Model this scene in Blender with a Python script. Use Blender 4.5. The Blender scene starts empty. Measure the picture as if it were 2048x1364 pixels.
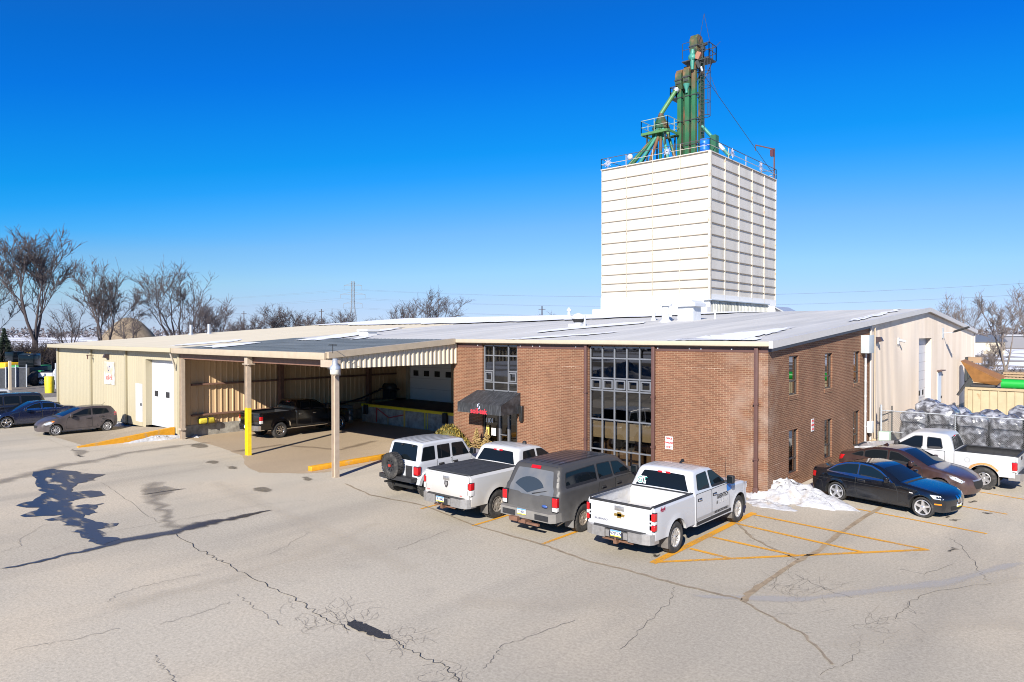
import bpy, bmesh, math, random
import numpy as np
from mathutils import Vector, Matrix
PI = math.pi
SC = bpy.context.scene
COL = SC.collection
# ---------------------------------------------------------------- camera maths (photo pixel -> place)
CF, CH, CYH, CVP = 1400.0, 5.65, 666.0, 2240.0
TH = math.atan2(CVP-1024, CF); PT = math.atan2(682-CYH, CF)
FW = np.array([-math.sin(TH)*math.cos(PT), math.cos(TH)*math.cos(PT), -math.sin(PT)])
RT = np.array([math.cos(TH), math.sin(TH), 0.0]); UP = np.cross(RT, FW)
CAM = np.array([8.99, -23.57, 5.65])
def ray(x, y): return FW+RT*(x-1024)/CF+UP*(682-y)/CF
def G(x, y, z=0.0):
    d = ray(x, y); return CAM+d*(z-CAM[2])/d[2]
def PY(x, y, Y):
    d = ray(x, y); return CAM+d*(Y-CAM[1])/d[1]
def PX(x, y, X):
    d = ray(x, y); return CAM+d*(X-CAM[0])/d[0]
RS = 0.0706
def roofz(Y): return 5.35+RS*min(Y, 2*25.5-Y)
def RP(x, y):                      # point on the front roof slope
    d = ray(x, y); t = (5.35-CAM[2]+RS*CAM[1])/(d[2]-RS*d[1]); return CAM+d*t
# ---------------------------------------------------------------- materials
MATS = {}
def nodes(m): return m.node_tree.nodes, m.node_tree.links
def mat(name, col=(.5, .5, .5), rough=.6, metal=0., var=0., vscale=2., col2=None, bump=0., bscale=20., coat=0., spec=.5, dirt=None, stretch=None, detail=4., c2lo=.4, c2hi=.65):
    """var: value noise; col2: second colour blended by noise; dirt=(colour, ztop, amount): dust from the ground up"""
    if name in MATS: return MATS[name]
    m = bpy.data.materials.new(name); m.use_nodes = True; MATS[name] = m
    n, l = nodes(m); b = n['Principled BSDF']
    b.inputs['Base Color'].default_value = (*col, 1); b.inputs['Roughness'].default_value = rough
    b.inputs['Metallic'].default_value = metal; b.inputs['Coat Weight'].default_value = coat
    b.inputs['Coat Roughness'].default_value = .06; b.inputs['Specular IOR Level'].default_value = spec
    cur = None
    if var or col2 or bump or dirt:
        tc = n.new('ShaderNodeTexCoord'); src = tc.outputs['Object']
        if stretch:
            mp = n.new('ShaderNodeMapping'); mp.inputs['Scale'].default_value = stretch; l.new(src, mp.inputs['Vector']); src = mp.outputs['Vector']
    if col2:
        t = n.new('ShaderNodeTexNoise'); t.inputs['Scale'].default_value = vscale; t.inputs['Detail'].default_value = detail+2; l.new(src, t.inputs['Vector'])
        r = n.new('ShaderNodeMapRange'); r.inputs['From Min'].default_value = c2lo; r.inputs['From Max'].default_value = c2hi; l.new(t.outputs['Fac'], r.inputs['Value'])
        x = n.new('ShaderNodeMix'); x.data_type = 'RGBA'; x.inputs[6].default_value = (*col, 1); x.inputs[7].default_value = (*col2, 1)
        l.new(r.outputs['Result'], x.inputs[0]); cur = x.outputs[2]
    if var:
        t = n.new('ShaderNodeTexNoise'); t.inputs['Scale'].default_value = vscale*2.3; t.inputs['Detail'].default_value = detail; l.new(src, t.inputs['Vector'])
        r = n.new('ShaderNodeMapRange'); r.inputs['To Min'].default_value = 1-var; r.inputs['To Max'].default_value = 1+var; r.inputs['From Min'].default_value = .25; r.inputs['From Max'].default_value = .75
        l.new(t.outputs['Fac'], r.inputs['Value'])
        h = n.new('ShaderNodeHueSaturation'); h.inputs['Color'].default_value = (*col, 1)
        if cur: l.new(cur, h.inputs['Color'])
        l.new(r.outputs['Result'], h.inputs['Value']); cur = h.outputs['Color']
    if dirt:
        dc, zt, am = dirt
        s = n.new('ShaderNodeSeparateXYZ'); l.new(tc.outputs['Object'], s.inputs[0])
        r = n.new('ShaderNodeMapRange'); r.inputs['From Min'].default_value = zt; r.inputs['From Max'].default_value = .1; r.inputs['To Max'].default_value = am; l.new(s.outputs['Z'], r.inputs['Value'])
        t = n.new('ShaderNodeTexNoise'); t.inputs['Scale'].default_value = 3.; t.inputs['Detail'].default_value = 6.; l.new(tc.outputs['Object'], t.inputs['Vector'])
        k = n.new('ShaderNodeMath'); k.operation = 'MULTIPLY'; l.new(r.outputs['Result'], k.inputs[0])
        r2 = n.new('ShaderNodeMapRange'); r2.inputs['From Min'].default_value = .3; r2.inputs['From Max'].default_value = .6; r2.inputs['To Min'].default_value = .35; l.new(t.outputs['Fac'], r2.inputs['Value'])
        l.new(r2.outputs['Result'], k.inputs[1])
        x = n.new('ShaderNodeMix'); x.data_type = 'RGBA'; x.inputs[6].default_value = (*col, 1); x.inputs[7].default_value = (*dc, 1)
        if cur: l.new(cur, x.inputs[6])
        l.new(k.outputs[0], x.inputs[0]); cur = x.outputs[2]
        rr = n.new('ShaderNodeMapRange'); rr.inputs['To Min'].default_value = rough; rr.inputs['To Max'].default_value = .8; l.new(k.outputs[0], rr.inputs['Value']); l.new(rr.outputs['Result'], b.inputs['Roughness'])
        if coat:
            cc = n.new('ShaderNodeMapRange'); cc.inputs['To Min'].default_value = coat; cc.inputs['To Max'].default_value = 0.; l.new(k.outputs[0], cc.inputs['Value']); l.new(cc.outputs['Result'], b.inputs['Coat Weight'])
    if cur: l.new(cur, b.inputs['Base Color'])
    if bump:
        t = n.new('ShaderNodeTexNoise'); t.inputs['Scale'].default_value = bscale; t.inputs['Detail'].default_value = 5.; l.new(src, t.inputs['Vector'])
        bp = n.new('ShaderNodeBump'); bp.inputs['Strength'].default_value = bump; bp.inputs['Distance'].default_value = .03; l.new(t.outputs['Fac'], bp.inputs['Height']); l.new(bp.outputs['Normal'], b.inputs['Normal'])
    return m
def brick_mat(name, axis, c1, c2, mortar):
    m = bpy.data.materials.new(name); m.use_nodes = True; MATS[name] = m
    n, l = nodes(m); b = n['Principled BSDF']; b.inputs['Roughness'].default_value = .85; b.inputs['Specular IOR Level'].default_value = .25
    g = n.new('ShaderNodeNewGeometry'); s = n.new('ShaderNodeSeparateXYZ'); c = n.new('ShaderNodeCombineXYZ')
    l.new(g.outputs['Position'], s.inputs[0]); l.new(s.outputs[axis], c.inputs['X']); l.new(s.outputs['Z'], c.inputs['Y'])
    t = n.new('ShaderNodeTexBrick'); l.new(c.outputs[0], t.inputs['Vector'])
    for k, v in {'Scale': 1., 'Mortar Size': .0075, 'Mortar Smooth': .25, 'Brick Width': .225, 'Row Height': .0675, 'Bias': .1}.items(): t.inputs[k].default_value = v
    t.inputs['Color1'].default_value = (*c1, 1); t.inputs['Color2'].default_value = (*c2, 1); t.inputs['Mortar'].default_value = (*mortar, 1)
    # weathered patches and pale washed areas in the brickwork
    z = n.new('ShaderNodeTexNoise'); z.inputs['Scale'].default_value = .55; z.inputs['Detail'].default_value = 6.; l.new(g.outputs['Position'], z.inputs['Vector'])
    r = n.new('ShaderNodeMapRange'); r.inputs['From Min'].default_value = .3; r.inputs['From Max'].default_value = .7; r.inputs['To Min'].default_value = .82; r.inputs['To Max'].default_value = 1.18; l.new(z.outputs['Fac'], r.inputs['Value'])
    h = n.new('ShaderNodeHueSaturation'); l.new(t.outputs['Color'], h.inputs['Color']); l.new(r.outputs['Result'], h.inputs['Value'])
    # repointed joints: some courses show brighter mortar
    z2 = n.new('ShaderNodeTexNoise'); z2.inputs['Scale'].default_value = .8; mp = n.new('ShaderNodeMapping'); mp.inputs['Scale'].default_value = (.35, 9., 1.); l.new(c.outputs[0], mp.inputs['Vector']); l.new(mp.outputs['Vector'], z2.inputs['Vector'])
    r2 = n.new('ShaderNodeMapRange'); r2.inputs['From Min'].default_value = .66; r2.inputs['From Max'].default_value = .75; r2.inputs['To Max'].default_value = .7; l.new(z2.outputs['Fac'], r2.inputs['Value'])
    k = n.new('ShaderNodeMath'); k.operation = 'MULTIPLY'; l.new(r2.outputs['Result'], k.inputs[0]); l.new(t.outputs['Fac'], k.inputs[1])
    x = n.new('ShaderNodeMix'); x.data_type = 'RGBA'; l.new(h.outputs['Color'], x.inputs[6]); x.inputs[7].default_value = (.62, .5, .38, 1); l.new(k.outputs[0], x.inputs[0])
    # lime bloom near the corner downspout
    sx = n.new('ShaderNodeMapRange'); l.new(s.outputs[axis], sx.inputs['Value'])
    if axis == 'X': sx.inputs['From Min'].default_value = -2.0; sx.inputs['From Max'].default_value = -.3
    else: sx.inputs['From Min'].default_value = 1.2; sx.inputs['From Max'].default_value = .0
    z3 = n.new('ShaderNodeTexNoise'); z3.inputs['Scale'].default_value = 1.3; z3.inputs['Detail'].default_value = 5.; l.new(g.outputs['Position'], z3.inputs['Vector'])
    r3 = n.new('ShaderNodeMapRange'); r3.inputs['From Min'].default_value = .42; r3.inputs['From Max'].default_value = .7; r3.inputs['To Max'].default_value = .5; l.new(z3.outputs['Fac'], r3.inputs['Value'])
    k2 = n.new('ShaderNodeMath'); k2.operation = 'MULTIPLY'; l.new(sx.outputs['Result'], k2.inputs[0]); l.new(r3.outputs['Result'], k2.inputs[1])
    x2 = n.new('ShaderNodeMix'); x2.data_type = 'RGBA'; l.new(x.outputs[2], x2.inputs[6]); x2.inputs[7].default_value = (.42, .34, .28, 1); l.new(k2.outputs[0], x2.inputs[0])
    l.new(x2.outputs[2], b.inputs['Base Color'])
    bp = n.new('ShaderNodeBump'); bp.inputs['Strength'].default_value = .6; bp.inputs['Distance'].default_value = .008; bp.invert = True; l.new(t.outputs['Fac'], bp.inputs['Height']); l.new(bp.outputs['Normal'], b.inputs['Normal'])
    return m
def glass_mat(name, tint, k=1.0):
    """pane one can partly see through: fresnel mirror over a tinted clear sheet"""
    m = bpy.data.materials.new(name); m.use_nodes = True; MATS[name] = m
    n, l = nodes(m); n.clear(); o = n.new('ShaderNodeOutputMaterial')
    t = n.new('ShaderNodeBsdfTransparent'); t.inputs[0].default_value = (*tint, 1)
    g = n.new('ShaderNodeBsdfGlossy'); g.inputs['Roughness'].default_value = .015; g.inputs[0].default_value = (k, k, k, 1)
    lw = n.new('ShaderNodeLayerWeight'); pw = n.new('ShaderNodeMath'); pw.operation = 'POWER'; pw.inputs[1].default_value = 3.6; l.new(lw.outputs['Facing'], pw.inputs[0]); lw.inputs[0].default_value = .5
    f = n.new('ShaderNodeMath'); f.operation = 'MULTIPLY_ADD'; f.inputs[1].default_value = .85; f.inputs[2].default_value = .085; l.new(pw.outputs[0], f.inputs[0])
    x = n.new('ShaderNodeMixShader'); l.new(f.outputs[0], x.inputs[0]); l.new(t.outputs[0], x.inputs[1]); l.new(g.outputs[0], x.inputs[2]); l.new(x.outputs[0], o.inputs[0])
    return m
def stain_mat(name, col, rough, lo=.35, hi=.6, amount=1., scale=1.5, spec=.5, stretch=(1, 1, 1)):
    """thin film lying on the paving; its own outline fades out by the 'a' attribute of the sheet and a noise"""
    m = bpy.data.materials.new(name); m.use_nodes = True; MATS[name] = m
    n, l = nodes(m); b = n['Principled BSDF']; b.inputs['Base Color'].default_value = (*col, 1); b.inputs['Roughness'].default_value = rough; b.inputs['Specular IOR Level'].default_value = spec
    o = n['Material Output']; tr = n.new('ShaderNodeBsdfTransparent'); a = n.new('ShaderNodeAttribute'); a.attribute_name = 'a'
    g = n.new('ShaderNodeNewGeometry'); t = n.new('ShaderNodeTexNoise'); t.inputs['Scale'].default_value = scale; t.inputs['Detail'].default_value = 8.
    mp = n.new('ShaderNodeMapping'); mp.inputs['Scale'].default_value = stretch; l.new(g.outputs['Position'], mp.inputs['Vector']); l.new(mp.outputs['Vector'], t.inputs['Vector'])
    s = n.new('ShaderNodeMath'); s.operation = 'MULTIPLY_ADD'; s.inputs[1].default_value = .9; l.new(a.outputs['Fac'], s.inputs[0]); l.new(t.outputs['Fac'], s.inputs[2])
    r = n.new('ShaderNodeMapRange'); r.inputs['From Min'].default_value = lo+.45; r.inputs['From Max'].default_value = hi+.45; r.inputs['To Max'].default_value = amount; l.new(s.outputs[0], r.inputs['Value'])
    x = n.new('ShaderNodeMixShader'); l.new(r.outputs['Result'], x.inputs[0]); l.new(tr.outputs[0], x.inputs[1]); l.new(b.outputs[0], x.inputs[2]); l.new(x.outputs[0], o.inputs[0])
    return m
# ---------------------------------------------------------------- objects
ORG = {}
def tag(o, label=None, cat=None, group=None, kind=None):
    if label: o['label'] = label
    if cat: o['category'] = cat
    if group: o['group'] = group
    if kind: o['kind'] = kind
    return o
def thing(name, label, cat, loc=(0, 0, 0), rz=0., group=None, local=False):
    o = bpy.data.objects.new(name, None); COL.objects.link(o); o.empty_display_size = .2
    o.location = loc; o.rotation_euler = (0, 0, rz); tag(o, label, cat, group)
    ORG[o.name] = Vector((0, 0, 0)) if local else Vector(loc)
    return o
class MB:
    """mesh collector; every primitive goes in with a material index"""
    def __init__(s): s.v = []; s.f = []; s.m = []; s.sm = []
    def add(s, vs, fs, mi=0, smooth=False):
        k = len(s.v); s.v += [tuple(v) for v in vs]; s.f += [[i+k for i in f] for f in fs]; s.m += [mi]*len(fs); s.sm += [smooth]*len(fs)
        return s
    def box(s, a, b, mi=0, bev=0., rot=None, piv=None):
        a = np.array(a, float); b = np.array(b, float); lo = np.minimum(a, b); hi = np.maximum(a, b)
        if bev > 0:
            bm = bmesh.new(); bmesh.ops.create_cube(bm, size=1.); 
            for v in bm.verts: v.co = Vector([(lo[i]+hi[i])/2+v.co[i]*(hi[i]-lo[i]) for i in range(3)])
            bmesh.ops.bevel(bm, geom=bm.edges[:], offset=min(bev, .45*min(hi-lo)), segments=2, affect='EDGES', profile=.6)
            bm.verts.index_update(); vs = [v.co.copy() for v in bm.verts]; fs = [[v.index for v in f.verts] for f in bm.faces]; bm.free()
        else:
            vs = [Vector((x, y, z)) for x in (lo[0], hi[0]) for y in (lo[1], hi[1]) for z in (lo[2], hi[2])]
            fs = [[0, 1, 3, 2], [4, 6, 7, 5], [0, 4, 5, 1], [2, 3, 7, 6], [0, 2, 6, 4], [1, 5, 7, 3]]
        if rot is not None:
            p = Vector(piv) if piv is not None else Vector((lo+hi)/2); vs = [p+rot@(v-p) for v in vs]
        return s.add(vs, fs, mi, bev > 0)
    def bar(s, p, q, w, h=None, mi=0, up=(0, 0, 1)):
        p = Vector(p); q = Vector(q); d = (q-p).normalized(); u = Vector(up)
        if abs(d.dot(u)) > .98: u = Vector((1, 0, 0))
        x = d.cross(u).normalized(); y = x.cross(d).normalized(); h = h or w
        c = [(-1, -1), (1, -1), (1, 1), (-1, 1)]
        vs = [e+x*(i*w/2)+y*(j*h/2) for e in (p, q) for i, j in c]
        return s.add(vs, [[3, 2, 1, 0], [4, 5, 6, 7], [0, 1, 5, 4], [1, 2, 6, 5], [2, 3, 7, 6], [3, 0, 4, 7]], mi)
    def tube(s, pts, r, n=8, mi=0, cap=True):
        pts = [Vector(p) for p in pts]; R = r if isinstance(r, (list, tuple)) else [r]*len(pts); vs = []
        d0 = (pts[1]-pts[0]).normalized(); u = Vector((0, 0, 1)) if abs(d0.z) < .9 else Vector((1, 0, 0))
        for i, p in enumerate(pts):
            d = (pts[min(i+1, len(pts)-1)]-pts[max(i-1, 0)]).normalized(); x = d.cross(u).normalized(); y = d.cross(x)
            vs += [p+(x*math.cos(2*PI*k/n)+y*math.sin(2*PI*k/n))*R[i] for k in range(n)]
        fs = [[i*n+k, i*n+(k+1) % n, (i+1)*n+(k+1) % n, (i+1)*n+k] for i in range(len(pts)-1) for k in range(n)]
        s.add(vs, fs, mi, True)
        if cap: s.add(vs[:n], [list(range(n))], mi); s.add(vs[-n:], [list(range(n))[::-1]], mi)
        return s
    def lathe(s, prof, c=(0, 0, 0), axis='Z', n=24, mi=0, smooth=True):
        vs = []
        for k in range(n):
            a = 2*PI*k/n
            for r, h in prof:
                p = (r*math.cos(a), r*math.sin(a), h)
                if axis == 'Y': p = (p[0], p[2], p[1])
                elif axis == 'X': p = (p[2], p[0], p[1])
                vs.append((p[0]+c[0], p[1]+c[1], p[2]+c[2]))
        m = len(prof)
        return s.add(vs, [[k*m+i, k*m+i+1, ((k+1) % n)*m+i+1, ((k+1) % n)*m+i] for k in range(n) for i in range(m-1)], mi, smooth)
    def prism(s, poly, z0, z1, plane='XY', mi=0):
        """poly in the named plane, extruded between z0 and z1 along the third axis"""
        f = {'XY': lambda a, b, c: (a, b, c), 'XZ': lambda a, b, c: (a, c, b), 'YZ': lambda a, b, c: (c, a, b)}[plane]
        n = len(poly); vs = [f(a, b, z0) for a, b in poly]+[f(a, b, z1) for a, b in poly]
        return s.add(vs, [list(range(n))[::-1], list(range(n, 2*n))]+[[i, (i+1) % n, n+(i+1) % n, n+i] for i in range(n)], mi)
    def build(s, name, mats, parent=None, weld=False, sharp=None):
        me = bpy.data.meshes.new(name); off = ORG.get(parent.name, Vector()) if parent else Vector()
        me.from_pydata([(v[0]-off.x, v[1]-off.y, v[2]-off.z) for v in s.v], [], s.f)
        for m in (mats if isinstance(mats, (list, tuple)) else [mats]): me.materials.append(m)
        me.polygons.foreach_set('material_index', s.m); me.polygons.foreach_set('use_smooth', s.sm)
        bm = bmesh.new(); bm.from_mesh(me)
        if weld: bmesh.ops.remove_doubles(bm, verts=bm.verts, dist=1e-4)
        bmesh.ops.recalc_face_normals(bm, faces=bm.faces); bm.to_mesh(me); bm.free(); me.update()
        if sharp: me.set_sharp_from_angle(angle=math.radians(sharp))
        o = bpy.data.objects.new(name, me); COL.objects.link(o)
        if parent: o.parent = parent; ORG[o.name] = off
        return o
def struct(name, mb, mats, kind='structure', **k):
    o = mb.build(name, mats, **k); o['kind'] = kind; return o
def single(name, mb, mats, label, cat, group=None, **k):
    return tag(mb.build(name, mats, **k), label, cat, group)
def text_mb(mb, txt, size, origin, ux, uy, mi=0, align='CENTER', depth=.004, weight=0.0, sx=1.):
    """lettering as thin solid glyphs standing on the plane (origin; ux right, uy up)"""
    cu = bpy.data.curves.new('lettering', 'FONT'); cu.body = txt; cu.size = size; cu.align_x = align; cu.align_y = 'CENTER'; cu.extrude = depth/2; cu.offset = weight
    o = bpy.data.objects.new('lettering', cu); COL.objects.link(o); bpy.context.view_layer.update()
    me = bpy.data.meshes.new_from_object(o); ux = Vector(ux).normalized(); uy = Vector(uy).normalized(); nn = ux.cross(uy); og = Vector(origin)
    mb.add([og+ux*v.co.x*sx+uy*v.co.y+nn*v.co.z for v in me.vertices], [list(p.vertices) for p in me.polygons], mi)
    bpy.data.objects.remove(o); bpy.data.curves.remove(cu); bpy.data.meshes.remove(me)
    return mb
def copy_tree(o, parent=None):
    c = o.copy(); COL.objects.link(c)
    if parent: c.parent = parent
    for ch in list(o.children): copy_tree(ch, c)
    return c
def sheet(name, pts, z, m, jitter=0., seed=0, soft=0., sub=1):
    """thin paving sheet from an outline of ground points; soft: width of the faded rim (attribute a)"""
    rnd = random.Random(seed); P = [Vector((p[0], p[1], 0)) for p in pts]
    if sub > 1 or jitter:
        Q = []
        for i, p in enumerate(P):
            q = P[(i+1) % len(P)]
            for k in range(sub):
                e = p.lerp(q, k/sub); Q.append(e+Vector((rnd.uniform(-1, 1)*jitter, rnd.uniform(-1, 1)*jitter, 0)) if jitter else e)
        P = Q
    bm = bmesh.new(); vs = [bm.verts.new((p.x, p.y, z)) for p in P]; f = bm.faces.new(vs)
    f.normal_update()
    if f.normal.z < 0: f.normal_flip()
    inner = None
    if soft:
        bmesh.ops.inset_region(bm, faces=[f], thickness=soft, use_boundary=True); bm.verts.ensure_lookup_table(); inner = set(v.index for v in f.verts) if False else None
        rim = set(v for v in vs)
        flags = [0. if v in rim else 1. for v in bm.verts]
    else: flags = [1.]*len(bm.verts)
    bmesh.ops.triangulate(bm, faces=[g for g in bm.faces if len(g.verts) > 4])
    me = bpy.data.meshes.new(name); bm.to_mesh(me); bm.free(); me.materials.append(m)
    a = me.attributes.new('a', 'FLOAT', 'POINT'); a.data.foreach_set('value', flags)
    o = bpy.data.objects.new(name, me); COL.objects.link(o); o['kind'] = 'structure'
    return o
def strip(name, pts, w, z, m, soft=False, wob=0., seed=1, sub=4):
    """ribbon along ground points; w may be a list"""
    rnd = random.Random(seed); P = [Vector((p[0], p[1], 0)) for p in pts]; W = w if isinstance(w, (list, tuple)) else [w]*len(P)
    Q = []; V = []
    for i in range(len(P)-1):
        L = (P[i+1]-P[i]).length; dd = (P[i+1]-P[i]).normalized(); nn = Vector((-dd.y, dd.x, 0))
        for k in range(sub):
            t = k/sub; e = P[i].lerp(P[i+1], t)+nn*(rnd.uniform(-wob, wob) if (wob and (i or k)) else 0); Q.append(e); V.append((W[i]*(1-t)+W[i+1]*t)*(rnd.uniform(.7, 1.3) if wob else 1))
    Q.append(P[-1]); V.append(W[-1]); vs = []; fs = []; fl = []
    offs = (-.5, 0, .5) if soft else (-.5, .5); n = len(offs)
    for i, p in enumerate(Q):
        d = (Q[min(i+1, len(Q)-1)]-Q[max(i-1, 0)]).normalized(); nn = Vector((-d.y, d.x, 0))
        for o_ in offs: vs.append((p.x+nn.x*V[i]*o_, p.y+nn.y*V[i]*o_, z)); fl.append(1. if (not soft or o_ == 0) and not (soft and i in (0, len(Q)-1)) else 0.)
    for i in range(len(Q)-1):
        for k in range(n-1): fs.append([i*n+k+1, i*n+k, (i+1)*n+k, (i+1)*n+k+1])
    me = bpy.data.meshes.new(name); me.from_pydata(vs, [], fs); me.materials.append(m)
    a = me.attributes.new('a', 'FLOAT', 'POINT'); a.data.foreach_set('value', fl)
    o = bpy.data.objects.new(name, me); COL.objects.link(o); o['kind'] = 'structure'
    return o
# ================================================================ light, sky, camera
cam = bpy.data.objects.new('camera', bpy.data.cameras.new('camera')); COL.objects.link(cam); SC.camera = cam
cam.location = CAM; cam.data.sensor_width = 36; cam.data.lens = CF/2048*36; cam.data.clip_end = 9000; cam.data.clip_start = .1
M3 = Matrix(((RT[0], UP[0], -FW[0]), (RT[1], UP[1], -FW[1]), (RT[2], UP[2], -FW[2]))); cam.rotation_euler = M3.to_euler()
SUN = Vector((.39, -.92, 0)).normalized(); SEL = math.radians(28.0); SAZ = math.atan2(SUN.x, SUN.y)
lamp = bpy.data.lights.new('sun', 'SUN'); lamp.energy = 5.0; lamp.angle = math.radians(.5); lamp.color = (1., .94, .85)
so = bpy.data.objects.new('sun', lamp); COL.objects.link(so)
sd = SUN*math.cos(SEL)+Vector((0, 0, math.sin(SEL))); so.rotation_euler = sd.to_track_quat('Z', 'Y').to_euler()
W = bpy.data.worlds.new('World'); SC.world = W; W.use_nodes = True
n, l = W.node_tree.nodes, W.node_tree.links
sk = n.new('ShaderNodeTexSky'); sk.sky_type = 'NISHITA'; sk.sun_disc = False; sk.sun_elevation = SEL; sk.sun_rotation = SAZ; sk.air_density = 1.0; sk.dust_density = .15; sk.ozone_density = 2.2; sk.altitude = 300
sk.dust_density = 0.; sk.ozone_density = 1.5
EXPO = .8
# clear winter sky: the texture is deepened towards the zenith as on a dry, cold day
tc = n.new('ShaderNodeTexCoord'); sx = n.new('ShaderNodeSeparateXYZ'); l.new(tc.outputs['Generated'], sx.inputs[0]); rp_ = n.new('ShaderNodeValToRGB'); 
dt_ = n.new('ShaderNodeVectorMath'); dt_.operation = 'DOT_PRODUCT'; l.new(tc.outputs['Generated'], dt_.inputs[0]); dt_.inputs[1].default_value = (-SUN.x, -SUN.y, 0)   # the blue is deepest away from the point opposite the sun
m1 = n.new('ShaderNodeMath'); m1.operation = 'SUBTRACT'; m1.inputs[0].default_value = .97; l.new(dt_.outputs['Value'], m1.inputs[1]); m2 = n.new('ShaderNodeMath'); m2.operation = 'MINIMUM'; m2.inputs[1].default_value = .42; l.new(m1.outputs[0], m2.inputs[0]); m4 = n.new('ShaderNodeMath'); m4.operation = 'MULTIPLY'; l.new(m2.outputs[0], m4.inputs[0]); m5 = n.new('ShaderNodeMath'); m5.operation = 'MULTIPLY_ADD'; m5.use_clamp = True; m5.inputs[1].default_value = 8.; m5.inputs[2].default_value = 0.; l.new(sx.outputs['Z'], m5.inputs[0]); l.new(m5.outputs[0], m4.inputs[1])
m3 = n.new('ShaderNodeMath'); m3.operation = 'MULTIPLY_ADD'; m3.inputs[1].default_value = .23; l.new(m4.outputs[0], m3.inputs[0]); l.new(sx.outputs['Z'], m3.inputs[2]); l.new(m3.outputs[0], rp_.inputs['Fac']); el = rp_.color_ramp.elements
STOPS = [(0., (.33, .455, .95)), (.047, (.37, .475, .83)), (.09, (.38, .55, .80)), (.152, (.30, .56, .86)), (.2, (.14, .56, .98)), (.234, (.05, .54, 1.03)), (.262, (.02, .53, 1.03)), (.313, (.015, .50, 1.1)), (.372, (.01, .44, 1.16)), (.43, (.012, .43, 1.13)), (.7, (.10, .42, .95)), (1., (.15, .45, .95))]
el[0].position = 0.; el[0].color = (*STOPS[0][1], 1); el[1].position = 1.; el[1].color = (*STOPS[-1][1], 1)
for q, c_ in STOPS[1:-1]: e_ = el.new(q); e_.color = (*c_, 1)
mx = n.new('ShaderNodeMix'); mx.data_type = 'RGBA'; mx.blend_type = 'MULTIPLY'; mx.inputs[0].default_value = 1.; l.new(sk.outputs[0], mx.inputs[6]); l.new(rp_.outputs['Color'], mx.inputs[7])
l.new(mx.outputs[2], n['Background'].inputs[0]); n['Background'].inputs[1].default_value = .085*1.68/2**EXPO
SC.view_settings.view_transform = 'Standard'; SC.view_settings.look = 'None'; SC.view_settings.gamma = 1; SC.view_settings.exposure = EXPO
SC.cycles.use_denoising = True; SC.cycles.filter_width = 1.0; SC.cycles.max_bounces = 6; SC.cycles.transparent_max_bounces = 12; SC.cycles.sample_clamp_indirect = 6
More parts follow.
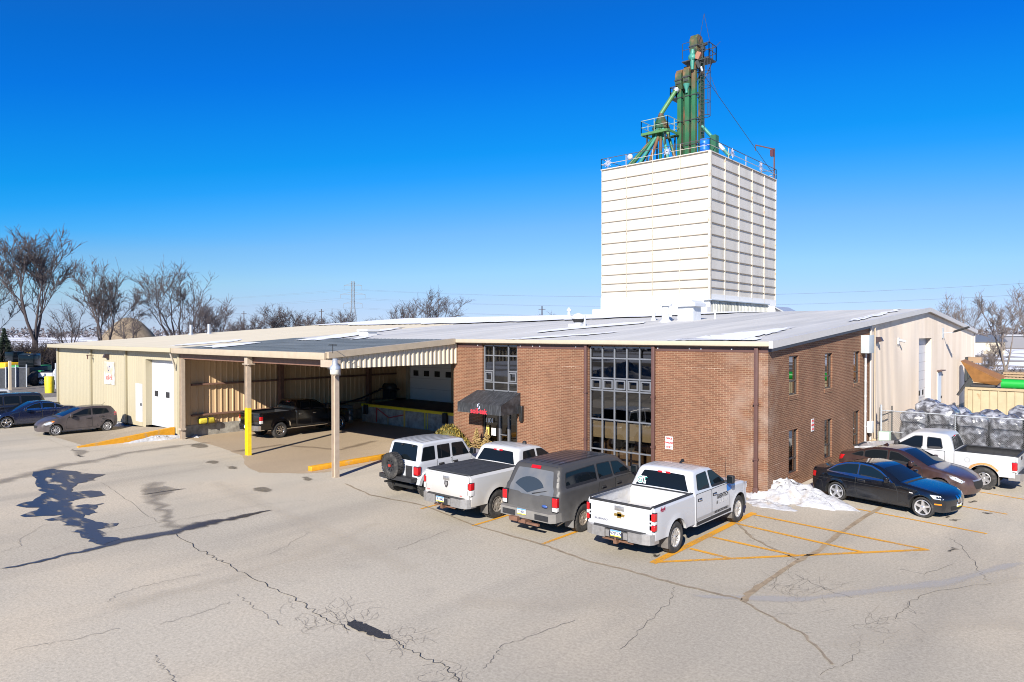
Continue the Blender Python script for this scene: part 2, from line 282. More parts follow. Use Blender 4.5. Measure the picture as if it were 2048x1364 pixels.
# ================================================================ ground
def asphalt(name, base, warm, dark, crack=1.0, seed=0.):
    m = bpy.data.materials.new(name); m.use_nodes = True; MATS[name] = m
    n, l = nodes(m); b = n['Principled BSDF']; b.inputs['Roughness'].default_value = .9; b.inputs['Specular IOR Level'].default_value = .1
    g = n.new('ShaderNodeNewGeometry'); P = g.outputs['Position']
    def noise(sc, det=6., stretch=None, rough=.55):
        t = n.new('ShaderNodeTexNoise'); t.inputs['Scale'].default_value = sc; t.inputs['Detail'].default_value = det; t.inputs['Roughness'].default_value = rough
        mp = n.new('ShaderNodeMapping'); mp.inputs['Location'].default_value = (seed, seed*2, 0); mp.inputs['Scale'].default_value = stretch or (1, 1, 1)
        if stretch: mp.inputs['Rotation'].default_value = (0, 0, .75)
        l.new(P, mp.inputs['Vector']); l.new(mp.outputs['Vector'], t.inputs['Vector']); return t.outputs['Fac']
    def rng(x, a, c, d=0., e=1.):
        r = n.new('ShaderNodeMapRange'); r.inputs['From Min'].default_value = a; r.inputs['From Max'].default_value = c; r.inputs['To Min'].default_value = d; r.inputs['To Max'].default_value = e; l.new(x, r.inputs['Value']); return r.outputs['Result']
    def mix(f, A, B):
        x = n.new('ShaderNodeMix'); x.data_type = 'RGBA'
        for s_, v in ((0, f), (6, A), (7, B)):
            if isinstance(v, tuple): x.inputs[s_].default_value = (*v, 1)
            elif isinstance(v, float): x.inputs[s_].default_value = v
            else: l.new(v, x.inputs[s_])
        return x.outputs[2]
    def mul(a, c):
        k = n.new('ShaderNodeMath'); k.operation = 'MULTIPLY'
        for i, v in ((0, a), (1, c)):
            if isinstance(v, float): k.inputs[i].default_value = v
            else: l.new(v, k.inputs[i])
        return k.outputs[0]
    c = mix(rng(noise(.16), .42, .6), base, warm); c = mix(mul(rng(noise(.05, 3.), .45, .62), .55), c, tuple(v*.68 for v in base))
    c = mix(mul(rng(noise(.42, 8., (1., .16, 1.)), .48, .72), .6), c, dark)        # streaks left by ploughs and wheels
    c = mix(mul(rng(noise(1.1, 8.), .58, .75), .35), c, dark)
    sp = noise(16., 8., None, .85); h = n.new('ShaderNodeHueSaturation'); l.new(c, h.inputs['Color']); l.new(rng(sp, .28, .72, .62, 1.38), h.inputs['Value']); c = h.outputs['Color']
    v = n.new('ShaderNodeTexVoronoi'); v.inputs['Scale'].default_value = 95.; l.new(P, v.inputs['Vector'])   # aggregate stones
    h2 = n.new('ShaderNodeHueSaturation'); l.new(c, h2.inputs['Color']); l.new(rng(v.outputs['Distance'], 0., .7, 1.06, .92), h2.inputs['Value']); c = h2.outputs['Color']
    # hairline crazing, only in worn patches
    w = n.new('ShaderNodeTexNoise'); w.inputs['Scale'].default_value = 1.6; w.inputs['Detail'].default_value = 5.; l.new(P, w.inputs['Vector'])
    ad = n.new('ShaderNodeMix'); ad.data_type = 'VECTOR'; ad.inputs[0].default_value = .18; l.new(P, ad.inputs[4]); l.new(w.outputs['Color'], ad.inputs[5])
    vc = n.new('ShaderNodeTexVoronoi'); vc.feature = 'DISTANCE_TO_EDGE'; vc.inputs['Scale'].default_value = 2.1; l.new(ad.outputs[1], vc.inputs['Vector'])
    cr = mul(rng(vc.outputs['Distance'], .012, .004), mul(rng(noise(.13, 3.), .6, .68), .55*crack)); c = mix(cr, c, (.09, .08, .07))
    l.new(c, b.inputs['Base Color'])
    bp = n.new('ShaderNodeBump'); bp.inputs['Strength'].default_value = .2; bp.inputs['Distance'].default_value = .01; l.new(sp, bp.inputs['Height']); l.new(bp.outputs['Normal'], b.inputs['Normal'])
    return m
M_LOT = asphalt('weathered_asphalt', (.485, .435, .35), (.53, .46, .355), (.315, .285, .238))
M_BAY = asphalt('stained_concrete', (.49, .385, .265), (.44, .34, .23), (.34, .265, .185), .5, 7.)
M_RAMP = asphalt('worn_concrete_ramp', (.38, .32, .24), (.35, .285, .2), (.27, .225, .17), .5, 3.)
def field_mat():
    m = bpy.data.materials.new('snowy_field'); m.use_nodes = True; n, l = nodes(m); b = n['Principled BSDF']; b.inputs['Roughness'].default_value = .85
    g = n.new('ShaderNodeNewGeometry'); t = n.new('ShaderNodeTexNoise'); t.inputs['Scale'].default_value = .035; t.inputs['Detail'].default_value = 9.; mp = n.new('ShaderNodeMapping'); mp.inputs['Scale'].default_value = (1, 1.6, 1); mp.inputs['Rotation'].default_value = (0, 0, .5)
    l.new(g.outputs['Position'], mp.inputs['Vector']); l.new(mp.outputs['Vector'], t.inputs['Vector'])
    r = n.new('ShaderNodeValToRGB'); e = r.color_ramp.elements; e[0].position = .36; e[0].color = (.13, .10, .07, 1); e[1].position = .5; e[1].color = (.78, .80, .86, 1)
    k = e.new(.43); k.color = (.24, .20, .15, 1)
    l.new(t.outputs['Fac'], r.inputs['Fac']); l.new(r.outputs['Color'], b.inputs['Base Color']); return m
mb = MB(); mb.add([(-6000, -6000, 0), (6000, -6000, 0), (6000, 6000, 0), (-6000, 6000, 0)], [[0, 1, 2, 3]]); struct('ground', mb, field_mat())
SHEET = .012
sheet('asphalt_lot', [(-62, -3), (-62, -44), (55, -46), (60, 30), (8.5, 40), (0.0, 40), (0, 12), (0, 0), (-15.3, 0), (-15.3, 4.5), (-29.3, 4.5), (-29.3, -6.9), (-48, -6.9), (-49, 3)], .004, M_LOT)
sheet('rear_yard', [(-62, -3), (-49, 3), (-49, 12), (-84, 14), (-120, 2), (-120, -10), (-62, -12)], .0035, mat('dark_gravel', (.16, .14, .12), .9, var=.3, vscale=1.5))
sheet('dock_bay_floor', [(-29.1, 4), (-29.1, -6.7), (-23.7, -7.05), (-21.4, -7.5), (-18.9, -8.6), (-17.3, -9.0), (-15.8, -7.9), (-15.25, -7.2), (-15.25, 4)], .008, M_BAY, jitter=.06, seed=3, sub=5)
def gp(*q): return [G(*p) for p in q]
# ---- painted markings
def paint(name, col):
    m = bpy.data.materials.new(name); m.use_nodes = True; n, l = nodes(m); b = n['Principled BSDF']; b.inputs['Base Color'].default_value = (*col, 1); b.inputs['Roughness'].default_value = .7
    o = n['Material Output']; tr = n.new('ShaderNodeBsdfTransparent'); g = n.new('ShaderNodeNewGeometry'); t = n.new('ShaderNodeTexNoise'); t.inputs['Scale'].default_value = 14.; t.inputs['Detail'].default_value = 8.; t.inputs['Roughness'].default_value = .75; l.new(g.outputs['Position'], t.inputs['Vector'])
    t2 = n.new('ShaderNodeTexNoise'); t2.inputs['Scale'].default_value = .9; l.new(g.outputs['Position'], t2.inputs['Vector'])
    a = n.new('ShaderNodeMath'); a.operation = 'MULTIPLY_ADD'; a.inputs[1].default_value = .7; l.new(t2.outputs['Fac'], a.inputs[0]); l.new(t.outputs['Fac'], a.inputs[2])
    r = n.new('ShaderNodeMapRange'); r.inputs['From Min'].default_value = .66; r.inputs['From Max'].default_value = .84; r.inputs['To Min'].default_value = .3; r.inputs['To Max'].default_value = .97; l.new(a.outputs[0], r.inputs['Value'])
    x = n.new('ShaderNodeMixShader'); l.new(r.outputs['Result'], x.inputs[0]); l.new(tr.outputs[0], x.inputs[1]); l.new(b.outputs[0], x.inputs[2]); l.new(x.outputs[0], o.inputs[0]); return m
M_YEL = paint('worn_yellow_paint', (.70, .33, .025))
Z1 = .013
for a, b_, w in ((( 842, 1018), (1010, 960), .10), ((945, 1052), (1130, 985), .10), ((1084, 1089), (1262, 1020), .11),):
    p = G(*a); strip('parking_line', [p, (p[0], -2.2)], w, Z1, M_YEL)
strip('parking_line', gp((1305, 1127), (1508, 1026)), .2, Z1, M_YEL)
strip('parking_line', gp((1312, 1125), (1857, 1100)), .13, Z1+.003, M_YEL)
for a, b_ in (((1380, 1098), (1460, 1118)), ((1419, 1074), (1597, 1113)), ((1473, 1048), (1728, 1106)), ((1502, 1029), (1852, 1100))): strip('parking_line', gp(a, b_), .13, Z1+.006, M_YEL)
strip('parking_line', gp((1680, 1012), (1974, 1068)), .11, Z1, M_YEL)
strip('parking_line', gp((1700, 974), (2015, 1029)), .10, Z1, M_YEL)
strip('parking_line', gp((1800, 958), (2060, 1001)), .10, Z1, M_YEL)
# ---- tar joints, cracks, stains
M_TAR = mat('joint_sealant', (.27, .215, .15), .8, var=.3); M_CRK = mat('dark_crack_tar', (.06, .055, .048), .8)  # even near-black tone for the main cracks
strip('sealed_joint', gp((690, 968), (740, 990), (850, 1012), (945, 1050), (1090, 1091), (1128, 1106), (1180, 1124), (1260, 1142), (1330, 1163), (1440, 1190), (1485, 1200)), .075, .016, M_TAR, wob=.03, sub=5)
strip('sealed_joint', gp((1768, 1010), (1690, 1060), (1640, 1100), (1590, 1126), (1540, 1160), (1496, 1190), (1486, 1204)), .13, .016, mat('wide_sealant', (.31, .235, .15), .8, var=.3), wob=.03, sub=4)
strip('sealed_joint', gp((1473, 1045), (1490, 1062), (1510, 1080), (1560, 1104), (1597, 1120)), .07, .016, M_TAR, wob=.03)
strip('sealed_joint', gp((1486, 1204), (1545, 1236), (1600, 1265), (1640, 1300), (1665, 1330)), .05, .016, M_TAR, wob=.04)
CR = [((352, 1068), (398, 1100), (425, 1114), (445, 1124), (480, 1143), (520, 1163), (560, 1184), (600, 1206), (630, 1224), (665, 1244), (700, 1262)), ]
M_CRKF = mat('thin_crack', (.12, .105, .085), .85)
strip('asphalt_crack', gp(*CR[0]), .017, .017, M_CRK, wob=.07, seed=4, sub=6)
strip('asphalt_crack', gp((776, 1278), (810, 1296), (850, 1316), (888, 1335), (905, 1347), (925, 1366)), .015, .017, M_CRK, wob=.06, seed=5, sub=6)
for k, q in enumerate([((0, 1139), (60, 1128), (120, 1113), (200, 1098)), ((200, 965), (235, 985), (300, 1035), (320, 1046)), ((210, 1066), (320, 1046), (420, 1030), (520, 1010), (600, 1002), (612, 1003)), ((400, 1150), (330, 1164), (280, 1175), (235, 1190), (215, 1205)), ((30, 1301), (90, 1290), (150, 1280), (240, 1258)), ((320, 1250), (400, 1228), (460, 1205)), ((475, 1190), (500, 1210), (530, 1232), (565, 1253)), ((310, 1312), (320, 1330), (335, 1345), (352, 1366)), ((530, 1112), (575, 1092), (620, 1065)), ((0, 1105), (42, 1093), (36, 1082), (90, 1050)), ((966, 1339), (995, 1310), (1004, 1293), (1060, 1275), (1150, 1242)), ((1350, 1175), (1340, 1205), (1290, 1250), (1240, 1300)), ((1890, 1075), (1912, 1083), (1940, 1110), (1955, 1140), (1975, 1162)), ((1590, 1150), (1650, 1180), (1705, 1197)), ((1790, 1240), (1820, 1205), (1860, 1185), (1985, 1167)), ((1640, 1352), (1690, 1330), (1720, 1300)), ((1800, 1140), (1850, 1150), (1905, 1130)), ((790, 1100), (820, 1090), (900, 1060)), ((93, 877), (140, 897), (240, 905))]):
    strip('asphalt_crack', gp(*q), .008, .017, M_CRKF, wob=.05, seed=20+k, sub=7)
def craze(cx, cy, ax, ay, n, seed):                      # alligator cracking
    r = random.Random(seed)
    for i in range(n):
        x = cx+r.gauss(0, ax); y = cy+r.gauss(0, ay); P = [(x, y)]; a = r.uniform(0, 2*PI)
        for k in range(r.randint(2, 5)): a += r.uniform(-1.1, 1.1); x += math.cos(a)*13; y += math.sin(a)*6.5; P.append((x, y))
        yield P
cm = MB()
for args in ((655, 1232, 38, 12, 44, 1), (780, 1278, 34, 13, 26, 2), (1580, 1175, 42, 16, 42, 3), (1740, 1245, 55, 18, 24, 4), (880, 1345, 30, 10, 12, 5)):
    for P in craze(*args):
        q = [Vector(G(*p)) for p in P]
        for a, b_ in zip(q, q[1:]):
            d = (b_-a).normalized(); nn = Vector((-d.y, d.x, 0))*.0022; cm.add([(v.x, v.y, .0165) for v in (a-nn, a+nn, b_+nn, b_-nn)], [[0, 3, 2, 1]])
struct('crazed_cracking', cm, mat('fine_crack', (.17, .145, .115), .9), kind='stuff')
M_WET = stain_mat('wet_asphalt', (.035, .036, .045), .3, .78, .92, .92, 1.6, .35, (.6, 1.6, 1.)); M_DAMP = stain_mat('damp_asphalt', (.26, .23, .19), .75, .35, 1.0, .6, 1.1, .2); M_OIL = stain_mat('oil_spot', (.17, .145, .11), .7, .42, .95, .6, 2.2, .2)
puddle = ((60, 945), (105, 938), (160, 945), (207, 950), (185, 962), (150, 968), (140, 985), (190, 982), (215, 990), (160, 998), (138, 1004), (150, 1012), (205, 1008), (190, 1017), (195, 1026), (165, 1033), (185, 1044), (240, 1048), (225, 1056), (200, 1060), (205, 1075), (255, 1078), (225, 1090), (190, 1092), (180, 1080), (143, 1064), (165, 1058), (130, 1052), (120, 1042), (82, 1042), (130, 1030), (42, 1035), (52, 1026), (85, 1018), (28, 1012), (70, 1000), (88, 985), (75, 975))
sheet('puddle', gp(*puddle), .0185, M_WET, jitter=.10, seed=2, sub=4)
strip('wet_runnel', gp((0, 1140), (60, 1128), (120, 1113), (190, 1098), (250, 1080), (350, 1065), (400, 1050), (450, 1041), (500, 1030), (545, 1020)), [.1, .22, .3, .5, .8, .65, .95, .7, .5, .15], .0195, stain_mat('runnel_water', (.045, .045, .05), .35, .3, .75, .9, 1.2, .35), soft=True, wob=.05, sub=4)
strip('damp_streak', gp((-40, 975), (30, 957), (110, 935), (190, 921), (260, 905), (350, 893), (430, 884)), [1.6, 1.6, 1.8, 1.3, 1.3, 1.2, .6], .018, M_DAMP, soft=True, wob=.1)
strip('damp_streak', gp((290, 965), (320, 985), (310, 1010), (340, 1025), (335, 1040), (365, 1060)), [1.1, 1.4, .7, .6, .6, .8], .018, M_DAMP, soft=True, wob=.2)
sheet('damp_patch', gp((275, 978), (330, 972), (385, 976), (350, 987), (300, 995), (265, 990)), .019, M_DAMP, jitter=.15, seed=5, soft=.3, sub=3)
sheet('damp_patch', gp((140, 898), (175, 900), (185, 903), (160, 916), (140, 912)), .019, M_DAMP, jitter=.1, seed=6, soft=.3, sub=3)
sheet('asphalt_patch', gp((692, 1246), (710, 1242), (735, 1252), (775, 1270), (782, 1279), (765, 1280), (735, 1270), (705, 1258)), .0205, mat('fresh_black_patch', (.028, .028, .032), .85, var=.4, vscale=12, bump=.6, bscale=40), jitter=.035, seed=8, sub=6)
for k, (x, y, a, b_) in enumerate(((425, 925, 18, 4), (465, 936, 16, 4), (400, 892, 22, 5), (525, 980, 26, 6), (614, 958, 14, 5), (1905, 1100, 20, 6), (1908, 1041, 9, 3), (830, 850, 20, 4), (1895, 1035, 12, 3), (1975, 1027, 10, 2), (1945, 1004, 14, 3), (1310, 1112, 8, 2))):
    sheet('oil_stain', [G(x+a*math.cos(t*PI/7), y+b_*math.sin(t*PI/7)) for t in range(14)], .0205, M_OIL, jitter=.05, seed=30+k, soft=.16, sub=1)
strip('tyre_rut', gp((1350, 1193), (1600, 1200), (1900, 1165), (2060, 1120)), [.5, .7, .7, .5], .0155, stain_mat('salt_trail', (.46, .44, .42), .9, .45, .8, .5, .6, .3), soft=True, sub=4)

M_TRK = stain_mat('tyre_polish', (.41, .36, .28), .9, .4, 1.2, .25, .7, .3, (.5, .5, 1.)); M_PALE = stain_mat('dried_salt', (.58, .52, .42), .95, .4, 1.2, .35, .8, .2, (.5, .5, 1.))
for k, (q, w, m_) in enumerate([(((420, 960), (520, 1010), (700, 1080), (840, 1150)), 1.5, M_PALE), (((1380, 1170), (1600, 1190), (1850, 1180), (2070, 1150)), .9, M_PALE), (((200, 1220), (450, 1160), (640, 1100), (760, 1040)), 1.2, M_PALE), (((900, 1200), (1100, 1210), (1300, 1200)), 1.6, M_PALE), (((1650, 1300), (1850, 1260), (2080, 1240)), 1.4, M_PALE), (((460, 905), (560, 890), (680, 900), (760, 880)), .8, stain_mat('bay_grime', (.20, .15, .1), .8, .35, 1.1, .6, .7, .3, (.5, .5, 1.)))]):
    strip('tyre_trail', gp(*q), w, .0142+.0002*k, m_, soft=True, wob=.06, seed=60+k, sub=6)
# ================================================================ building materials
M_BRX = brick_mat('brick_front', 'X', (.205, .094, .054), (.14, .063, .037), (.32, .215, .135))
M_BRY = brick_mat('brick_side', 'Y', (.205, .094, .054), (.14, .063, .037), (.32, .215, .135))
M_CREAM = mat('cream_steel_cladding', (.60, .53, .40), .5, var=.05, vscale=.6, col2=(.56, .48, .34), stretch=(1, 1, .15))
M_CREAMW = mat('cream_wing_cladding', (.395, .35, .24), .5, var=.04, vscale=.4, stretch=(1, 1, .2))
M_GABLE = mat('pale_gable_cladding', (.62, .535, .445), .5, var=.06, vscale=.7, col2=(.56, .47, .375), stretch=(1, 1, .12))
M_TANW = mat('tan_ribbed_cladding', (.56, .385, .215), .55, var=.1, vscale=.8, stretch=(1, 1, .2))
M_FASC = mat('tan_fascia', (.40, .33, .24), .5, var=.08, vscale=1.2); M_BRN = mat('brown_metal', (.10, .05, .042), .5, var=.1)
M_STEEL = mat('rust_brown_steel', (.16, .085, .06), .6, var=.2); M_COLP = mat('dusty_cream_steel', (.42, .34, .26), .55, var=.12, vscale=2)
M_YELP = mat('safety_yellow', (.80, .60, .02), .5, var=.08, vscale=3, col2=(.62, .44, .04), c2lo=.55, c2hi=.75); M_CURB = mat('orange_yellow_kerb', (.62, .29, .012), .65, var=.12, vscale=3, col2=(.42, .3, .16), c2lo=.6, c2hi=.72)
M_CONC = mat('dock_concrete', (.36, .34, .29), .85, var=.2, vscale=2.5, col2=(.22, .2, .17), bump=.3); M_WHT = mat('white_door_paint', (.52, .53, .55), .4, var=.03); M_GRYD = mat('grey_door', (.50, .51, .54), .45, var=.04)
M_ALU = mat('dull_aluminium', (.24, .25, .27), .4, metal=.5, var=.1); M_BLK = mat('black_rubber', (.015, .015, .016), .7); M_DARK = mat('dark_interior', (.02, .02, .022), .9); M_GALV = mat('galvanised_steel', (.52, .55, .58), .4, metal=.55, var=.12, vscale=5)
M_SNOW = mat('packed_snow', (.44, .445, .46), .7, var=.12, vscale=3, col2=(.36, .30, .235), c2lo=.52, c2hi=.8, bump=1., bscale=9); M_RSNOW = mat('roof_snow', (.72, .73, .76), .7, bump=.3, bscale=5)
M_GLASS = glass_mat('window_glass', (.42, .41, .40)); M_GLASSD = glass_mat('dark_window_glass', (.10, .10, .105))
M_MINT = mat('pale_green_box', (.45, .58, .45), .5); M_RED = mat('red_paint', (.55, .03, .03), .5); M_BLUE = mat('blue_paint', (.02, .13, .55), .45); M_WSIGN = mat('white_sign', (.6, .58, .57), .5)
def wall_holes(mb, axis, c, a0, a1, z0, z1, holes, rev=.18, mi=0, out=1):
    """wall in plane axis=c from a0 to a1; z1 may be a function of a; rectangular holes with reveals"""
    zt = z1 if callable(z1) else (lambda a: z1)
    P = (lambda a, z, d=0.: (a, c+d, z)) if axis == 'Y' else (lambda a, z, d=0.: (c+d, a, z))
    A = sorted({a0, a1, *[h[0] for h in holes], *[h[1] for h in holes]}); Z = sorted({z0, *[h[2] for h in holes], *[h[3] for h in holes]})
    for i in range(len(A)-1):
        for j in range(len(Z)):
            za = Z[j]; top = j == len(Z)-1
            m = ((A[i]+A[i+1])/2, za+.01)
            if any(h[0] < m[0] < h[1] and h[2] < m[1] < h[3] for h in holes): continue
            zb0, zb1 = (zt(A[i]), zt(A[i+1])) if top else (Z[j+1], Z[j+1])
            mb.add([P(A[i], za), P(A[i+1], za), P(A[i+1], zb1), P(A[i], zb0)], [[0, 1, 2, 3]], mi)
    d = rev*out
    for h in holes:
        q = [(h[0], h[2]), (h[1], h[2]), (h[1], h[3]), (h[0], h[3])]
        for k in range(4):
            a, b_ = q[k], q[(k+1) % 4]; mb.add([P(*a), P(*b_), P(*b_, d), P(*a, d)], [[0, 1, 2, 3]], mi)
def corr(mb, p0, p1, z0, z1, pitch, dep, nrm, mi=0, flat=.62):
    """ribbed sheet from p0 to p1 (plan points); z0,z1 numbers or functions of distance; nrm: outward plan direction"""
    p0 = Vector((*p0[:2], 0)); p1 = Vector((*p1[:2], 0)); L = (p1-p0).length; d = (p1-p0)/L; nn = Vector((*nrm, 0)); f0 = z0 if callable(z0) else (lambda s: z0); f1 = z1 if callable(z1) else (lambda s: z1)
    k = max(1, round(L/pitch)); pt = L/k; S = []
    for i in range(k):
        for u, h in ((0, 0), (flat, 0), (flat+.08, 1), (.92, 1)): S.append(((i+u)*pt, h*dep))
    S.append((L, 0)); vs = []
    for s, h in S: b_ = p0+d*s+nn*h; vs += [(b_.x, b_.y, f0(s)), (b_.x, b_.y, f1(s))]
    mb.add(vs, [[2*i, 2*i+2, 2*i+3, 2*i+1] for i in range(len(S)-1)], mi)
# ================================================================ brick office
B = thing('office_building', 'two-storey brown brick office with gridded front window and narrow side windows', 'building', (0, 0, 0))
fh = [(-13.3, -11.17, 0.0, 5.12), (-7.36, -4.4, .1, 5.12)]
mb = MB(); wall_holes(mb, 'Y', 0., -15.2, 0., 0., 5.22, fh, .22); wall_holes(mb, 'X', -15.2, 0., 8., 0., 5.3, [])
mb.build('front_wall', M_BRX, B)
for k in range(3): pass
SWY = [2.0, 6.05, 10.1]
sh_ = [(y, y+.98, z0, z1) for y in SWY for z0, z1 in ((.52, 2.12), (3.38, 4.82))]
mb = MB(); wall_holes(mb, 'X', 0., 0., 12.62, 0., lambda a: 5.19+RS*a, sh_, .16, out=-1); mb.build('side_wall', M_BRY, B)
for a, b_ in ((-15.2, -13.3), (-11.17, -7.36), (-4.4, .0)): mb = MB(); mb.box((a, -.012, 4.98), (b_, -.002, 5.2)); mb.build('header_trim', M_BRN, B)
for x in (-15.0, -13.6, -11.0, -10.3, -9.9, -8.0, -4.2, -2.9, -2.45, -1.3, -.45): mb = MB(); mb.box((x, -.03, 5.06), (x+.045, -.012, 5.105)); mb.build('bolt', mat('white_plastic', (.8, .8, .78), .5), B)
def mullion_window(x0, x1, zs, ncol, cols=None, skip=(), hoppers=()):
    """frame part with a pane sub-part"""
    f = MB(); y0, y1 = .06, .15; cs = cols or [x0+(x1-x0)*k/ncol for k in range(ncol+1)]; t = .027
    for x in cs: f.box((x-t, y0, zs[0]), (x+t, y1, zs[-1]))
    for z in zs:
        for a, b_ in zip(cs, cs[1:]):
            if (z, round(a, 2)) in skip: continue
            f.box((a+t, y0+.004, z-t), (b_-t, y1-.004, z+t))
    for (a, b_, z0, z1) in hoppers:
        for u in ((a+.06, a+.11), (b_-.11, b_-.06)): f.box((u[0], y0-.03, z0+.06), (u[1], y1, z1-.06))
        for u in ((z0+.06, z0+.11), (z1-.11, z1-.06)): f.box((a+.11, y0-.03, u[0]), (b_-.11, y1, u[1]))
    o = f.build('window', M_ALU, B); g = MB(); g.add([(x0, .11, zs[0]), (x1, .11, zs[0]), (x1, .11, zs[-1]), (x0, .11, zs[-1])], [[0, 1, 2, 3]]); g.build('pane', M_GLASS, o); return o
zs = [.32, .97, 2.18, 3.35, 3.84, 4.64, 5.08]; cs = [-7.3+i*2.86/5 for i in range(6)]
mullion_window(-7.32, -4.44, zs, 5, cs, hoppers=[(a, b_, 3.35, 3.84) for a, b_ in zip(cs, cs[1:])])
c2 = [-13.22, -12.66, -11.76, -11.22]
mullion_window(-13.24, -11.2, [3.03, 3.4, 3.92, 4.62, 5.07], 3, c2, skip={(3.92, -12.66)}, hoppers=[(c2[0], c2[1], 3.4, 3.92), (c2[2], c2[3], 3.4, 3.92)])
for x, w in ((-7.5, .12), (-4.4, .13), (-.44, .13)):
    mb = MB(); mb.box((x, -.13, .35), (x+w, -.0125, 5.16), bev=.015); mb.box((x-.02, -.15, 1.3), (x+w+.02, -.0126, 1.36)); mb.box((x-.02, -.15, 3.2), (x+w+.02, -.0126, 3.25))
    if x > -1: mb.box((x-.02, -.16, .0), (x+w+.02, -.013, .36), bev=.02)
    mb.build('downspout', M_BRN, B)
# rooms behind the glass, half-drawn shades
mb = MB(); mb.box((-7.9, .24, -.0), (-3.9, 5.2, .12)); mb.box((-7.9, 5.2, .0), (-3.9, 5.3, 5.2)); mb.box((-7.9, .26, 2.6), (-3.9, 5.2, 2.9)); mb.box((-8, .24, .12), (-7.9, 5.2, 5.2)); mb.box((-3.9, .24, .12), (-3.8, 5.2, 5.2)); mb.box((-14.2, 3., .12), (-10.4, 3.1, 5.2)); mb.box((-14.2, .3, -.0), (-10.4, 3., .1)); mb.box((-14.2, .3, 2.6), (-10.4, 3., 2.9)); mb.box((-14.3, .24, .12), (-14.2, 3., 5.2)); mb.box((-10.4, .24, .12), (-10.3, 3., 5.2)); mb.build('interior', mat('dim_interior', (.10, .095, .09), .9), B)
mb = MB()
for a, b_ in zip(cs, cs[1:]): mb.box((a+.05, .2, 1.42), (b_-.05, .21, 2.14))
mb.build('roller_shades', mat('tan_shade_fabric', (.50, .38, .2), .8), B)
mb = MB(); mb.box((-6.9, 1.0, .12), (-5.6, 1.7, .85)); mb.box((-5.4, 1.3, .12), (-5.0, 1.7, 1.1)); mb.box((-7.2, .7, .12), (-7.0, 1.3, 1.2)); mb.build('desk', mat('desk_wood', (.32, .2, .1), .6), B)
# entrance
mb = MB()
for x in (-13.24, -12.36, -11.22): mb.box((x-.05, .06, 0.), (x+.05, .16, 2.5))
mb.box((-13.19, .061, 2.4), (-11.27, .159, 2.5)); mb.box((-13.19, .061, 2.08), (-11.27, .159, 2.15)); ent = mb.build('entrance_frame', mat('dark_bronze', (.045, .04, .038), .4, metal=.3), B)
mb = MB(); mb.add([(-13.2, .11, 0), (-11.25, .11, 0), (-11.25, .11, 2.42), (-13.2, .11, 2.42)], [[0, 1, 2, 3]]); mb.build('pane', M_GLASSD, ent)
mb = MB(); mb.box((-12.31, .04, .1), (-12.22, .14, 2.05)); mb.box((-11.78, .04, .1), (-11.68, .14, 2.05)); mb.box((-12.2, .04, .1), (-11.8, .14, .3)); mb.bar((-12.2, .0, 1.05), (-11.8, .0, 1.05), .04); mb.build('door', M_ALU, B)
for k, ch in enumerate('1101'): mb = MB(); text_mb(mb, ch, .3, (-13.09+k*.125, .045, 1.62), (1, 0, 0), (0, 0, 1), depth=.01, weight=.006); mb.build('house_number', mat('white_vinyl', (.85, .85, .85), .5), B)
mb = MB(); mb.box((-13.1, .05, .95), (-12.92, .058, 1.4)); mb.box((-12.78, .05, .95), (-12.5, .058, 1.3), 1); mb.build('notices', [mat('yellow_notice', (.7, .5, .12), .6), M_WSIGN], B)
# side windows
M_BRZ = mat('window_bronze', (.055, .045, .04), .45)
for y in SWY:
    for z0, z1, zm in ((.52, 2.12, 1.02), (3.38, 4.82, 3.87)):
        f = MB(); x0, x1 = -.15, -.07
        for a in (y, y+.92): f.box((x0, a, z0), (x1, a+.06, z1))
        for z in (z0, zm, z1-.05): f.box((x0+.004, y+.06, z), (x1-.004, y+.92, z+.05))
        o = f.build('window', M_BRZ, B); g = MB(); g.add([(-.11, y, z0), (-.11, y+.98, z0), (-.11, y+.98, z1), (-.11, y, z1)], [[0, 1, 2, 3]]); g.build('pane', M_GLASSD, o)
        s = MB(); s.box((-.03, y-.04, z0-.16), (.02, y+1.02, z0-.003)); s.build('sill', M_BRY, o)
mb = MB(); mb.box((-.85, .24, .0), (-.8, 12.4, 5.1)); mb.build('blind', mat('dim_blind', (.16, .14, .12), .9), B)
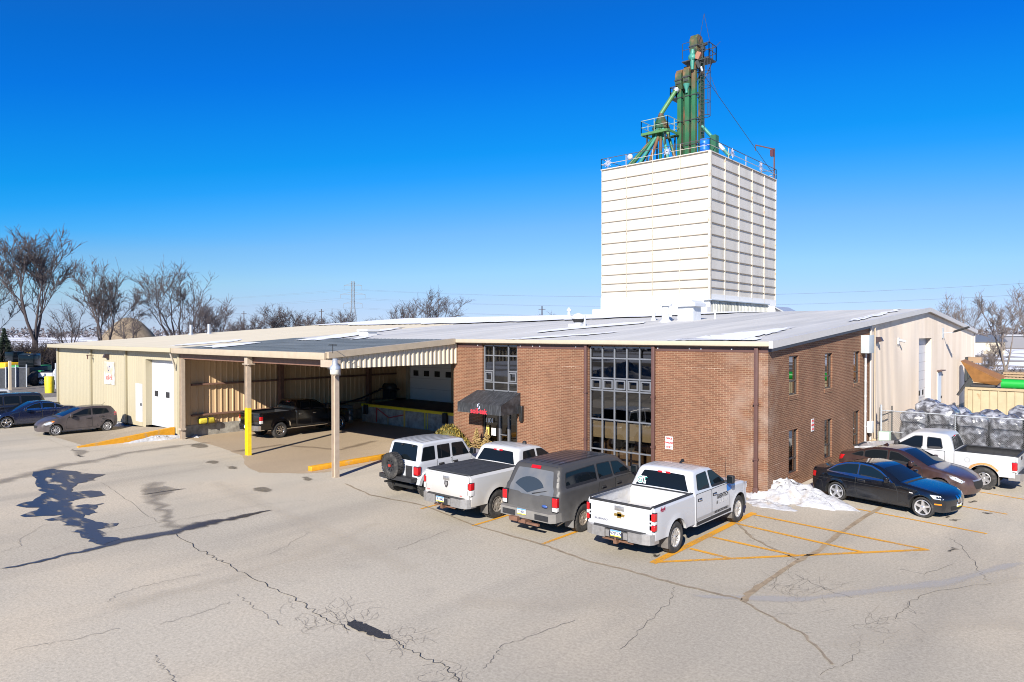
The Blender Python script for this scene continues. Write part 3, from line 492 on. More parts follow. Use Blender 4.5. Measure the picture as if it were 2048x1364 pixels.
# awning
M_AWN = mat('black_awning_canvas', (.022, .024, .028), .6, var=.35, vscale=3, stretch=(6, 1, 1), col2=(.075, .08, .09), c2lo=.45, c2hi=.75)
ax0, ax1, ay = -13.62, -10.98, -1.3
mb = MB(); mb.add([(ax0, -.01, 3.0), (ax1, -.01, 3.0), (ax1, ay, 2.53), (ax0, ay, 2.53), (ax1, ay, 2.1), (ax0, ay, 2.1), (ax0, -.01, 2.1), (ax1, -.01, 2.1)], [[0, 3, 2, 1], [3, 5, 4, 2], [0, 6, 5, 3], [1, 2, 4, 7]])
aw = mb.build('awning', M_AWN, B)
mb = MB(); text_mb(mb, 'soil-tek', .33, ((ax0+ax1)/2, ay-.006, 2.2), (1, 0, 0), (0, 0, 1), 0, weight=.008); mb.build('lettering', mat('red_vinyl', (.62, .03, .05), .5), aw)
def swoosh(mb, c, ux, s, mi=0, uz=Vector((0, 0, 1))):
    ux = Vector(ux); nn = Vector((0, -.006, 0)) if abs(ux.x) > .5 else Vector((0, 0, 0))
    for sg in (1, -1):
        ou = []; inn = []
        for k in range(13):
            t = k/12; a = PI*(.35+1.1*t); w = .17*math.sin(PI*t)+.01
            p = (math.cos(a)*.62*sg+.18*sg, (math.sin(a)*.42+.30-.1)*sg); q = (math.cos(a)*(.62-w)*sg+.18*sg, (math.sin(a)*(.42-w)+.30-.1)*sg)
            ou.append(Vector(c)+ux*p[0]*s+uz*p[1]*s); inn.append(Vector(c)+ux*q[0]*s+uz*q[1]*s)
        mb.add(ou+inn, [[i, i+1, 13+i+1, 13+i] for i in range(12)], mi)
mb = MB(); swoosh(mb, ((ax0+ax1)/2, ay-.008, 2.42), (1, 0, 0), .2); mb.build('emblem', mat('pale_blue_vinyl', (.55, .6, .8), .5), aw)
# small wall fittings (things of their own)
mb = MB(); mb.box((-10.95, -.16, 1.75), (-10.78, -.002, 2.45), bev=.04); mb.box((-10.92, -.162, 1.8), (-10.81, -.16, 2.4)); single('wall_lantern', mb, mat('black_metal', (.02, .02, .02), .3), 'black cylindrical wall lantern on the brick beside the entrance awning', 'lamp')
def sign(name, label, org, ux, w, h, lines, sz, cols=None):
    t = thing(name, label, 'sign', tuple(org)); ux = Vector(ux); nn = ux.cross(Vector((0, 0, 1))); o = Vector(org)
    m = MB(); a = o-ux*w/2-Vector((0, 0, h/2)); b_ = o+ux*w/2+Vector((0, 0, h/2))+nn*.02; m.box(a+nn*.003, b_); m.build('board', M_WSIGN, t)
    m = MB()
    for k, s in enumerate(lines): text_mb(m, s, sz, o+nn*.024+Vector((0, 0, h*(.5-(k+.5)/len(lines)))), ux, (0, 0, 1), weight=.004)
    m.build('lettering', M_RED, t); return t
sign('parking_sign', 'white OFFICE PARKING ONLY sign with red letters on the front brick wall', (-3.7, 0, 1.55), (1, 0, 0), .32, .48, ('OFFICE', 'PARKING', 'ONLY'), .085)
sign('parking_sign', 'white OFFICE PARKING ONLY sign with red letters on the side brick wall', (0, 4.55, 2.08), (0, 1, 0), .32, .48, ('OFFICE', 'PARKING', 'ONLY'), .085)
sg = thing('dock_sign', 'blue and white notice board at the dock door beside the brick corner', 'sign', (-16.2, 3.2, 1.3))
mb = MB(); mb.box((-16.9, 3.2, 1.2), (-15.3, 3.24, 2.3)); mb.build('board', mat('sign_blue', (.02, .16, .62), .5), sg); mb = MB()
for z in (1.45, 1.75, 2.05): mb.box((-16.75, 3.19, z-.09), (-15.4, 3.199, z-.05))
for x in (-16.9, -15.34): mb.box((x, 3.188, 1.2), (x+.04, 3.199, 2.3))
mb.box((-16.86, 3.188, 2.24), (-15.34, 3.199, 2.3)); mb.box((-16.86, 3.188, 1.2), (-15.34, 3.199, 1.26)); mb.build('border', M_WSIGN, sg)
# ================================================================ warehouse: roof, gable, wing, bay
Wh = thing('warehouse_building', 'long low metal warehouse with shallow grey roof, cream wing wall and pale gable end', 'building', (-20, 20, 0))
YR, YB = 25.5, 44.2; XL = -48.9
M_ROOF = mat('weathered_roof_sheet', (.50, .495, .48), .8, spec=.12, var=.1, vscale=.5, col2=(.40, .405, .41), stretch=(1, .12, 1), c2lo=.45, c2hi=.7, bump=.25, bscale=2.5)
M_TROOF = mat('tan_roof_sheet', (.50, .455, .37), .8, spec=.12, var=.05, vscale=.5, stretch=(1, .1, 1))
M_DROOF = mat('dark_grey_canopy_roof', (.105, .125, .14), .5, var=.2, vscale=1.2, stretch=(.25, 1, 1), col2=(.16, .18, .195), c2lo=.4, c2hi=.75)
def roof_sheet(name, x0, x1, y0, y1, m, lift=0., parent=None, pitch=.9, rib=.03):
    mb = MB(); ys = [y0] if y1 <= YR or y0 >= YR else [y0]; n = max(1, int((x1-x0)/pitch)); 
    rows = [y for y in (y0, min(YR, y1), y1) if y0 <= y <= y1]; rows = sorted(set(rows)); vs = []; k = 0
    xs = []
    for i in range(n):
        a = x0+(x1-x0)*i/n; p = (x1-x0)/n; xs += [(a, 0), (a+p*.86, 0), (a+p*.9, rib), (a+p*.96, rib)]
    xs.append((x1, 0))
    for x, h in xs:
        for y in rows: vs.append((x, y, roofz(y)+h+lift))
    r = len(rows); fs = [[i*r+j, (i+1)*r+j, (i+1)*r+j+1, i*r+j+1] for i in range(len(xs)-1) for j in range(r-1)]
    mb.add(vs, fs); return mb.build(name, m, parent)
roof_sheet('roof', -28.95, .12, -.12, YB+.2, M_ROOF, parent=Wh, pitch=1.6, rib=.012); roof_sheet('wing_roof', XL-.35, -28.95, -7.35, YB+.2, M_TROOF, parent=Wh, pitch=.6)
# eaves gutter and rake trim
mb = MB(); mb.box((-15.0, -.26, 5.2), (.12, -.13, 5.36), bev=.01); mb.box((-15.0, -.13, 5.17), (.0, -.012, 5.2)); mb.build('gutter', mat('cream_gutter', (.46, .39, .29), .5, var=.05), Wh)
mb = MB()
def rakebox(y0, y1, x0, x1, d0, d1):
    a0, a1 = roofz(y0), roofz(y1); mb.add([(x0, y0, a0+d0), (x1, y0, a0+d0), (x1, y0, a0+d1), (x0, y0, a0+d1), (x0, y1, a1+d0), (x1, y1, a1+d0), (x1, y1, a1+d1), (x0, y1, a1+d1)], [[0, 1, 2, 3], [4, 7, 6, 5], [0, 4, 5, 1], [1, 5, 6, 2], [2, 6, 7, 3], [3, 7, 4, 0]])
rakebox(-.26, YR, .122, .26, -.2, .055); rakebox(YR, YB+.2, .122, .26, -.2, .055); mb.build('rake_trim', mat('grey_rake_trim', (.50, .48, .46), .45, var=.05), Wh)
mb = MB(); rakebox(.0, 12.62, .003, .119, -.34, -.03); rakebox(12.62, YR, .09, .12, -.13, -.03); rakebox(YR, YB, .09, .12, -.13, -.03); mb.build('rake_flashing', mat('dark_purple_trim', (.055, .05, .075), .45), Wh)
# gable wall (ribbed) with tall door
mb = MB(); gz = lambda y: (lambda s: roofz(y+s)-.04)
corr(mb, (.02, 12.62), (.02, 23.4), .35, gz(12.62), .24, .012, (1, 0)); corr(mb, (.02, 23.4), (.02, YR), 5.33, gz(23.4), .24, .012, (1, 0)); corr(mb, (.02, YR), (.02, 27.1), 5.33, gz(YR), .24, .012, (1, 0)); corr(mb, (.02, 27.1), (.02, YB), .35, gz(27.1), .24, .012, (1, 0))
mb.box((-.4, 12.622, 0), (.015, 23.4, .35), 1); mb.box((-.4, 27.1, 0), (.015, YB, .35), 1)
for y in (23.4, 27.1): mb.add([(.02, y, .0), (-.35, y, 0), (-.35, y, 5.33), (.02, y, 5.33)], [[0, 1, 2, 3]])
mb.add([(.02, 23.4, 5.33), (.02, 27.1, 5.33), (-.35, 27.1, 5.33), (-.35, 23.4, 5.33)], [[0, 1, 2, 3]])
mb.build('gable_wall', [M_GABLE, M_CONC], Wh)
for y in (12.63, YB-.15): mb = MB(); mb.box((.045, y, .3), (.1, y+.15, roofz(y)-.2)); mb.build('corner_trim', mat('pale_corner_trim', (.6, .53, .46), .5), Wh)
od = MB(); od.box((-.36, 23.4, 0), (-.3, 27.1, 5.34))
for z in np.arange(.55, 5.3, .55): od.box((-.299, 23.42, z-.012), (-.296, 27.08, z+.012), 1)
od = od.build('overhead_door', [M_GRYD, mat('door_groove', (.3, .3, .32), .6)], Wh)
for y in (23.9, 24.9, 25.9):
    w = MB(); w.box((-.295, y, 1.72), (-.285, y+.6, 2.2)); w.box((-.284, y+.08, 1.8), (-.28, y+.52, 2.12), 1); w.build('window', [M_WHT, M_DARK], od)
pd = MB(); pd.box((.0, 28.9, .35), (.06, 30.2, 3.15), 1); pd.box((.05, 29.0, .35), (.07, 30.1, 3.05)); pd = pd.build('personnel_door', [mat('blue_white_door', (.62, .70, .78), .4), M_GABLE], Wh)
mb = MB(); mb.box((.07, 29.95, 1.35), (.12, 30.05, 1.5)); mb.build('handle', M_BLK, pd); mb = MB(); mb.box((.02, 28.85, 3.16), (.3, 30.3, 3.22)); mb.build('drip_cap', M_BRN, pd)
mb = MB(); mb.add([(-.02, 12.62, .3), (XL, YB, .3), (XL, YB, roofz(YB)), (0, YB, roofz(YB))], [[0, 1, 2, 3]]) if False else mb.box((XL, YB-.1, 0), (0., YB, roofz(YB)-.03)); mb.build('rear_wall', M_CREAMW, Wh)
mb = MB(); mb.add([(XL, -6.9, 0), (XL, YB, 0), (XL, YB, roofz(YB)), (XL, YR, roofz(YR)), (XL, -6.9, roofz(-6.9))], [[0, 1, 2, 3, 4]]); mb.build('end_wall', M_CREAMW, Wh)
# wing front wall
mb = MB(); wy = -6.9
for a, b_, z0 in ((XL, -35.0, .2), (-34.05, -33.6, .2), (-35.0, -34.05, 2.68), (-33.6, -29.85, 4.14), (-29.85, -28.75, .2)): corr(mb, (a, wy), (b_, wy), z0, 4.66, .28, .012, (0, -1))
for x in (-33.6, -29.85): mb.add([(x, wy, .3), (x, wy+.4, .3), (x, wy+.4, 4.14), (x, wy, 4.14)], [[0, 1, 2, 3]])
mb.box((-35.0, wy-.01, .2), (-34.05, wy+.1, .449)); mb.add([(-33.6, wy, 4.14), (-29.85, wy, 4.14), (-29.85, wy+.4, 4.14), (-33.6, wy+.4, 4.14)], [[0, 1, 2, 3]])
mb.build('wing_wall', M_CREAMW, Wh)
for x, z_, w_ in ((-42.2, 4.62, .09), (-36.35, 4.62, .09), (XL+.1, 4.62, .12), (-29.08, 4.5, .1)): mb = MB(); mb.box((x-w_, wy-.12, .22), (x+w_, wy-.014, z_), bev=.01); mb.build('downspout', mat('cream_wing_trim', (.34, .30, .2), .5), Wh)
mb = MB(); mb.box((XL-.38, -7.5, 4.62), (-28.95, -7.36, 4.86), bev=.01); mb.box((XL, -7.36, 4.6), (-28.95, -6.915, 4.63), 1); mb.build('wing_gutter', [mat('cream_wing_gutter', (.40, .355, .25), .5), mat('wing_eave_soffit', (.25, .22, .17), .8)], Wh)  # soffit strip has a darker tan than the gutter
d = MB(); d.box((-33.6, wy+.36, .3), (-29.85, wy+.4, 4.2))
for z in (1.3, 2.05, 2.8, 3.5): d.box((-33.58, wy+.352, z-.008), (-29.87, wy+.358, z+.008), 1)
d = d.build('overhead_door', [M_WHT, mat('white_groove', (.55, .55, .56), .6)], Wh)
for x in (-33.2, -31.7, -30.4): w = MB(); w.box((x, wy+.34, 2.0), (x+.45, wy+.35, 2.32)); w.build('window', M_DARK, d)
d = MB(); d.box((-35., wy-.02, .45), (-34.05, wy+.05, 2.68)); d = d.build('personnel_door', M_WHT, Wh); mb = MB(); mb.box((-34.2, wy-.07, 1.4), (-34.12, wy-.02, 1.55)); mb.build('handle', M_BLK, d)
# wall base, ramp kerbs
mb = MB(); mb.add([(-36.4, wy-.015, .02), (-29.9, wy-.015, .48), (-29.9, -11.2, .02), (-36.4, -11.2, .014), (-29.9, -11.2, 0), (-29.9, wy, 0)], [[0, 3, 2, 1], [1, 2, 4, 5]]); struct('ramp', mb, M_RAMP)
mb = MB(); mb.add([(-29.9, -11.6, .0), (-29.65, -11.6, .0), (-29.65, wy-.06, 0), (-29.9, wy-.06, 0), (-29.9, -11.6, .05), (-29.65, -11.6, .05), (-29.65, wy-.06, .55), (-29.9, wy-.06, .55)], [[4, 5, 6, 7], [0, 1, 5, 4], [1, 2, 6, 5], [2, 3, 7, 6], [3, 0, 4, 7]]); single('ramp_kerb', mb, M_CURB, 'sloping yellow painted kerb along the ramp to the white overhead door', 'kerb')
mb = MB(); mb.box((-16.1, -7.45, 0), (-15.82, -1.2, .2), bev=.03); mb.box((-15.83, -1.4, 0), (-13.5, -1.2, .19), bev=.02); single('bay_kerb', mb, M_CURB, 'long yellow painted concrete kerb beside the front canopy column', 'kerb')
# bay walls
bx = -29.2
mb = MB(); corr(mb, (bx, -6.88), (bx, 8.0), .62, lambda s: roofz(-6.88+s)-.06, .34, .04, (1, 0), flat=.7)
corr(mb, (bx, 8.0), (-27.7, 8.0), 1.14, 5.7, .17, .02, (0, -1)); corr(mb, (-23.5, 8.0), (-15.2, 8.0), 1.14, 5.7, .17, .02, (0, -1)); corr(mb, (-27.7, 8.0), (-23.5, 8.0), 4.35, 5.7, .17, .02, (0, -1)); mb.build('bay_wall', M_TANW, Wh)
mb = MB(); mb.box((bx-.3, -6.88, 0), (bx+.06, 8., .62)); mb.build('bay_plinth', M_CONC, Wh)
for z in (1.16, 2.83, 4.25): mb = MB(); mb.box((bx+.05, -6.3, z-.05), (bx+.22, 7.9, z+.05), bev=.01); mb.build('girt', M_STEEL, Wh)
for y in (-1., 5.5): mb = MB(); mb.box((bx+.05, y-.12, .62), (bx+.4, y+.12, roofz(y)-.3)); mb.build('column', M_STEEL, Wh)
d = MB(); d.box((-27.7, 8.05, 1.14), (-23.5, 8.1, 4.4))
for z in (1.9, 2.6, 3.35): d.box((-27.68, 8.04, z-.01), (-23.52, 8.048, z+.01), 1)
d = d.build('overhead_door', [mat('white_dock_door', (.62, .64, .66), .5), mat('dock_groove', (.4, .4, .42), .6)], Wh)
for x in (-27.35, -26.3, -25.25, -24.2): w = MB(); w.box((x, 8.03, 2.75), (x+.5, 8.04, 3.12)); w.build('window', M_DARK, d)
for a, b_ in ((-27.95, -27.7), (-23.5, -23.3)): mb = MB(); mb.box((a, 7.85, 1.14), (b_, 8.04, 4.5)); mb.build('door_jamb', M_FASC, Wh)
# dock
D = thing('loading_dock', 'raised concrete loading dock with yellow painted edge under the canopy', 'dock', (-22, 3.9, 0))
mb = MB(); mb.box((-27.6, 3.9, 0), (-15.23, 8.3, 1.13)); mb.build('platform', M_CONC, D)
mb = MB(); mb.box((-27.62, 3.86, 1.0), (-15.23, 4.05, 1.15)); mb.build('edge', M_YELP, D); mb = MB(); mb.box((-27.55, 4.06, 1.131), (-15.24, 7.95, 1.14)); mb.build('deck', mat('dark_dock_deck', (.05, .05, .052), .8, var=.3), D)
for x in (-27.2, -19.95): mb = MB(); mb.box((x, 3.7, .52), (x+.32, 3.859, 1.12), bev=.03); mb.build('bumper', M_BLK, D)
ym = 3.888
MPM = [mat('faded_red_paint', (.36, .05, .04), .7), mat('faded_orange_paint', (.62, .38, .06), .7), mat('faded_yellow_paint', (.62, .5, .05), .7)]
for x, w, z0, z1, m_ in ((-26.15, .13, .1, .98, 0), (-23.5, .16, .02, .98, 1), (-21.65, .1, .05, .98, 2), (-21.42, .07, .05, .98, 2), (-25.0, .06, .0, .5, 1)): mb = MB(); mb.box((x, ym, z0), (x+w, ym+.008, z1)); mb.build('paint_mark', MPM[m_], D)
for (x0, z0, x1, z1) in ((-26.0, .92, -24.9, .45), (-24.85, .45, -23.5, .72)): mb = MB(); mb.bar((x0, ym+.004, z0), (x1, ym+.004, z1), .008, .07); mb.build('paint_mark', MPM[0], D)
# canopy
K = thing('loading_canopy', 'wide flat loading canopy with dark grey roof and tan fascia on steel columns', 'canopy', (-22, -7, 0))
roof_sheet('roof_sheet', -28.94, -15.0, -7.3, -.13, M_DROOF, lift=.0, parent=K, pitch=.3, rib=.02)
mb = MB(); mb.box((-28.94, -7.44, 4.58), (-14.95, -7.31, 4.86), bev=.01); mb.box((-28.94, -7.3, 4.56), (-15., -7.1, 4.6)); mb.build('fascia', M_FASC, K)
mb = MB(); y0, y1 = -7.31, -.27; mb.add([(-14.95, y0, roofz(y0)-.2), (-14.8, y0, roofz(y0)-.2), (-14.8, y0, roofz(y0)+.06), (-15.05, y0, roofz(y0)+.06), (-14.95, y1, roofz(y1)-.2), (-14.8, y1, roofz(y1)-.2), (-14.8, y1, roofz(y1)+.06), (-15.05, y1, roofz(y1)+.06)], [[0, 1, 2, 3], [4, 7, 6, 5], [0, 4, 5, 1], [1, 5, 6, 2], [2, 6, 7, 3]]); mb.build('rake_trim', M_FASC, K)
mb = MB(); corr(mb, (-14.98, -7.25), (-14.98, -.02), lambda s: 4.2-.62*s/7.2*0-.0, lambda s: roofz(-7.25+s)-.2, .27, .05, (1, 0), flat=.55); mb.build('end_panel', M_CREAM, K)
for y, z0, z1 in ((-7.0, 4.28, 4.56), (-3.6, 4.62, 4.8), (-.3, 4.95, 5.2)): mb = MB(); mb.box((-28.9, y, z0), (-15.1, y+.13, z1)); mb.build('beam', M_STEEL, K)
for x in (-28.7, -21.35, -15.1): mb = MB(); mb.box((x-.08, -6.85, 4.22), (x+.08, 7.8, 4.5)); mb.build('beam', M_STEEL, K)
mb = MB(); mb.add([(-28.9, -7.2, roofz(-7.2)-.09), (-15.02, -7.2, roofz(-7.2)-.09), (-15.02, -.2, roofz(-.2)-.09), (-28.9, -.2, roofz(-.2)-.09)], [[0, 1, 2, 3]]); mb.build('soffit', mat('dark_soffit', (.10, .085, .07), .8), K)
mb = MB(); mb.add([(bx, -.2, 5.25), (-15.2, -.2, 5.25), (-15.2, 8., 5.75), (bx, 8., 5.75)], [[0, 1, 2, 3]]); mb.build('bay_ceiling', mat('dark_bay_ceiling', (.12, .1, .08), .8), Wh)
def hcol(mb, x, y, z0, z1, mi=0):
    mb.box((x-.13, y-.14, z0), (x+.13, y-.125, z1), mi); mb.box((x-.13, y+.125, z0), (x+.13, y+.14, z1), mi); mb.box((x-.01, y-.124, z0), (x+.01, y+.124, z1), mi)
def hcol2(mb, x, y, z0, z1, mi=0):
    mb.box((x-.115, y-.10, z0), (x-.1, y+.10, z1), mi); mb.box((x+.1, y-.10, z0), (x+.115, y+.10, z1), mi); mb.box((x-.099, y-.008, z0), (x+.099, y+.008, z1), mi)
mb = MB(); hcol2(mb, -21.36, -7.2, 0, 2.2, 1); hcol2(mb, -21.36, -7.2, 2.2, 4.2); mb.box((-21.6, -7.36, 4.2), (-21.0, -7.04, 4.24)); mb.box((-21.5, -7.3, 4.24), (-21.22, -7.05, 4.57)); mb.build('column', [M_COLP, M_YELP], K)
mb = MB(); hcol2(mb, -14.16, -7.45, 0, 4.0); mb.box((-14.4, -7.5, 4.0), (-13.95, -7.35, 4.3)); mb.box((-15.0, -7.56, 4.3), (-14.02, -7.3, 4.58)); mb.build('column', M_COLP, K)
mb = MB(); hcol2(mb, -28.6, -7.0, 0, 4.3); mb.box((-28.75, -7.18, .5), (-28.4, -6.9, .6)); mb.build('column', M_COLP, K)
mb = MB(); mb.tube([(-29.2, -7.35, 4.55), (-29.3, -7.2, 4.2), (-29.45, -7.05, 3.95), (-29.5, -7.03, 3.7)], .06, 6); mb.build('downspout', mat('white_gutter_pipe', (.5, .46, .4), .5), K)
Lp = thing('canopy_lamp', 'grey barn style security lamp on the corner column of the canopy', 'lamp', (-13.9, -7.6, 4.3))
mb = MB(); mb.lathe([(.0, .42), (.09, .42), (.1, .2), (.2, .1), (.2, .0)], (-13.75, -7.75, 4.25)); mb.build('housing', M_GALV, Lp); mb = MB(); mb.lathe([(.19, .0), (.19, -.16), (.14, -.2), (0, -.2)], (-13.75, -7.75, 4.25)); mb.build('lens', mat('frosted_lens', (.6, .58, .5), .3), Lp)
mb = MB(); mb.tube([(-14.2, -7.5, 4.2), (-14.1, -7.6, 4.55), (-13.9, -7.7, 4.6), (-13.78, -7.75, 4.55)], .035, 6); mb.build('arm', M_GALV, Lp)
mb = MB(); mb.bar((-14.4, -7.4, 4.85), (-14.4, -7.4, 5.2), .02); mb.bar((-14.65, -7.4, 5.2), (-14.15, -7.4, 5.2), .015); mb.bar((-14.4, -7.6, 5.15), (-14.4, -7.2, 5.15), .015); single('antenna', mb, M_BLK, 'small black aerial above the canopy corner column', 'antenna')
# ---- fittings on wing and gable
def wallpack(name, label, x, y, z, nx, ny, m=None):
    mb = MB(); w = .26
    if nx: mb.box((x, y-w/2, z-.16), (x+.06, y+w/2, z+.16)); mb.add([(x+.06, y-w/2, z-.1), (x+.06, y+w/2, z-.1), (x+.06, y+w/2, z+.16), (x+.06, y-w/2, z+.16), (x+.3, y-w/2, z-.04), (x+.3, y+w/2, z-.04), (x+.2, y+w/2, z+.16), (x+.2, y-w/2, z+.16)], [[0, 1, 5, 4], [4, 5, 6, 7], [7, 6, 2, 3], [0, 4, 7, 3], [1, 2, 6, 5]])
    else: mb.box((x-w/2, y-.06, z-.16), (x+w/2, y, z+.16)); mb.add([(x-w/2, y-.06, z-.1), (x+w/2, y-.06, z-.1), (x+w/2, y-.06, z+.16), (x-w/2, y-.06, z+.16), (x-w/2, y-.3, z-.04), (x+w/2, y-.3, z-.04), (x+w/2, y-.2, z+.16), (x-w/2, y-.2, z+.16)], [[0, 1, 5, 4], [4, 5, 6, 7], [7, 6, 2, 3], [0, 4, 7, 3], [1, 2, 6, 5]])
    return single(name, mb, m or mat('dark_bronze_lamp', (.05, .035, .04), .4), label, 'lamp')
wallpack('wall_lamp', 'dark wedge-shaped wall lamp above the soil-tek banner on the cream wall', -39.25, -6.93, 4.15, 0, -1); wallpack('wall_lamp', 'purple-brown wall lamp on the pale gable beside the brick end', .05, 13.75, 5.3, 1, 0)
mb = MB(); mb.bar((-41.9, -6.92, 4.2), (-41.9, -7.3, 4.2), .05); mb.bar((-41.9, -7.28, 4.2), (-41.7, -7.3, 4.18), .07); mb.bar((-41.72, -7.3, 4.2), (-41.72, -7.3, 3.95), .05); single('security_camera', mb, M_BRN, 'brown security camera bracket high on the cream wing wall', 'camera')
mb = MB(); mb.box((.05, 18.0, 5.05), (.12, 18.15, 5.4)); mb.tube([(.1, 18.1, 5.28), (.35, 18.3, 5.2)], .07, 8); single('security_camera', mb, M_WHT, 'small white security camera on the pale gable left of the tall door', 'camera')
fl = thing('flood_lamp', 'black flat floodlight on an arm above the gable personnel door', 'lamp', (.05, 30.6, 5.7)); mb = MB(); mb.bar((.04, 30.6, 5.65), (.7, 30.6, 5.7), .06); mb.box((.04, 30.5, 5.3), (.1, 30.75, 6.0)); mb.build('arm', M_GALV, fl); mb = MB(); mb.box((.7, 30.4, 5.68), (1.6, 30.9, 5.8), bev=.03, rot=Matrix.Rotation(-.35, 3, 'Y'), piv=(.7, 30.6, 5.7)); mb.build('head', M_BLK, fl)
eb = thing('electrical_box', 'pale grey electrical box with long white conduit down the brick side wall', 'electrical box', (.0, 11.6, 5.2)); mb = MB(); mb.box((.003, 11.2, 4.72), (.36, 12.1, 5.55), bev=.015); mb.build('cabinet', mat('pale_box_grey', (.40, .44, .46), .5), eb); mb = MB(); mb.tube([(.1, 11.65, 4.75), (.1, 11.65, .1)], .05, 8)
for z in (.6, 1.3, 2., 2.7, 3.4, 4.1): mb.tube([(.1, 11.65, z), (.1, 11.65, z+.05)], .065, 8)
mb.build('conduit', mat('white_conduit', (.5, .5, .5), .4), eb)
mb = MB(); mb.box((.04, 12.2, .95), (.25, 12.55, 1.5), bev=.02); single('meter_box', mb, mat('light_grey_meter', (.6, .62, .62), .5), 'small grey meter box low at the end of the brick wall', 'electrical box')
mb = MB(); mb.box((.5, 12.3, 0), (.95, 12.72, 1.05), bev=.03); single('utility_pedestal', mb, M_MINT, 'pale green utility pedestal by the chain link fence post', 'utility box')
mb = MB()
for y, h in ((12.2, .6), (12.45, .55), (12.75, .62)): mb.box((.12, y, 0), (.3, y+.2, h))
single('timber_posts', mb, mat('weathered_timber', (.42, .32, .2), .8, var=.2), 'short weathered timber boards standing under the grey meter box', 'timber')
mb = MB(); mb.tube([(.13, 13.15, .3), (.13, 13.15, 5.9)], .04, 6); single('wall_pipe', mb, M_FASC, 'thin tan pipe running up the gable near the brick end', 'pipe')
# banner on the wing
bn = thing('banner', 'white soil-tek banner with navy swirl and red lettering on the cream wall', 'banner', (-39.0, -6.95, 3.1)); mb = MB(); mb.box((-39.9, -6.955, 2.42), (-38.15, -6.94, 3.84)); mb.build('board', mat('sun_bleached_banner', (.46, .39, .29), .6, col2=(.55, .55, .53), vscale=1.3, c2lo=.45, c2hi=.55), bn)
mb = MB(); text_mb(mb, 'soil-tek', .46, (-39.03, -6.96, 2.85), (1, 0, 0), (0, 0, 1), weight=.012, sx=.78); mb.build('lettering', mat('faded_red_vinyl', (.62, .14, .12), .6), bn); mb = MB(); swoosh(mb, (-39.05, -6.96, 3.42), Vector((.0, 0, 1)), .42, uz=Vector((-.8, 0, 0))); mb.build('emblem', mat('navy_vinyl', (.03, .05, .16), .5), bn)
# hose bag on girt
hb = MB(); hb.box((-29.1, -6.0, .68), (-28.8, -5.1, .98), bev=.1); hb.box((-29.12, -5.57, .66), (-28.78, -5.53, 1.0), 1); hb.tube([(-28.98, -5.9, 1.1), (-28.98, -5.9, .95)], .02, 5, 1); hb.tube([(-28.98, -5.2, 1.1), (-28.98, -5.2, .95)], .02, 5, 1); single('hose_bag', hb, [mat('dirty_yellow_canvas', (.55, .45, .04), .7, var=.3, vscale=6), M_BLK], 'yellow roll bag hanging under the lower girt in the bay', 'bag')
# forklift-like grill cart and clutter on the dock
gr = thing('gas_grill', 'black gas grill with closed lid standing on the loading dock', 'grill', (-28.2, 6.6, 1.14)); mb = MB(); mb.box((-28.5, 6.3, 1.24), (-27.75, 6.85, 1.85)); mb.box((-28.85, 6.3, 1.86), (-27.4, 6.85, 1.92)); mb.build('cart', M_BLK, gr); mb = MB(); mb.lathe([(0, -.42), (.3, -.42), (.3, .42), (0, .42)], (-28.12, 6.58, 1.98), 'X', 16); mb.build('lid', mat('dark_grill_lid', (.02, .022, .022), .35), gr)
mb = MB(); mb.tube([(-28.4, 6.1, 1.9), (-28.9, 4.9, 1.35), (-29.0, 3.2, 1.05)], .05, 6); single('handrail_pipe', mb, M_BLK, 'dark sloping pipe rail beside the grill at the dock end', 'rail')
bs = MB(); r_ = random.Random(3)
for k in range(5): bs.box((-28.9+r_.uniform(-.05, .05), 2.1, .12+k*.19), (-27.7+r_.uniform(-.05, .05), 3.3, .3+k*.19), 0, bev=.07)
bs.box((-28.9, 2.1, 0), (-27.7, 3.3, .11), 1); single('bag_pallet', bs, [mat('grey_blue_sacks', (.13, .2, .25), .5, var=.25, vscale=5), mat('pallet_wood', (.35, .25, .15), .8)], 'pallet of blue-grey sacks in front of the black pickup', 'pallet')
mb = MB(); mb.lathe([(0, 0), (.28, 0), (.28, .85), (0, .85)], (-28.7, 3.7, 0), n=16); single('drum', mb, mat('grey_drum', (.25, .3, .32), .5), 'grey drum between the sack pallet and the dock corner', 'drum')
# ================================================================ vehicles
M_TYRE = mat('tyre_rubber', (.028, .027, .026), .85, var=.3, vscale=6, col2=(.10, .09, .08), c2lo=.5, c2hi=.8); M_UNDER = mat('underbody_black', (.012, .012, .012), .9)
M_CGLASS = mat('car_glass', (.006, .009, .012), .04, spec=.25); M_SEAL = mat('window_seal', (.012, .012, .013), .6); M_CHROME = mat('chrome', (.72, .72, .74), .14, metal=1.0); M_DCHR = mat('dusty_chrome', (.50, .49, .48), .38, metal=.8, var=.15, vscale=6)
M_TRIMB = mat('black_plastic_trim', (.022, .022, .024), .6, var=.3, vscale=5); M_TAIL = mat('red_lamp', (.45, .008, .012), .15, coat=.5); M_TAILW = mat('clear_lamp', (.62, .6, .58), .15, coat=.5); M_HEADL = mat('headlamp_glass', (.55, .57, .6), .1, metal=.3, coat=.8); M_AMB = mat('amber_lamp', (.75, .22, .01), .2, coat=.5)
M_RIM = mat('alloy_silver', (.55, .55, .56), .35, metal=.7, var=.12, vscale=8, col2=(.3, .28, .25), c2lo=.5, c2hi=.8); M_RIMD = mat('brake_dark', (.02, .02, .02), .8); M_PLATE = mat('plate_white', (.78, .8, .82), .4); M_PLB = mat('plate_blue', (.12, .3, .6), .4); M_PLY = mat('plate_yellow', (.75, .62, .08), .4); M_INK = mat('plate_ink', (.02, .03, .08), .5); M_GAP = mat('door_gap', (.02, .02, .02), .9)
DUST = (.36, .33, .29)
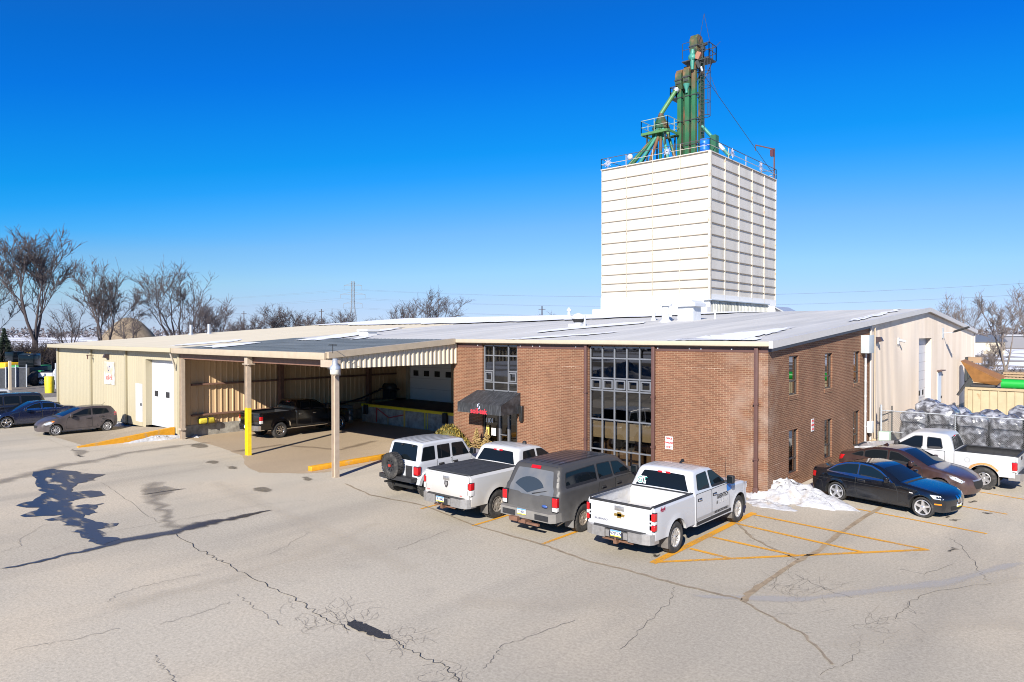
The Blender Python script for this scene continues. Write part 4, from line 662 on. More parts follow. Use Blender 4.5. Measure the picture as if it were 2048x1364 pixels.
def catm(P, n=4):
    """smooth the profile; a point with a third value keeps its corner"""
    out = []
    N = len(P)
    for i in range(N-1):
        p1, p2 = P[i], P[i+1]; p0 = P[i-1] if i > 0 and len(p1) < 3 else p1; p3 = P[i+2] if i+2 < N and len(p2) < 3 else p2
        L = math.hypot(p2[0]-p1[0], p2[1]-p1[1])
        def tan(a, b, c):
            la = math.hypot(b[0]-a[0], b[1]-a[1]) or 1e-6; lb = math.hypot(c[0]-b[0], c[1]-b[1]) or 1e-6
            k = L/(la+lb) if la > 1e-5 and lb > 1e-5 else 0
            return ((c[0]-a[0])*k, (c[1]-a[1])*k)
        t1 = tan(p0, p1, p2) if len(p1) < 3 and i > 0 else (p2[0]-p1[0], p2[1]-p1[1]); t2 = tan(p1, p2, p3) if len(p2) < 3 and i+2 < N else (p2[0]-p1[0], p2[1]-p1[1])
        for k in range(n):
            t = k/n; a = 2*t**3-3*t*t+1; b = t**3-2*t*t+t; c = -2*t**3+3*t*t; d = t**3-t*t
            out.append((a*p1[0]+b*t1[0]+c*p2[0]+d*t2[0], a*p1[1]+b*t1[1]+c*p2[1]+d*t2[1]))
    out.append(tuple(P[-1][:2])); return out
class Car:
    def __init__(s, name, label, pos, rz, W, wb, prof, belt, rw, arch=None, sill=.34, tum=.28, shoulder=.04, low=.06, pf=.12, pr=.05, sf=.22, sr=.06, er=.07, crown=.03, paint=None, waist=.62, tf=.7, tr=.35, group=None, zb0=.3, track=None, rearX=None, arches=(1, 1), cat='car'):
        s.root = thing(name, label, cat, pos, rz, group, local=True); s.W, s.wb, s.belt, s.rw = W, wb, belt, rw; s.arch = arch or rw+.07; s.sill = sill
        s.tum, s.sh, s.low, s.pf, s.pr, s.sf, s.sr, s.er, s.crown, s.waist, s.tf, s.tr = tum, shoulder, low, pf, pr, sf, sr, er, crown, waist, tf, tr
        s.prof = catm(prof); s.P = np.array(s.prof); s.x0 = s.P[:, 0].min(); s.x1 = s.P[:, 0].max(); s.paint = paint; s.arches = arches
        if rearX is not None: s.x0 = rearX
        s.zmax = s.P[:, 1].max()
    def dist(s, X, Z):
        d = np.full(X.shape, 9.)
        A = s.P[:-1]; B = s.P[1:]
        for a, b in zip(A, B):
            ab = b-a; L = ab@ab
            if L < 1e-9: continue
            t = np.clip(((X-a[0])*ab[0]+(Z-a[1])*ab[1])/L, 0, 1); d = np.minimum(d, np.hypot(X-a[0]-t*ab[0], Z-a[1]-t*ab[1]))
        return d
    def w(s, X, Z, edge=True):
        X = np.atleast_1d(np.asarray(X, float)); Z = np.atleast_1d(np.asarray(Z, float)); h = np.full(X.shape, s.W/2)
        u = np.clip((Z-s.belt)/.07, 0, 1); h -= s.sh*u*u*(3-2*u)+np.maximum(0, Z-s.belt)*s.tum
        h -= s.low*np.clip((s.waist-Z)/s.waist, 0, 1)**2+.012*np.clip((Z-s.waist)/(s.belt-s.waist), 0, 1)**2
        h -= s.pf*np.clip((X-(s.x1-s.tf))/s.tf, 0, 1)**2+s.pr*np.clip(((s.x0+s.tr)-X)/s.tr, 0, 1)**2
        for c, k in ((0, s.arches[0]), (s.wb, s.arches[1])):       # arch flare
            if k: r = np.hypot(X-c, Z-s.rw)-s.arch; h += .022*k*np.exp(-(r/.07)**2)*(Z < s.belt)
        if edge:
            d = s.dist(X, Z); q = np.clip(s.er-d, 0, s.er); h -= s.er-np.sqrt(np.maximum(s.er**2-q*q, 0))
        return h
    def deform(s, V):
        V = np.asarray(V, float).reshape(-1, 3); x, y, z = V[:, 0].copy(), V[:, 1], V[:, 2].copy(); q = (y/(s.W/2))**2
        V[:, 0] = x-s.sf*q*np.clip((x-(s.x1-.8))/.8, 0, 1)**1.5+s.sr*q*np.clip((s.x0+.5-x)/.5, 0, 1)
        u = np.clip((z-(s.belt-.15))/.3, 0, 1); V[:, 2] = z+s.crown*(1-np.minimum(q*1.25, 1))*u
        return V
    def grid(s, poly, step=.07, rings=()):
        bm = bmesh.new(); vs = [bm.verts.new((p[0], 0, p[1])) for p in poly]; f = bm.faces.new(vs)
        for t in rings: bmesh.ops.inset_region(bm, faces=[f], thickness=t, use_even_offset=True, use_boundary=True)
        xs = [p[0] for p in poly]; zs = [p[1] for p in poly]
        for ax, lo, hi in ((0, min(xs), max(xs)), (2, min(zs), max(zs))):
            k = int((hi-lo)/step)
            for i in range(1, k+1):
                c = lo+(hi-lo)*i/(k+1); co = [0, 0, 0]; no = [0, 0, 0]; co[ax] = c; no[ax] = 1
                bmesh.ops.bisect_plane(bm, geom=bm.verts[:]+bm.edges[:]+bm.faces[:], plane_co=co, plane_no=no, dist=1e-5)
        bmesh.ops.triangulate(bm, faces=[f for f in bm.faces if len(f.verts) > 4]); bm.verts.index_update()
        V = np.array([(v.co.x, v.co.z) for v in bm.verts]); F = [[v.index for v in f.verts] for f in bm.faces]
        E = [[v.index for v in e.verts] for e in bm.edges if len(e.link_faces) == 1]; bm.free(); return V, F, E
    def patch(s, mb, poly, off=.004, side=-1, mi=0, step=.12, thick=0., edge=False, rnd=0):
        """panel lying on the body side (side -1 right, +1 left)"""
        if rnd: poly = roundp(poly, rnd)
        V, F, E = s.grid(poly, step); y = s.w(V[:, 0], V[:, 1], edge)+off
        o = s.deform(np.stack([V[:, 0], side*y, V[:, 1]], 1)); mb.add(o, F, mi, True)
        if thick:
            i = s.deform(np.stack([V[:, 0], side*(y-thick), V[:, 1]], 1)); n = len(V); mb.add(np.vstack([o, i]), [[a, b, n+b, n+a] for a, b in E]+[[k+n for k in f] for f in F], mi)
        return mb
    def arc(s, p):                   # arclength of the profile point nearest p
        d = np.hypot(s.P[:, 0]-p[0], s.P[:, 1]-p[1]); i = int(d.argmin()); L = np.concatenate([[0], np.cumsum(np.hypot(*np.diff(s.P, axis=0).T))]); s.L = L; return L[i]
    def top(s, mb, pa, pb, poly, off=.004, mi=0, n=(6, 8), absy=False, rnd=0):
        """panel lying on the long profile between two of its points; poly in (0..1, -1..1)"""
        a, b = s.arc(pa), s.arc(pb)
        if rnd: poly = roundp(poly, rnd)
        V, F, E = s.grid(poly, .17); t = a+(b-a)*V[:, 0]; X = np.interp(t, s.L, s.P[:, 0]); Z = np.interp(t, s.L, s.P[:, 1])
        e = .02; Xd = np.interp(t+e, s.L, s.P[:, 0])-np.interp(t-e, s.L, s.P[:, 0]); Zd = np.interp(t+e, s.L, s.P[:, 1])-np.interp(t-e, s.L, s.P[:, 1]); q = np.hypot(Xd, Zd)+1e-9
        wy = s.w(X, Z, False)-s.er if not absy else 1.
        mb.add(s.deform(np.stack([X-Zd/q*off, V[:, 1]*wy, Z+Xd/q*off], 1)), F, mi, True); return mb
    def outline(s, poly_top, xa, xb, arches):
        """close a top profile with a sill line and wheel arches"""
        P = list(poly_top); xe, xs = P[-1][0], P[0][0]; z0 = s.sill; r = s.arch; B = []
        for c in sorted(arches, reverse=True):
            a0 = math.asin(max(-1, min(1, (z0-s.rw)/r))); 
            for k in range(17):
                a = a0+(PI-2*a0)*k/16; B.append((c+r*math.cos(a), s.rw+r*math.sin(a)))
        return P, B
    def body(s, prof=None, arches=None, mi=0, name='body', step=.075, mats=None):
        P = [tuple(p) for p in (s.prof if prof is None else prof)]; arches = [0, s.wb] if arches is None else arches; P, B = s.outline(P, 0, 0, arches); mb = MB(); poly = P+B
        V, F, E = s.grid(poly, step, (s.er*.16, s.er*.26, s.er*.4)); y = s.w(V[:, 0], V[:, 1])
        for sd in (-1, 1): mb.add(s.deform(np.stack([V[:, 0], sd*y, V[:, 1]], 1)), F, 0, True)
        # ribbon over the top and underneath
        def rib(Q, mi, cl=False):
            Q = np.array(Q); yy = s.w(Q[:, 0], Q[:, 1]); cols = np.linspace(-1, 1, 11); V = []
            for (x, z), h in zip(Q, yy): V += [(x, c*h, z) for c in cols]
            m = len(cols); mb.add(s.deform(V), [[i*m+k, (i+1)*m+k, (i+1)*m+k+1, i*m+k+1] for i in range(len(Q)-1) for k in range(m-1)], mi, True)
        rib(P, 0); rib([P[-1]]+B+[P[0]], 1)
        o = mb.build(name, mats or [s.paint, M_UNDER], s.root, weld=True, sharp=42); return o
    def part(s, name, mb, mats, parent=None, sharp=None, weld=False): return mb.build(name, mats, parent or s.root, sharp=sharp, weld=weld)
    def window(s, poly, name='window', sides=(-1, 1), rim=None, rnd=.05, glass=None, off=0.):
        for sd in sides:
            mb = MB(); s.patch(mb, grow(poly, .022-2*off), .003+off, sd, 1, .15, rnd=rnd); s.patch(mb, poly, .0065+off, sd, 0, .15, rnd=rnd); s.part(name, mb, [glass or M_CGLASS, rim or M_SEAL])
    def door(s, poly, handle=None, sides=(-1, 1), hm=None, name='door', extra=None):
        for sd in sides:
            mb = MB(); s.patch(mb, grow(poly, .015), .0012, sd, 1, .13, rnd=.05); s.patch(mb, poly, .0032, sd, 0, .10, rnd=.05); d = s.part(name, mb, [s.paint, M_GAP])
            if handle:
                h = MB(); x, z = handle; y = sd*(float(s.w(x, z)[0])+.004); h.box((x-.1, y, z-.022), (x+.1, y+sd*.035, z+.022), bev=.014); h.box((x-.125, y, z-.04), (x+.125, y+sd*.006, z+.04), 1, bev=.004); s.part('handle', h, [hm or s.paint, M_TRIMB if hm is None else M_GAP], d)
    def mirror(s, x, z, m=None, sides=(-1, 1), sc=1.):
        for sd in sides:
            y = sd*float(s.w(x, z)[0]); mb = MB(); mb.box((x-.03*sc, y, z), (x+.03*sc, y+sd*.1*sc, z+.05), 1); mb.box((x-.07*sc, y+sd*.08*sc, z-.02*sc), (x+.08*sc, y+sd*.27*sc, z+.2*sc), 0, bev=.04); mb.box((x-.074*sc, y+sd*.1*sc, z+.0*sc), (x-.068*sc, y+sd*.25*sc, z+.18*sc), 2); s.part('mirror', mb, [m or s.paint, M_TRIMB, M_CGLASS])
    def wheels(s, style, rim=.23, width=.24, inset=.0, knob=False, rimm=None, xs=None, lip=True):
        r = s.rw; proto = None
        for x in (xs or (0, s.wb)):
            for sd in (-1, 1):
                y = sd*(s.W/2-width/2-.015-inset)
                if proto is None:
                    proto = {}
                if sd not in proto:
                    proto[sd] = wheel(s, r, width, rim, style, sd, knob, rimm); o = proto[sd]
                else: o = copy_tree(proto[sd], s.root)
                o.location = (x, y, r-.004)
    def plate(s, x, y, z, txt=None, nx=-1, tilt=0.):
        mb = MB(); a = .155; mb.box((x, y-a, z-.078), (x+nx*.012, y+a, z+.078), 0); mb.box((x+nx*.012, y-a, z+.045), (x+nx*.014, y+a, z+.078), 1); mb.box((x+nx*.012, y-a, z-.078), (x+nx*.014, y+a, z-.05), 2)
        if txt: text_mb(mb, txt, .095, (x+nx*.015, y, z-.004), (0, nx, 0), (0, 0, 1), 3, weight=.003)
        else: mb.box((x+nx*.012, y-.11, z-.025), (x+nx*.0135, y+.11, z+.03), 3) if False else None
        s.part('licence_plate', mb, [M_PLATE, M_PLB, M_PLY, M_INK])
    def tail(s, x, z0, z1, wr, ws, mats, split=None, sides=(-1, 1), proud=.012):
        """lamp wrapping a rear corner: wr across the back, ws along the side"""
        for sd in sides:
            ym = float(s.w(x+.06, (z0+z1)/2)[0]); mb = MB(); zz = [z0, *(split or []), z1]
            for k in range(len(zz)-1): mb.box((x-proud, sd*(ym-wr), zz[k]+.003), (x+ws, sd*(ym+proud), zz[k+1]-.003), k % len(mats), bev=.018)
            mb.box((x-proud+.008, sd*(ym-wr-.014), z0-.014), (x+ws+.014, sd*(ym+proud-.008), z1+.014), len(mats), bev=.015); s.part('tail_light', mb, list(mats)+[M_SEAL])
def grow(poly, d):
    P = [Vector((p[0], p[1])) for p in poly]; n = len(P); A = sum(P[i].x*P[(i+1) % n].y-P[(i+1) % n].x*P[i].y for i in range(n)); sg = 1 if A > 0 else -1; out = []
    for i in range(n):
        a = (P[i]-P[i-1]).normalized(); b = (P[(i+1) % n]-P[i]).normalized(); na = Vector((a.y, -a.x))*sg; nb = Vector((b.y, -b.x))*sg; m = (na+nb)
        m = m/max(.35, (m.length_squared/2)); q = P[i]+m*d; out.append((q.x, q.y))
    return out
def roundp(poly, r, n=4):
    P = [Vector((p[0], p[1])) for p in poly]; out = []
    for i in range(len(P)):
        a, b, c = P[i-1], P[i], P[(i+1) % len(P)]; u = a-b; v = c-b; k = min(r, .45*u.length, .45*v.length); p = b+u.normalized()*k; q = b+v.normalized()*k
        for j in range(n+1): t = j/n; e = p*(1-t)**2+b*2*t*(1-t)+q*t*t; out.append((e.x, e.y))
    return out
def wheel(c, r, w, rim, style, sd, knob, rimm=None):
    """hub > tyre, rim; axis along y, outer face towards sd"""
    h = MB(); h.lathe([(0, -w*.2), (rim*.9, -w*.2), (rim*.9, w*.12*1), (0, w*.12)] if sd > 0 else [(0, -w*.12), (rim*.9, -w*.12), (rim*.9, w*.2), (0, w*.2)], axis='Y', n=20); o = h.build('wheel', M_RIMD, c.root)
    t = MB(); e = w/2; t.lathe([(rim, -e*.8), (rim+.03, -e*.95), (r-.06, -e), (r-.02, -e*.9), (r, -e*.7), (r, e*.7), (r-.02, e*.9), (r-.06, e), (rim+.03, e*.95), (rim, e*.8)], axis='Y', n=36)
    if knob:
        rr = random.Random(2)
        for k in range(30):
            a = 2*PI*k/30
            for q in (-1, -.33, .33, 1):
                b = a+(.1 if q > 0 else 0); R = Matrix.Rotation(-b, 3, 'Y'); cc = Vector((math.cos(b)*r, q*e*.72, math.sin(b)*r)); vs = [cc+R@Vector((x*.014, y*.03, z*.032)) for x in (-1, 1) for y in (-1, 1) for z in (-1, 1)]; t.add(vs, [[0, 1, 3, 2], [4, 6, 7, 5], [0, 4, 5, 1], [2, 3, 7, 6], [0, 2, 6, 4], [1, 5, 7, 3]])
    tb = t.build('tyre', M_TYRE, o); ORG[tb.name] = Vector()
    m = MB(); f = sd*(e*.62); m.lathe([(rim, sd*e*.86), (rim-.012, sd*e*.9), (rim-.028, sd*e*.84), (rim-.03, sd*e*.2), (rim-.03, -sd*e*.5)], axis='Y', n=32); ns, kind = style
    m.lathe([(0, f+sd*.018), (rim*.16, f+sd*.016), (rim*.26, f), (rim*.28, f-sd*.05)], axis='Y', n=20)
    for k in range(ns):
        a = 2*PI*k/ns+PI/2
        for off in ((-.5, .5) if kind == 'twin' else (0,)):
            w0 = rim*(.5 if kind == 'wide' else .34)*(.9 if kind != 'twin' else .45)*6/ns; w1 = w0*(.62 if kind == 'star' else .95); aa = a+off*(.42*5/ns)
            d = Vector((math.cos(aa), 0, math.sin(aa))); n2 = Vector((-d.z, 0, d.x)); p = d*rim*.18+n2*0; q = d*(rim-.02); Y = Vector((0, 1, 0)); vs = []
            for pt, ww, yy in ((p, w0, f+sd*.004), (q, w1, sd*e*.74)):
                vs += [pt-n2*ww/2+Y*yy, pt+n2*ww/2+Y*yy, pt+n2*ww/2*1.1+Y*(yy-sd*.05), pt-n2*ww/2*1.1+Y*(yy-sd*.05)]
            m.add(vs, [[0, 1, 5, 4], [1, 2, 6, 5], [2, 3, 7, 6], [3, 0, 4, 7]])
    rm = m.build('rim', rimm or M_RIM, o); return o
def step_bumper(c, xb, z0, z1, mats, wd=None, lip=.0, drop=0.):
    """pick-up rear bumper: two ends and a lower step pad in the middle"""
    W2 = (wd or c.W)/2-.03; mb = MB()
    mb.prism([(xb-.16, -.32), (xb-.16, .32), (xb+.05, .32), (xb+.05, -.32)], z0+.03, z1-.05, 'XY', 0)
    for sd in (-1, 1): mb.prism([(xb-.17, .34*sd), (xb-.16, (W2-.25)*sd), (xb-.09, (W2-.06)*sd), (xb+.02, W2*sd), (xb+.24, (W2+.01)*sd), (xb+.24, (W2-.08)*sd), (xb+.02, .34*sd)][::sd], z0, z1, 'XY', 0)
    mb.prism([(xb-.165, -(W2-.3)), (xb-.165, W2-.3), (xb+.02, W2-.2), (xb+.02, -(W2-.2))], z1+.001, z1+.012, 'XY', 1)
    mb.box((xb-.18, -.2, z0+.02), (xb-.161, .2, z1-.06), 2); c.part('rear_bumper', mb, mats+[M_TRIMB])
    h = MB(); h.box((xb-.22, -.05, z0-.1), (xb+.1, .05, z0-.01)); h.tube([(xb-.2, 0, z0-.02), (xb-.2, 0, z0+.05)], .028, 8); h.box((xb-.1, -.45, z0-.07), (xb-.04, .45, z0-.02)); c.part('tow_hitch', h, mat('rusty_hitch', (.14, .07, .04), .7, var=.3))
def bed(c, xr, xf, zr, zf, mats, tail_h=None, open_=True):
    """pick-up box: outer sides with arch, rails, floor, tailgate"""
    t = .075; zl = c.sill+.12; P = [(xr, zl), (xr, zr-.02), (xr+.03, zr), (xf-.01, zr), (xf-.01, zl)]; A = []
    r = c.arch; a0 = math.asin(max(-1, min(1, (zl-c.rw)/r)))
    for k in range(17): a = a0+(PI-2*a0)*k/16; A.append((r*math.cos(a), c.rw+r*math.sin(a)))
    poly = P+A; mb = MB()
    for sd in (-1, 1):
        V, F, E = c.grid(poly, .075); y = c.w(V[:, 0], V[:, 1], False); d = np.clip(.06-(zr-V[:, 1]), 0, .06); y = y-(.06-np.sqrt(np.maximum(.0036-d*d, 0)))*.6
        o = c.deform(np.stack([V[:, 0], sd*y, V[:, 1]], 1)); mb.add(o, F, 0, True); i = c.deform(np.stack([V[:, 0], sd*(y-t), V[:, 1]], 1)); n = len(V)
        mb.add(np.vstack([o, i]), [[a, b, n+b, n+a] for a, b in E], 0); mb.add(i, F, 1)
        wh = [(-.42, zf), (-.3, zf+.2), (.3, zf+.2), (.42, zf)]; mb.prism(wh, sd*(c.W/2-.35), sd*(c.W/2-t-.03), 'XZ', 1)
    W2 = c.W/2-.06; mb.box((xr+.05, -W2+.06, zf-.06), (xf-.02, W2-.06, zf), 1); mb.box((xf-.06, -W2+.02, zl), (xf-.012, W2-.02, zr-.02), 1)
    mb.box((xr+.3, -.6, .42), (xf, .6, .62), 2); mb.tube([(-.02, -c.W/2+.2, c.rw), (-.02, c.W/2-.2, c.rw)], .07, 8, 2)
    c.part('cargo_bed', mb, mats+[M_UNDER], sharp=40)
    for k in range(8): pass
    g = MB(); W3 = c.W/2-.085; g.box((xr-.012, -W3, zl+.03), (xr+.045, W3, zr-.035), 0, bev=.016); g.box((xr-.016, -W3+.02, zr-.06), (xr+.05, W3-.02, zr-.005), 1, bev=.012)
    return c.part('tailgate', g, [mats[0], M_TRIMB if open_ else mats[0]])
def rails(c, xr, xf, zr):
    mb = MB()
    for sd in (-1, 1): y = float(c.w(.5, zr-.03, False)[0])-.03; mb.box((xr+.02, sd*(y-.075), zr-.004), (xf-.02, sd*(y+.012), zr+.02), bev=.008)
    mb.box((xf-.09, -c.W/2+.15, zr-.02), (xf-.012, c.W/2-.15, zr+.0), bev=.006); c.part('bed_rail', mb, M_TRIMB)
def mudflaps(c, x, n='mudflap', lo=.22, m=None):
    for sd in (-1, 1): mb = MB(); mb.box((x, sd*(c.W/2-.3), lo), (x+.02, sd*(c.W/2-.0), c.rw+.15)); c.part(n, mb, m or mat('dusty_mudflap', (.12, .11, .10), .9, var=.3))
def exhaust(c, x, y, z):
    mb = MB(); mb.tube([(x+.35, y, z+.05), (x, y, z)], .045, 10, cap=False); mb.tube([(x+.34, y, z+.05), (x+.02, y, z)], .035, 10, 1); c.part('exhaust_pipe', mb, [M_DCHR, M_RIMD])
def seam(c, name, P, w=.012, sides=(-1, 1), off=.0035):
    for sd in sides:
        mb = MB()
        for (x0, z0), (x1, z1) in zip(P, P[1:]):
            d = math.hypot(x1-x0, z1-z0); nx, nz = -(z1-z0)/d*w/2, (x1-x0)/d*w/2; c.patch(mb, [(x0-nx, z0-nz), (x1-nx, z1-nz), (x1+nx, z1+nz), (x0+nx, z0+nz)], off, sd, 0, step=.08, edge=True)
        c.part(name, mb, M_GAP)
def hood_seam(c, a, b, y=.93, w=.016):
    mb = MB()
    for q in (-y, y): c.top(mb, a, b, [(.02, q-w), (.98, q-w), (.98, q+w), (.02, q+w)], .003)
    c.top(mb, a, (a[0]+.03, a[1]-.004), [(0, -y), (1, -y), (1, y), (0, y)], .003); c.part('hood_seam', mb, M_GAP)
def fuel(c, x, z, r=.075, sides=(1,)):
    for sd in sides:
        mb = MB(); c.patch(mb, [(x+(r+.005)*math.cos(t), z+(r+.005)*math.sin(t)) for t in np.linspace(0, 2*PI, 15)[:-1]], .002, sd, 1); c.patch(mb, [(x+r*math.cos(t), z+r*math.sin(t)) for t in np.linspace(0, 2*PI, 15)[:-1]], .004, sd, 0); c.part('fuel_door', mb, [c.paint, M_GAP])
RZ = PI/2                       # nose towards +Y (towards the front wall)
def carpos(px, wb_dir, W):      # root sits on the centre line; contact pixel is the right-hand rear tyre
    p = G(*px); return p
# ---------------------------------------------------------------- white crew-cab pick-up with door lettering
def pickup(name, label, pos, rz, spec):
    S = spec; c = Car(name, label, pos, rz, S['W'], S['wb'], S['cab'], S['belt'], S['rw'], arch=S.get('arch'), sill=.42, paint=S['paint'], tum=.30, shoulder=.03, low=.05, pf=.10, pr=.02, sf=.2, sr=.05, er=.085, crown=.035, waist=.75, rearX=S['xr'], cat='pickup truck')
    c.body(arches=[c.wb]); tg = bed(c, S['xr'], S['xc'], S['zr'], S['zf'], S['bedmats'], open_=S.get('open', True))
    for w_ in S['windows']: c.window(w_)
    for d_, h_ in S['doors']: c.door(d_, h_, hm=S.get('hm'))
    mb = MB(); c.top(mb, S['back'][0], S['back'][1], [(0, -.93), (1, -.82), (1, .82), (0, .93)], .006, rnd=.06); c.part('rear_window', mb, M_CGLASS)
    mb = MB(); c.top(mb, S['ws'][0], S['ws'][1], [(0, -.9), (1, -1.0), (1, 1.0), (0, .9)], .006, rnd=.06); c.part('windshield', mb, M_CGLASS)
    mb = MB(); xb = S['back'][1][0]; zb = S['back'][1][1]; mb.box((xb-.03, -.2, zb+.0), (xb+.1, .2, zb+.055), 0, bev=.02); mb.box((xb-.034, -.06, zb+.01), (xb+.05, .06, zb+.05), 1, bev=.01); c.part('brake_light', mb, [M_TAIL, M_TAILW])
    mb = MB(); 
    for y in np.linspace(-.5, .5, 6): c.top(mb, S['roof'][0], S['roof'][1], [(0, y-.012), (1, y-.012), (1, y+.012), (0, y+.012)], .007, absy=True)
    c.part('roof_ribs', mb, S['paint'])
    c.mirror(S['mir'][0], S['mir'][1], M_TRIMB, sc=S.get('msc', 1.05)); c.tail(S['xr'], S['tl'][0], S['tl'][1], S['tl'][2], S['tl'][3], S['tlm'], S.get('tls'))
    step_bumper(c, S['xr'], S['bz'][0], S['bz'][1], S['bm']); c.wheels(S['wheel'], rim=S['rim'], width=S.get('ww', .27), knob=S.get('knob', False), rimm=S.get('rimm'))
    mudflaps(c, -S['rw']-.06) if S.get('flap', True) else None; mudflaps(c, S['wb']-S['rw']-.1) if S.get('flap', True) else None
    mb = MB(); mb.box((c.x1-.12, -.85, .45), (c.x1+.06, .85, .72), bev=.06); c.part('front_bumper', mb, S.get('fbm', M_DCHR))
    for sd in (-1, 1): mb = MB(); mb.box((c.x1-.3, sd*.62, .88), (c.x1-.06, sd*(c.W/2-.115), 1.08), 0, bev=.03); c.part('headlight', mb, M_HEADL)
    mb = MB(); mb.box((c.x1-.12, -.6, .78), (c.x1+.0, .6, 1.1), bev=.03); c.part('grille', mb, M_TRIMB)
    h = MB(); h.box((S['xr']-.025, -.14, S['zr']-.22), (S['xr']-.01, .14, S['zr']-.1), bev=.01); h.box((S['xr']-.03, -.1, S['zr']-.19), (S['xr']-.024, .1, S['zr']-.13), bev=.01); c.part('handle', h, S.get('thm', M_TRIMB), tg)
    seam(c, 'fender_seam', [(S['wb']+.52, .62), (S['wb']+.5, S['belt']-.16)]); hood_seam(c, S['ws'][1], (S['wb']+.7, S['belt']-.15)); fuel(c, S['xc']-.42, S['zr']-.28, .08, (1,) if S['xr'] < -1 else (1,))
    for sd in (-1, 1): mb = MB(); c.patch(mb, [(S['xc']+.1, .47), (S['xc']+.1, .56), (S['wb']-.58, .56), (S['wb']-.58, .47)], .006, sd, 0); c.part('rocker_trim', mb, M_TRIMB)
    return c, tg
M_WHITE = mat('white_car_paint', (.47, .48, .50), .25, coat=.6, spec=.4, dirt=((.4, .37, .32), 1.0, .55)); M_WHITE2 = mat('dusty_white_paint', (.46, .46, .455), .3, coat=.4, spec=.4, dirt=((.40, .34, .26), 1.35, .95))
M_WHITE3 = mat('cool_white_paint', (.46, .475, .50), .3, coat=.5, spec=.4, dirt=((.46, .41, .34), .75, .7)); M_GREYP = mat('dusty_grey_paint', (.05, .048, .046), .45, coat=.0, dirt=((.15, .145, .14), 1.4, .9)); M_BLKP = mat('black_car_paint', (.005, .006, .009), .12, coat=.8, dirt=((.06, .06, .06), .75, .4)); M_BLKT = mat('black_truck_paint', (.004, .004, .005), .14, coat=.7, dirt=((.03, .03, .03), .6, .3)); M_MAROON = mat('dark_maroon_paint', (.028, .014, .013), .25, coat=.8, dirt=((.14, .085, .07), 1.25, .7))
M_BEDW = mat('white_bed_paint', (.48, .48, .48), .5, var=.1, vscale=3, col2=(.5, .47, .42), c2lo=.5, c2hi=.75)
def crew_cab(xc, xw, wb, zt, belt, hood):
    return [(xc, .45, 1), (xc, belt-.08), (xc+.03, belt+.08), (xc+.17, zt-.16), (xc+.23, zt-.07), (xc+.36, zt-.015), (xc+.9, zt+.0), (xw-1.15, zt-.005), (xw-.78, zt-.055), (xw-.66, zt-.11), (xw-.1, belt+.09), (xw+.03, belt+.02, 1), (xw+.15, hood+.01), (wb+.35, hood-.05), (wb+.72, hood-.12), (wb+.86, hood-.22), (wb+.92, .85), (wb+.9, .6), (wb+.82, .45, 1)]
rr_ = G(1345, 1105); S1 = dict(W=2.03, wb=3.88, rw=.405, belt=1.32, xr=-1.12, xc=1.0, zr=1.36, zf=.86, cab=crew_cab(1.0, 3.12, 3.88, 1.885, 1.32, 1.25), paint=M_WHITE, bedmats=[M_WHITE, M_BEDW], arch=.50,
    windows=[[(1.29, 1.40), (1.42, 1.75), (1.98, 1.77), (1.98, 1.38)], [(2.12, 1.37), (2.12, 1.77), (2.36, 1.755), (2.93, 1.42), (2.96, 1.36)]], doors=[([(1.1, .6), (1.09, 1.3), (2.02, 1.3), (2.02, .54), (1.3, .54)], (1.3, 1.14)), ([(2.05, .54), (2.05, 1.3), (3.1, 1.3), (3.18, .95), (3.18, .54)], (2.22, 1.14))], hm=M_CHROME,
    back=((1.03, 1.36), (1.19, 1.75)), ws=((2.5, 1.74), (3.1, 1.36)), roof=((1.4, 1.87), (2.3, 1.87)), mir=(2.95, 1.36), tl=(.78, 1.22, .15, .13), tlm=[M_TAIL, M_TAILW, M_TAIL], tls=[.93, 1.02], bz=(.45, .70), bm=[M_DCHR, M_TRIMB], wheel=(6, 'twin'), rim=.25, thm=M_DCHR, rimm=mat('bright_alloy', (.62, .60, .57), .35, metal=.6))
c, tg = pickup('pickup_truck', 'white crew-cab pickup with empty open bed and GREENTECH door lettering', (rr_[0]-.90, rr_[1]+.02, 0), RZ, S1); rails(c, -1.12, 1.0, 1.36)
mb = MB(); c.patch(mb, [(1.12, .60), (1.12, .67), (3.14, .67), (3.14, .60)], .012, -1, 0); c.patch(mb, [(1.12, .60), (1.12, .67), (3.14, .67), (3.14, .60)], .012, 1, 0); c.part('side_moulding', mb, mat('grey_moulding', (.3, .29, .28), .5))
def sidetext(c, txt, size, x, z, m, off=.012, sx=1., slant=0., weight=.002, name='lettering'):
    y = -(float(c.w(x, z)[0])+off); mb = MB(); text_mb(mb, txt, size, (x, y, z), (1, 0, slant), (0, 0, 1), sx=sx, weight=weight); c.part(name, mb, m)
M_BKV = mat('black_vinyl', (.03, .03, .035), .5); M_GRV = mat('pale_grey_vinyl', (.42, .42, .43), .5); M_MARV = mat('maroon_vinyl', (.25, .01, .05), .4)
sidetext(c, 'GREENTECH', .165, 2.72, 1.03, M_BKV, weight=.003, sx=.8); sidetext(c, '///', .12, 2.36, .88, M_BKV); sidetext(c, 'OF IOWA', .16, 2.76, .88, M_GRV, sx=.85, weight=0); sidetext(c, '100% EMPLOYEE OWNED', .09, 2.6, .635, M_BKV, .016, sx=.85); sidetext(c, 'serving growers', .06, 2.9, .73, M_GRV) if False else None
sidetext(c, '4x4', .16, -.72, 1.26, M_MARV, .004, weight=.006)
mb = MB(); c.patch(mb, [(3.02, 1.08), (2.98, 1.27), (3.22, 1.29), (3.34, 1.16), (3.3, 1.1)], .01, -1, 0, rnd=.05); c.part('blue_decal', mb, mat('blue_vinyl', (.02, .16, .50), .4))
mb = MB()
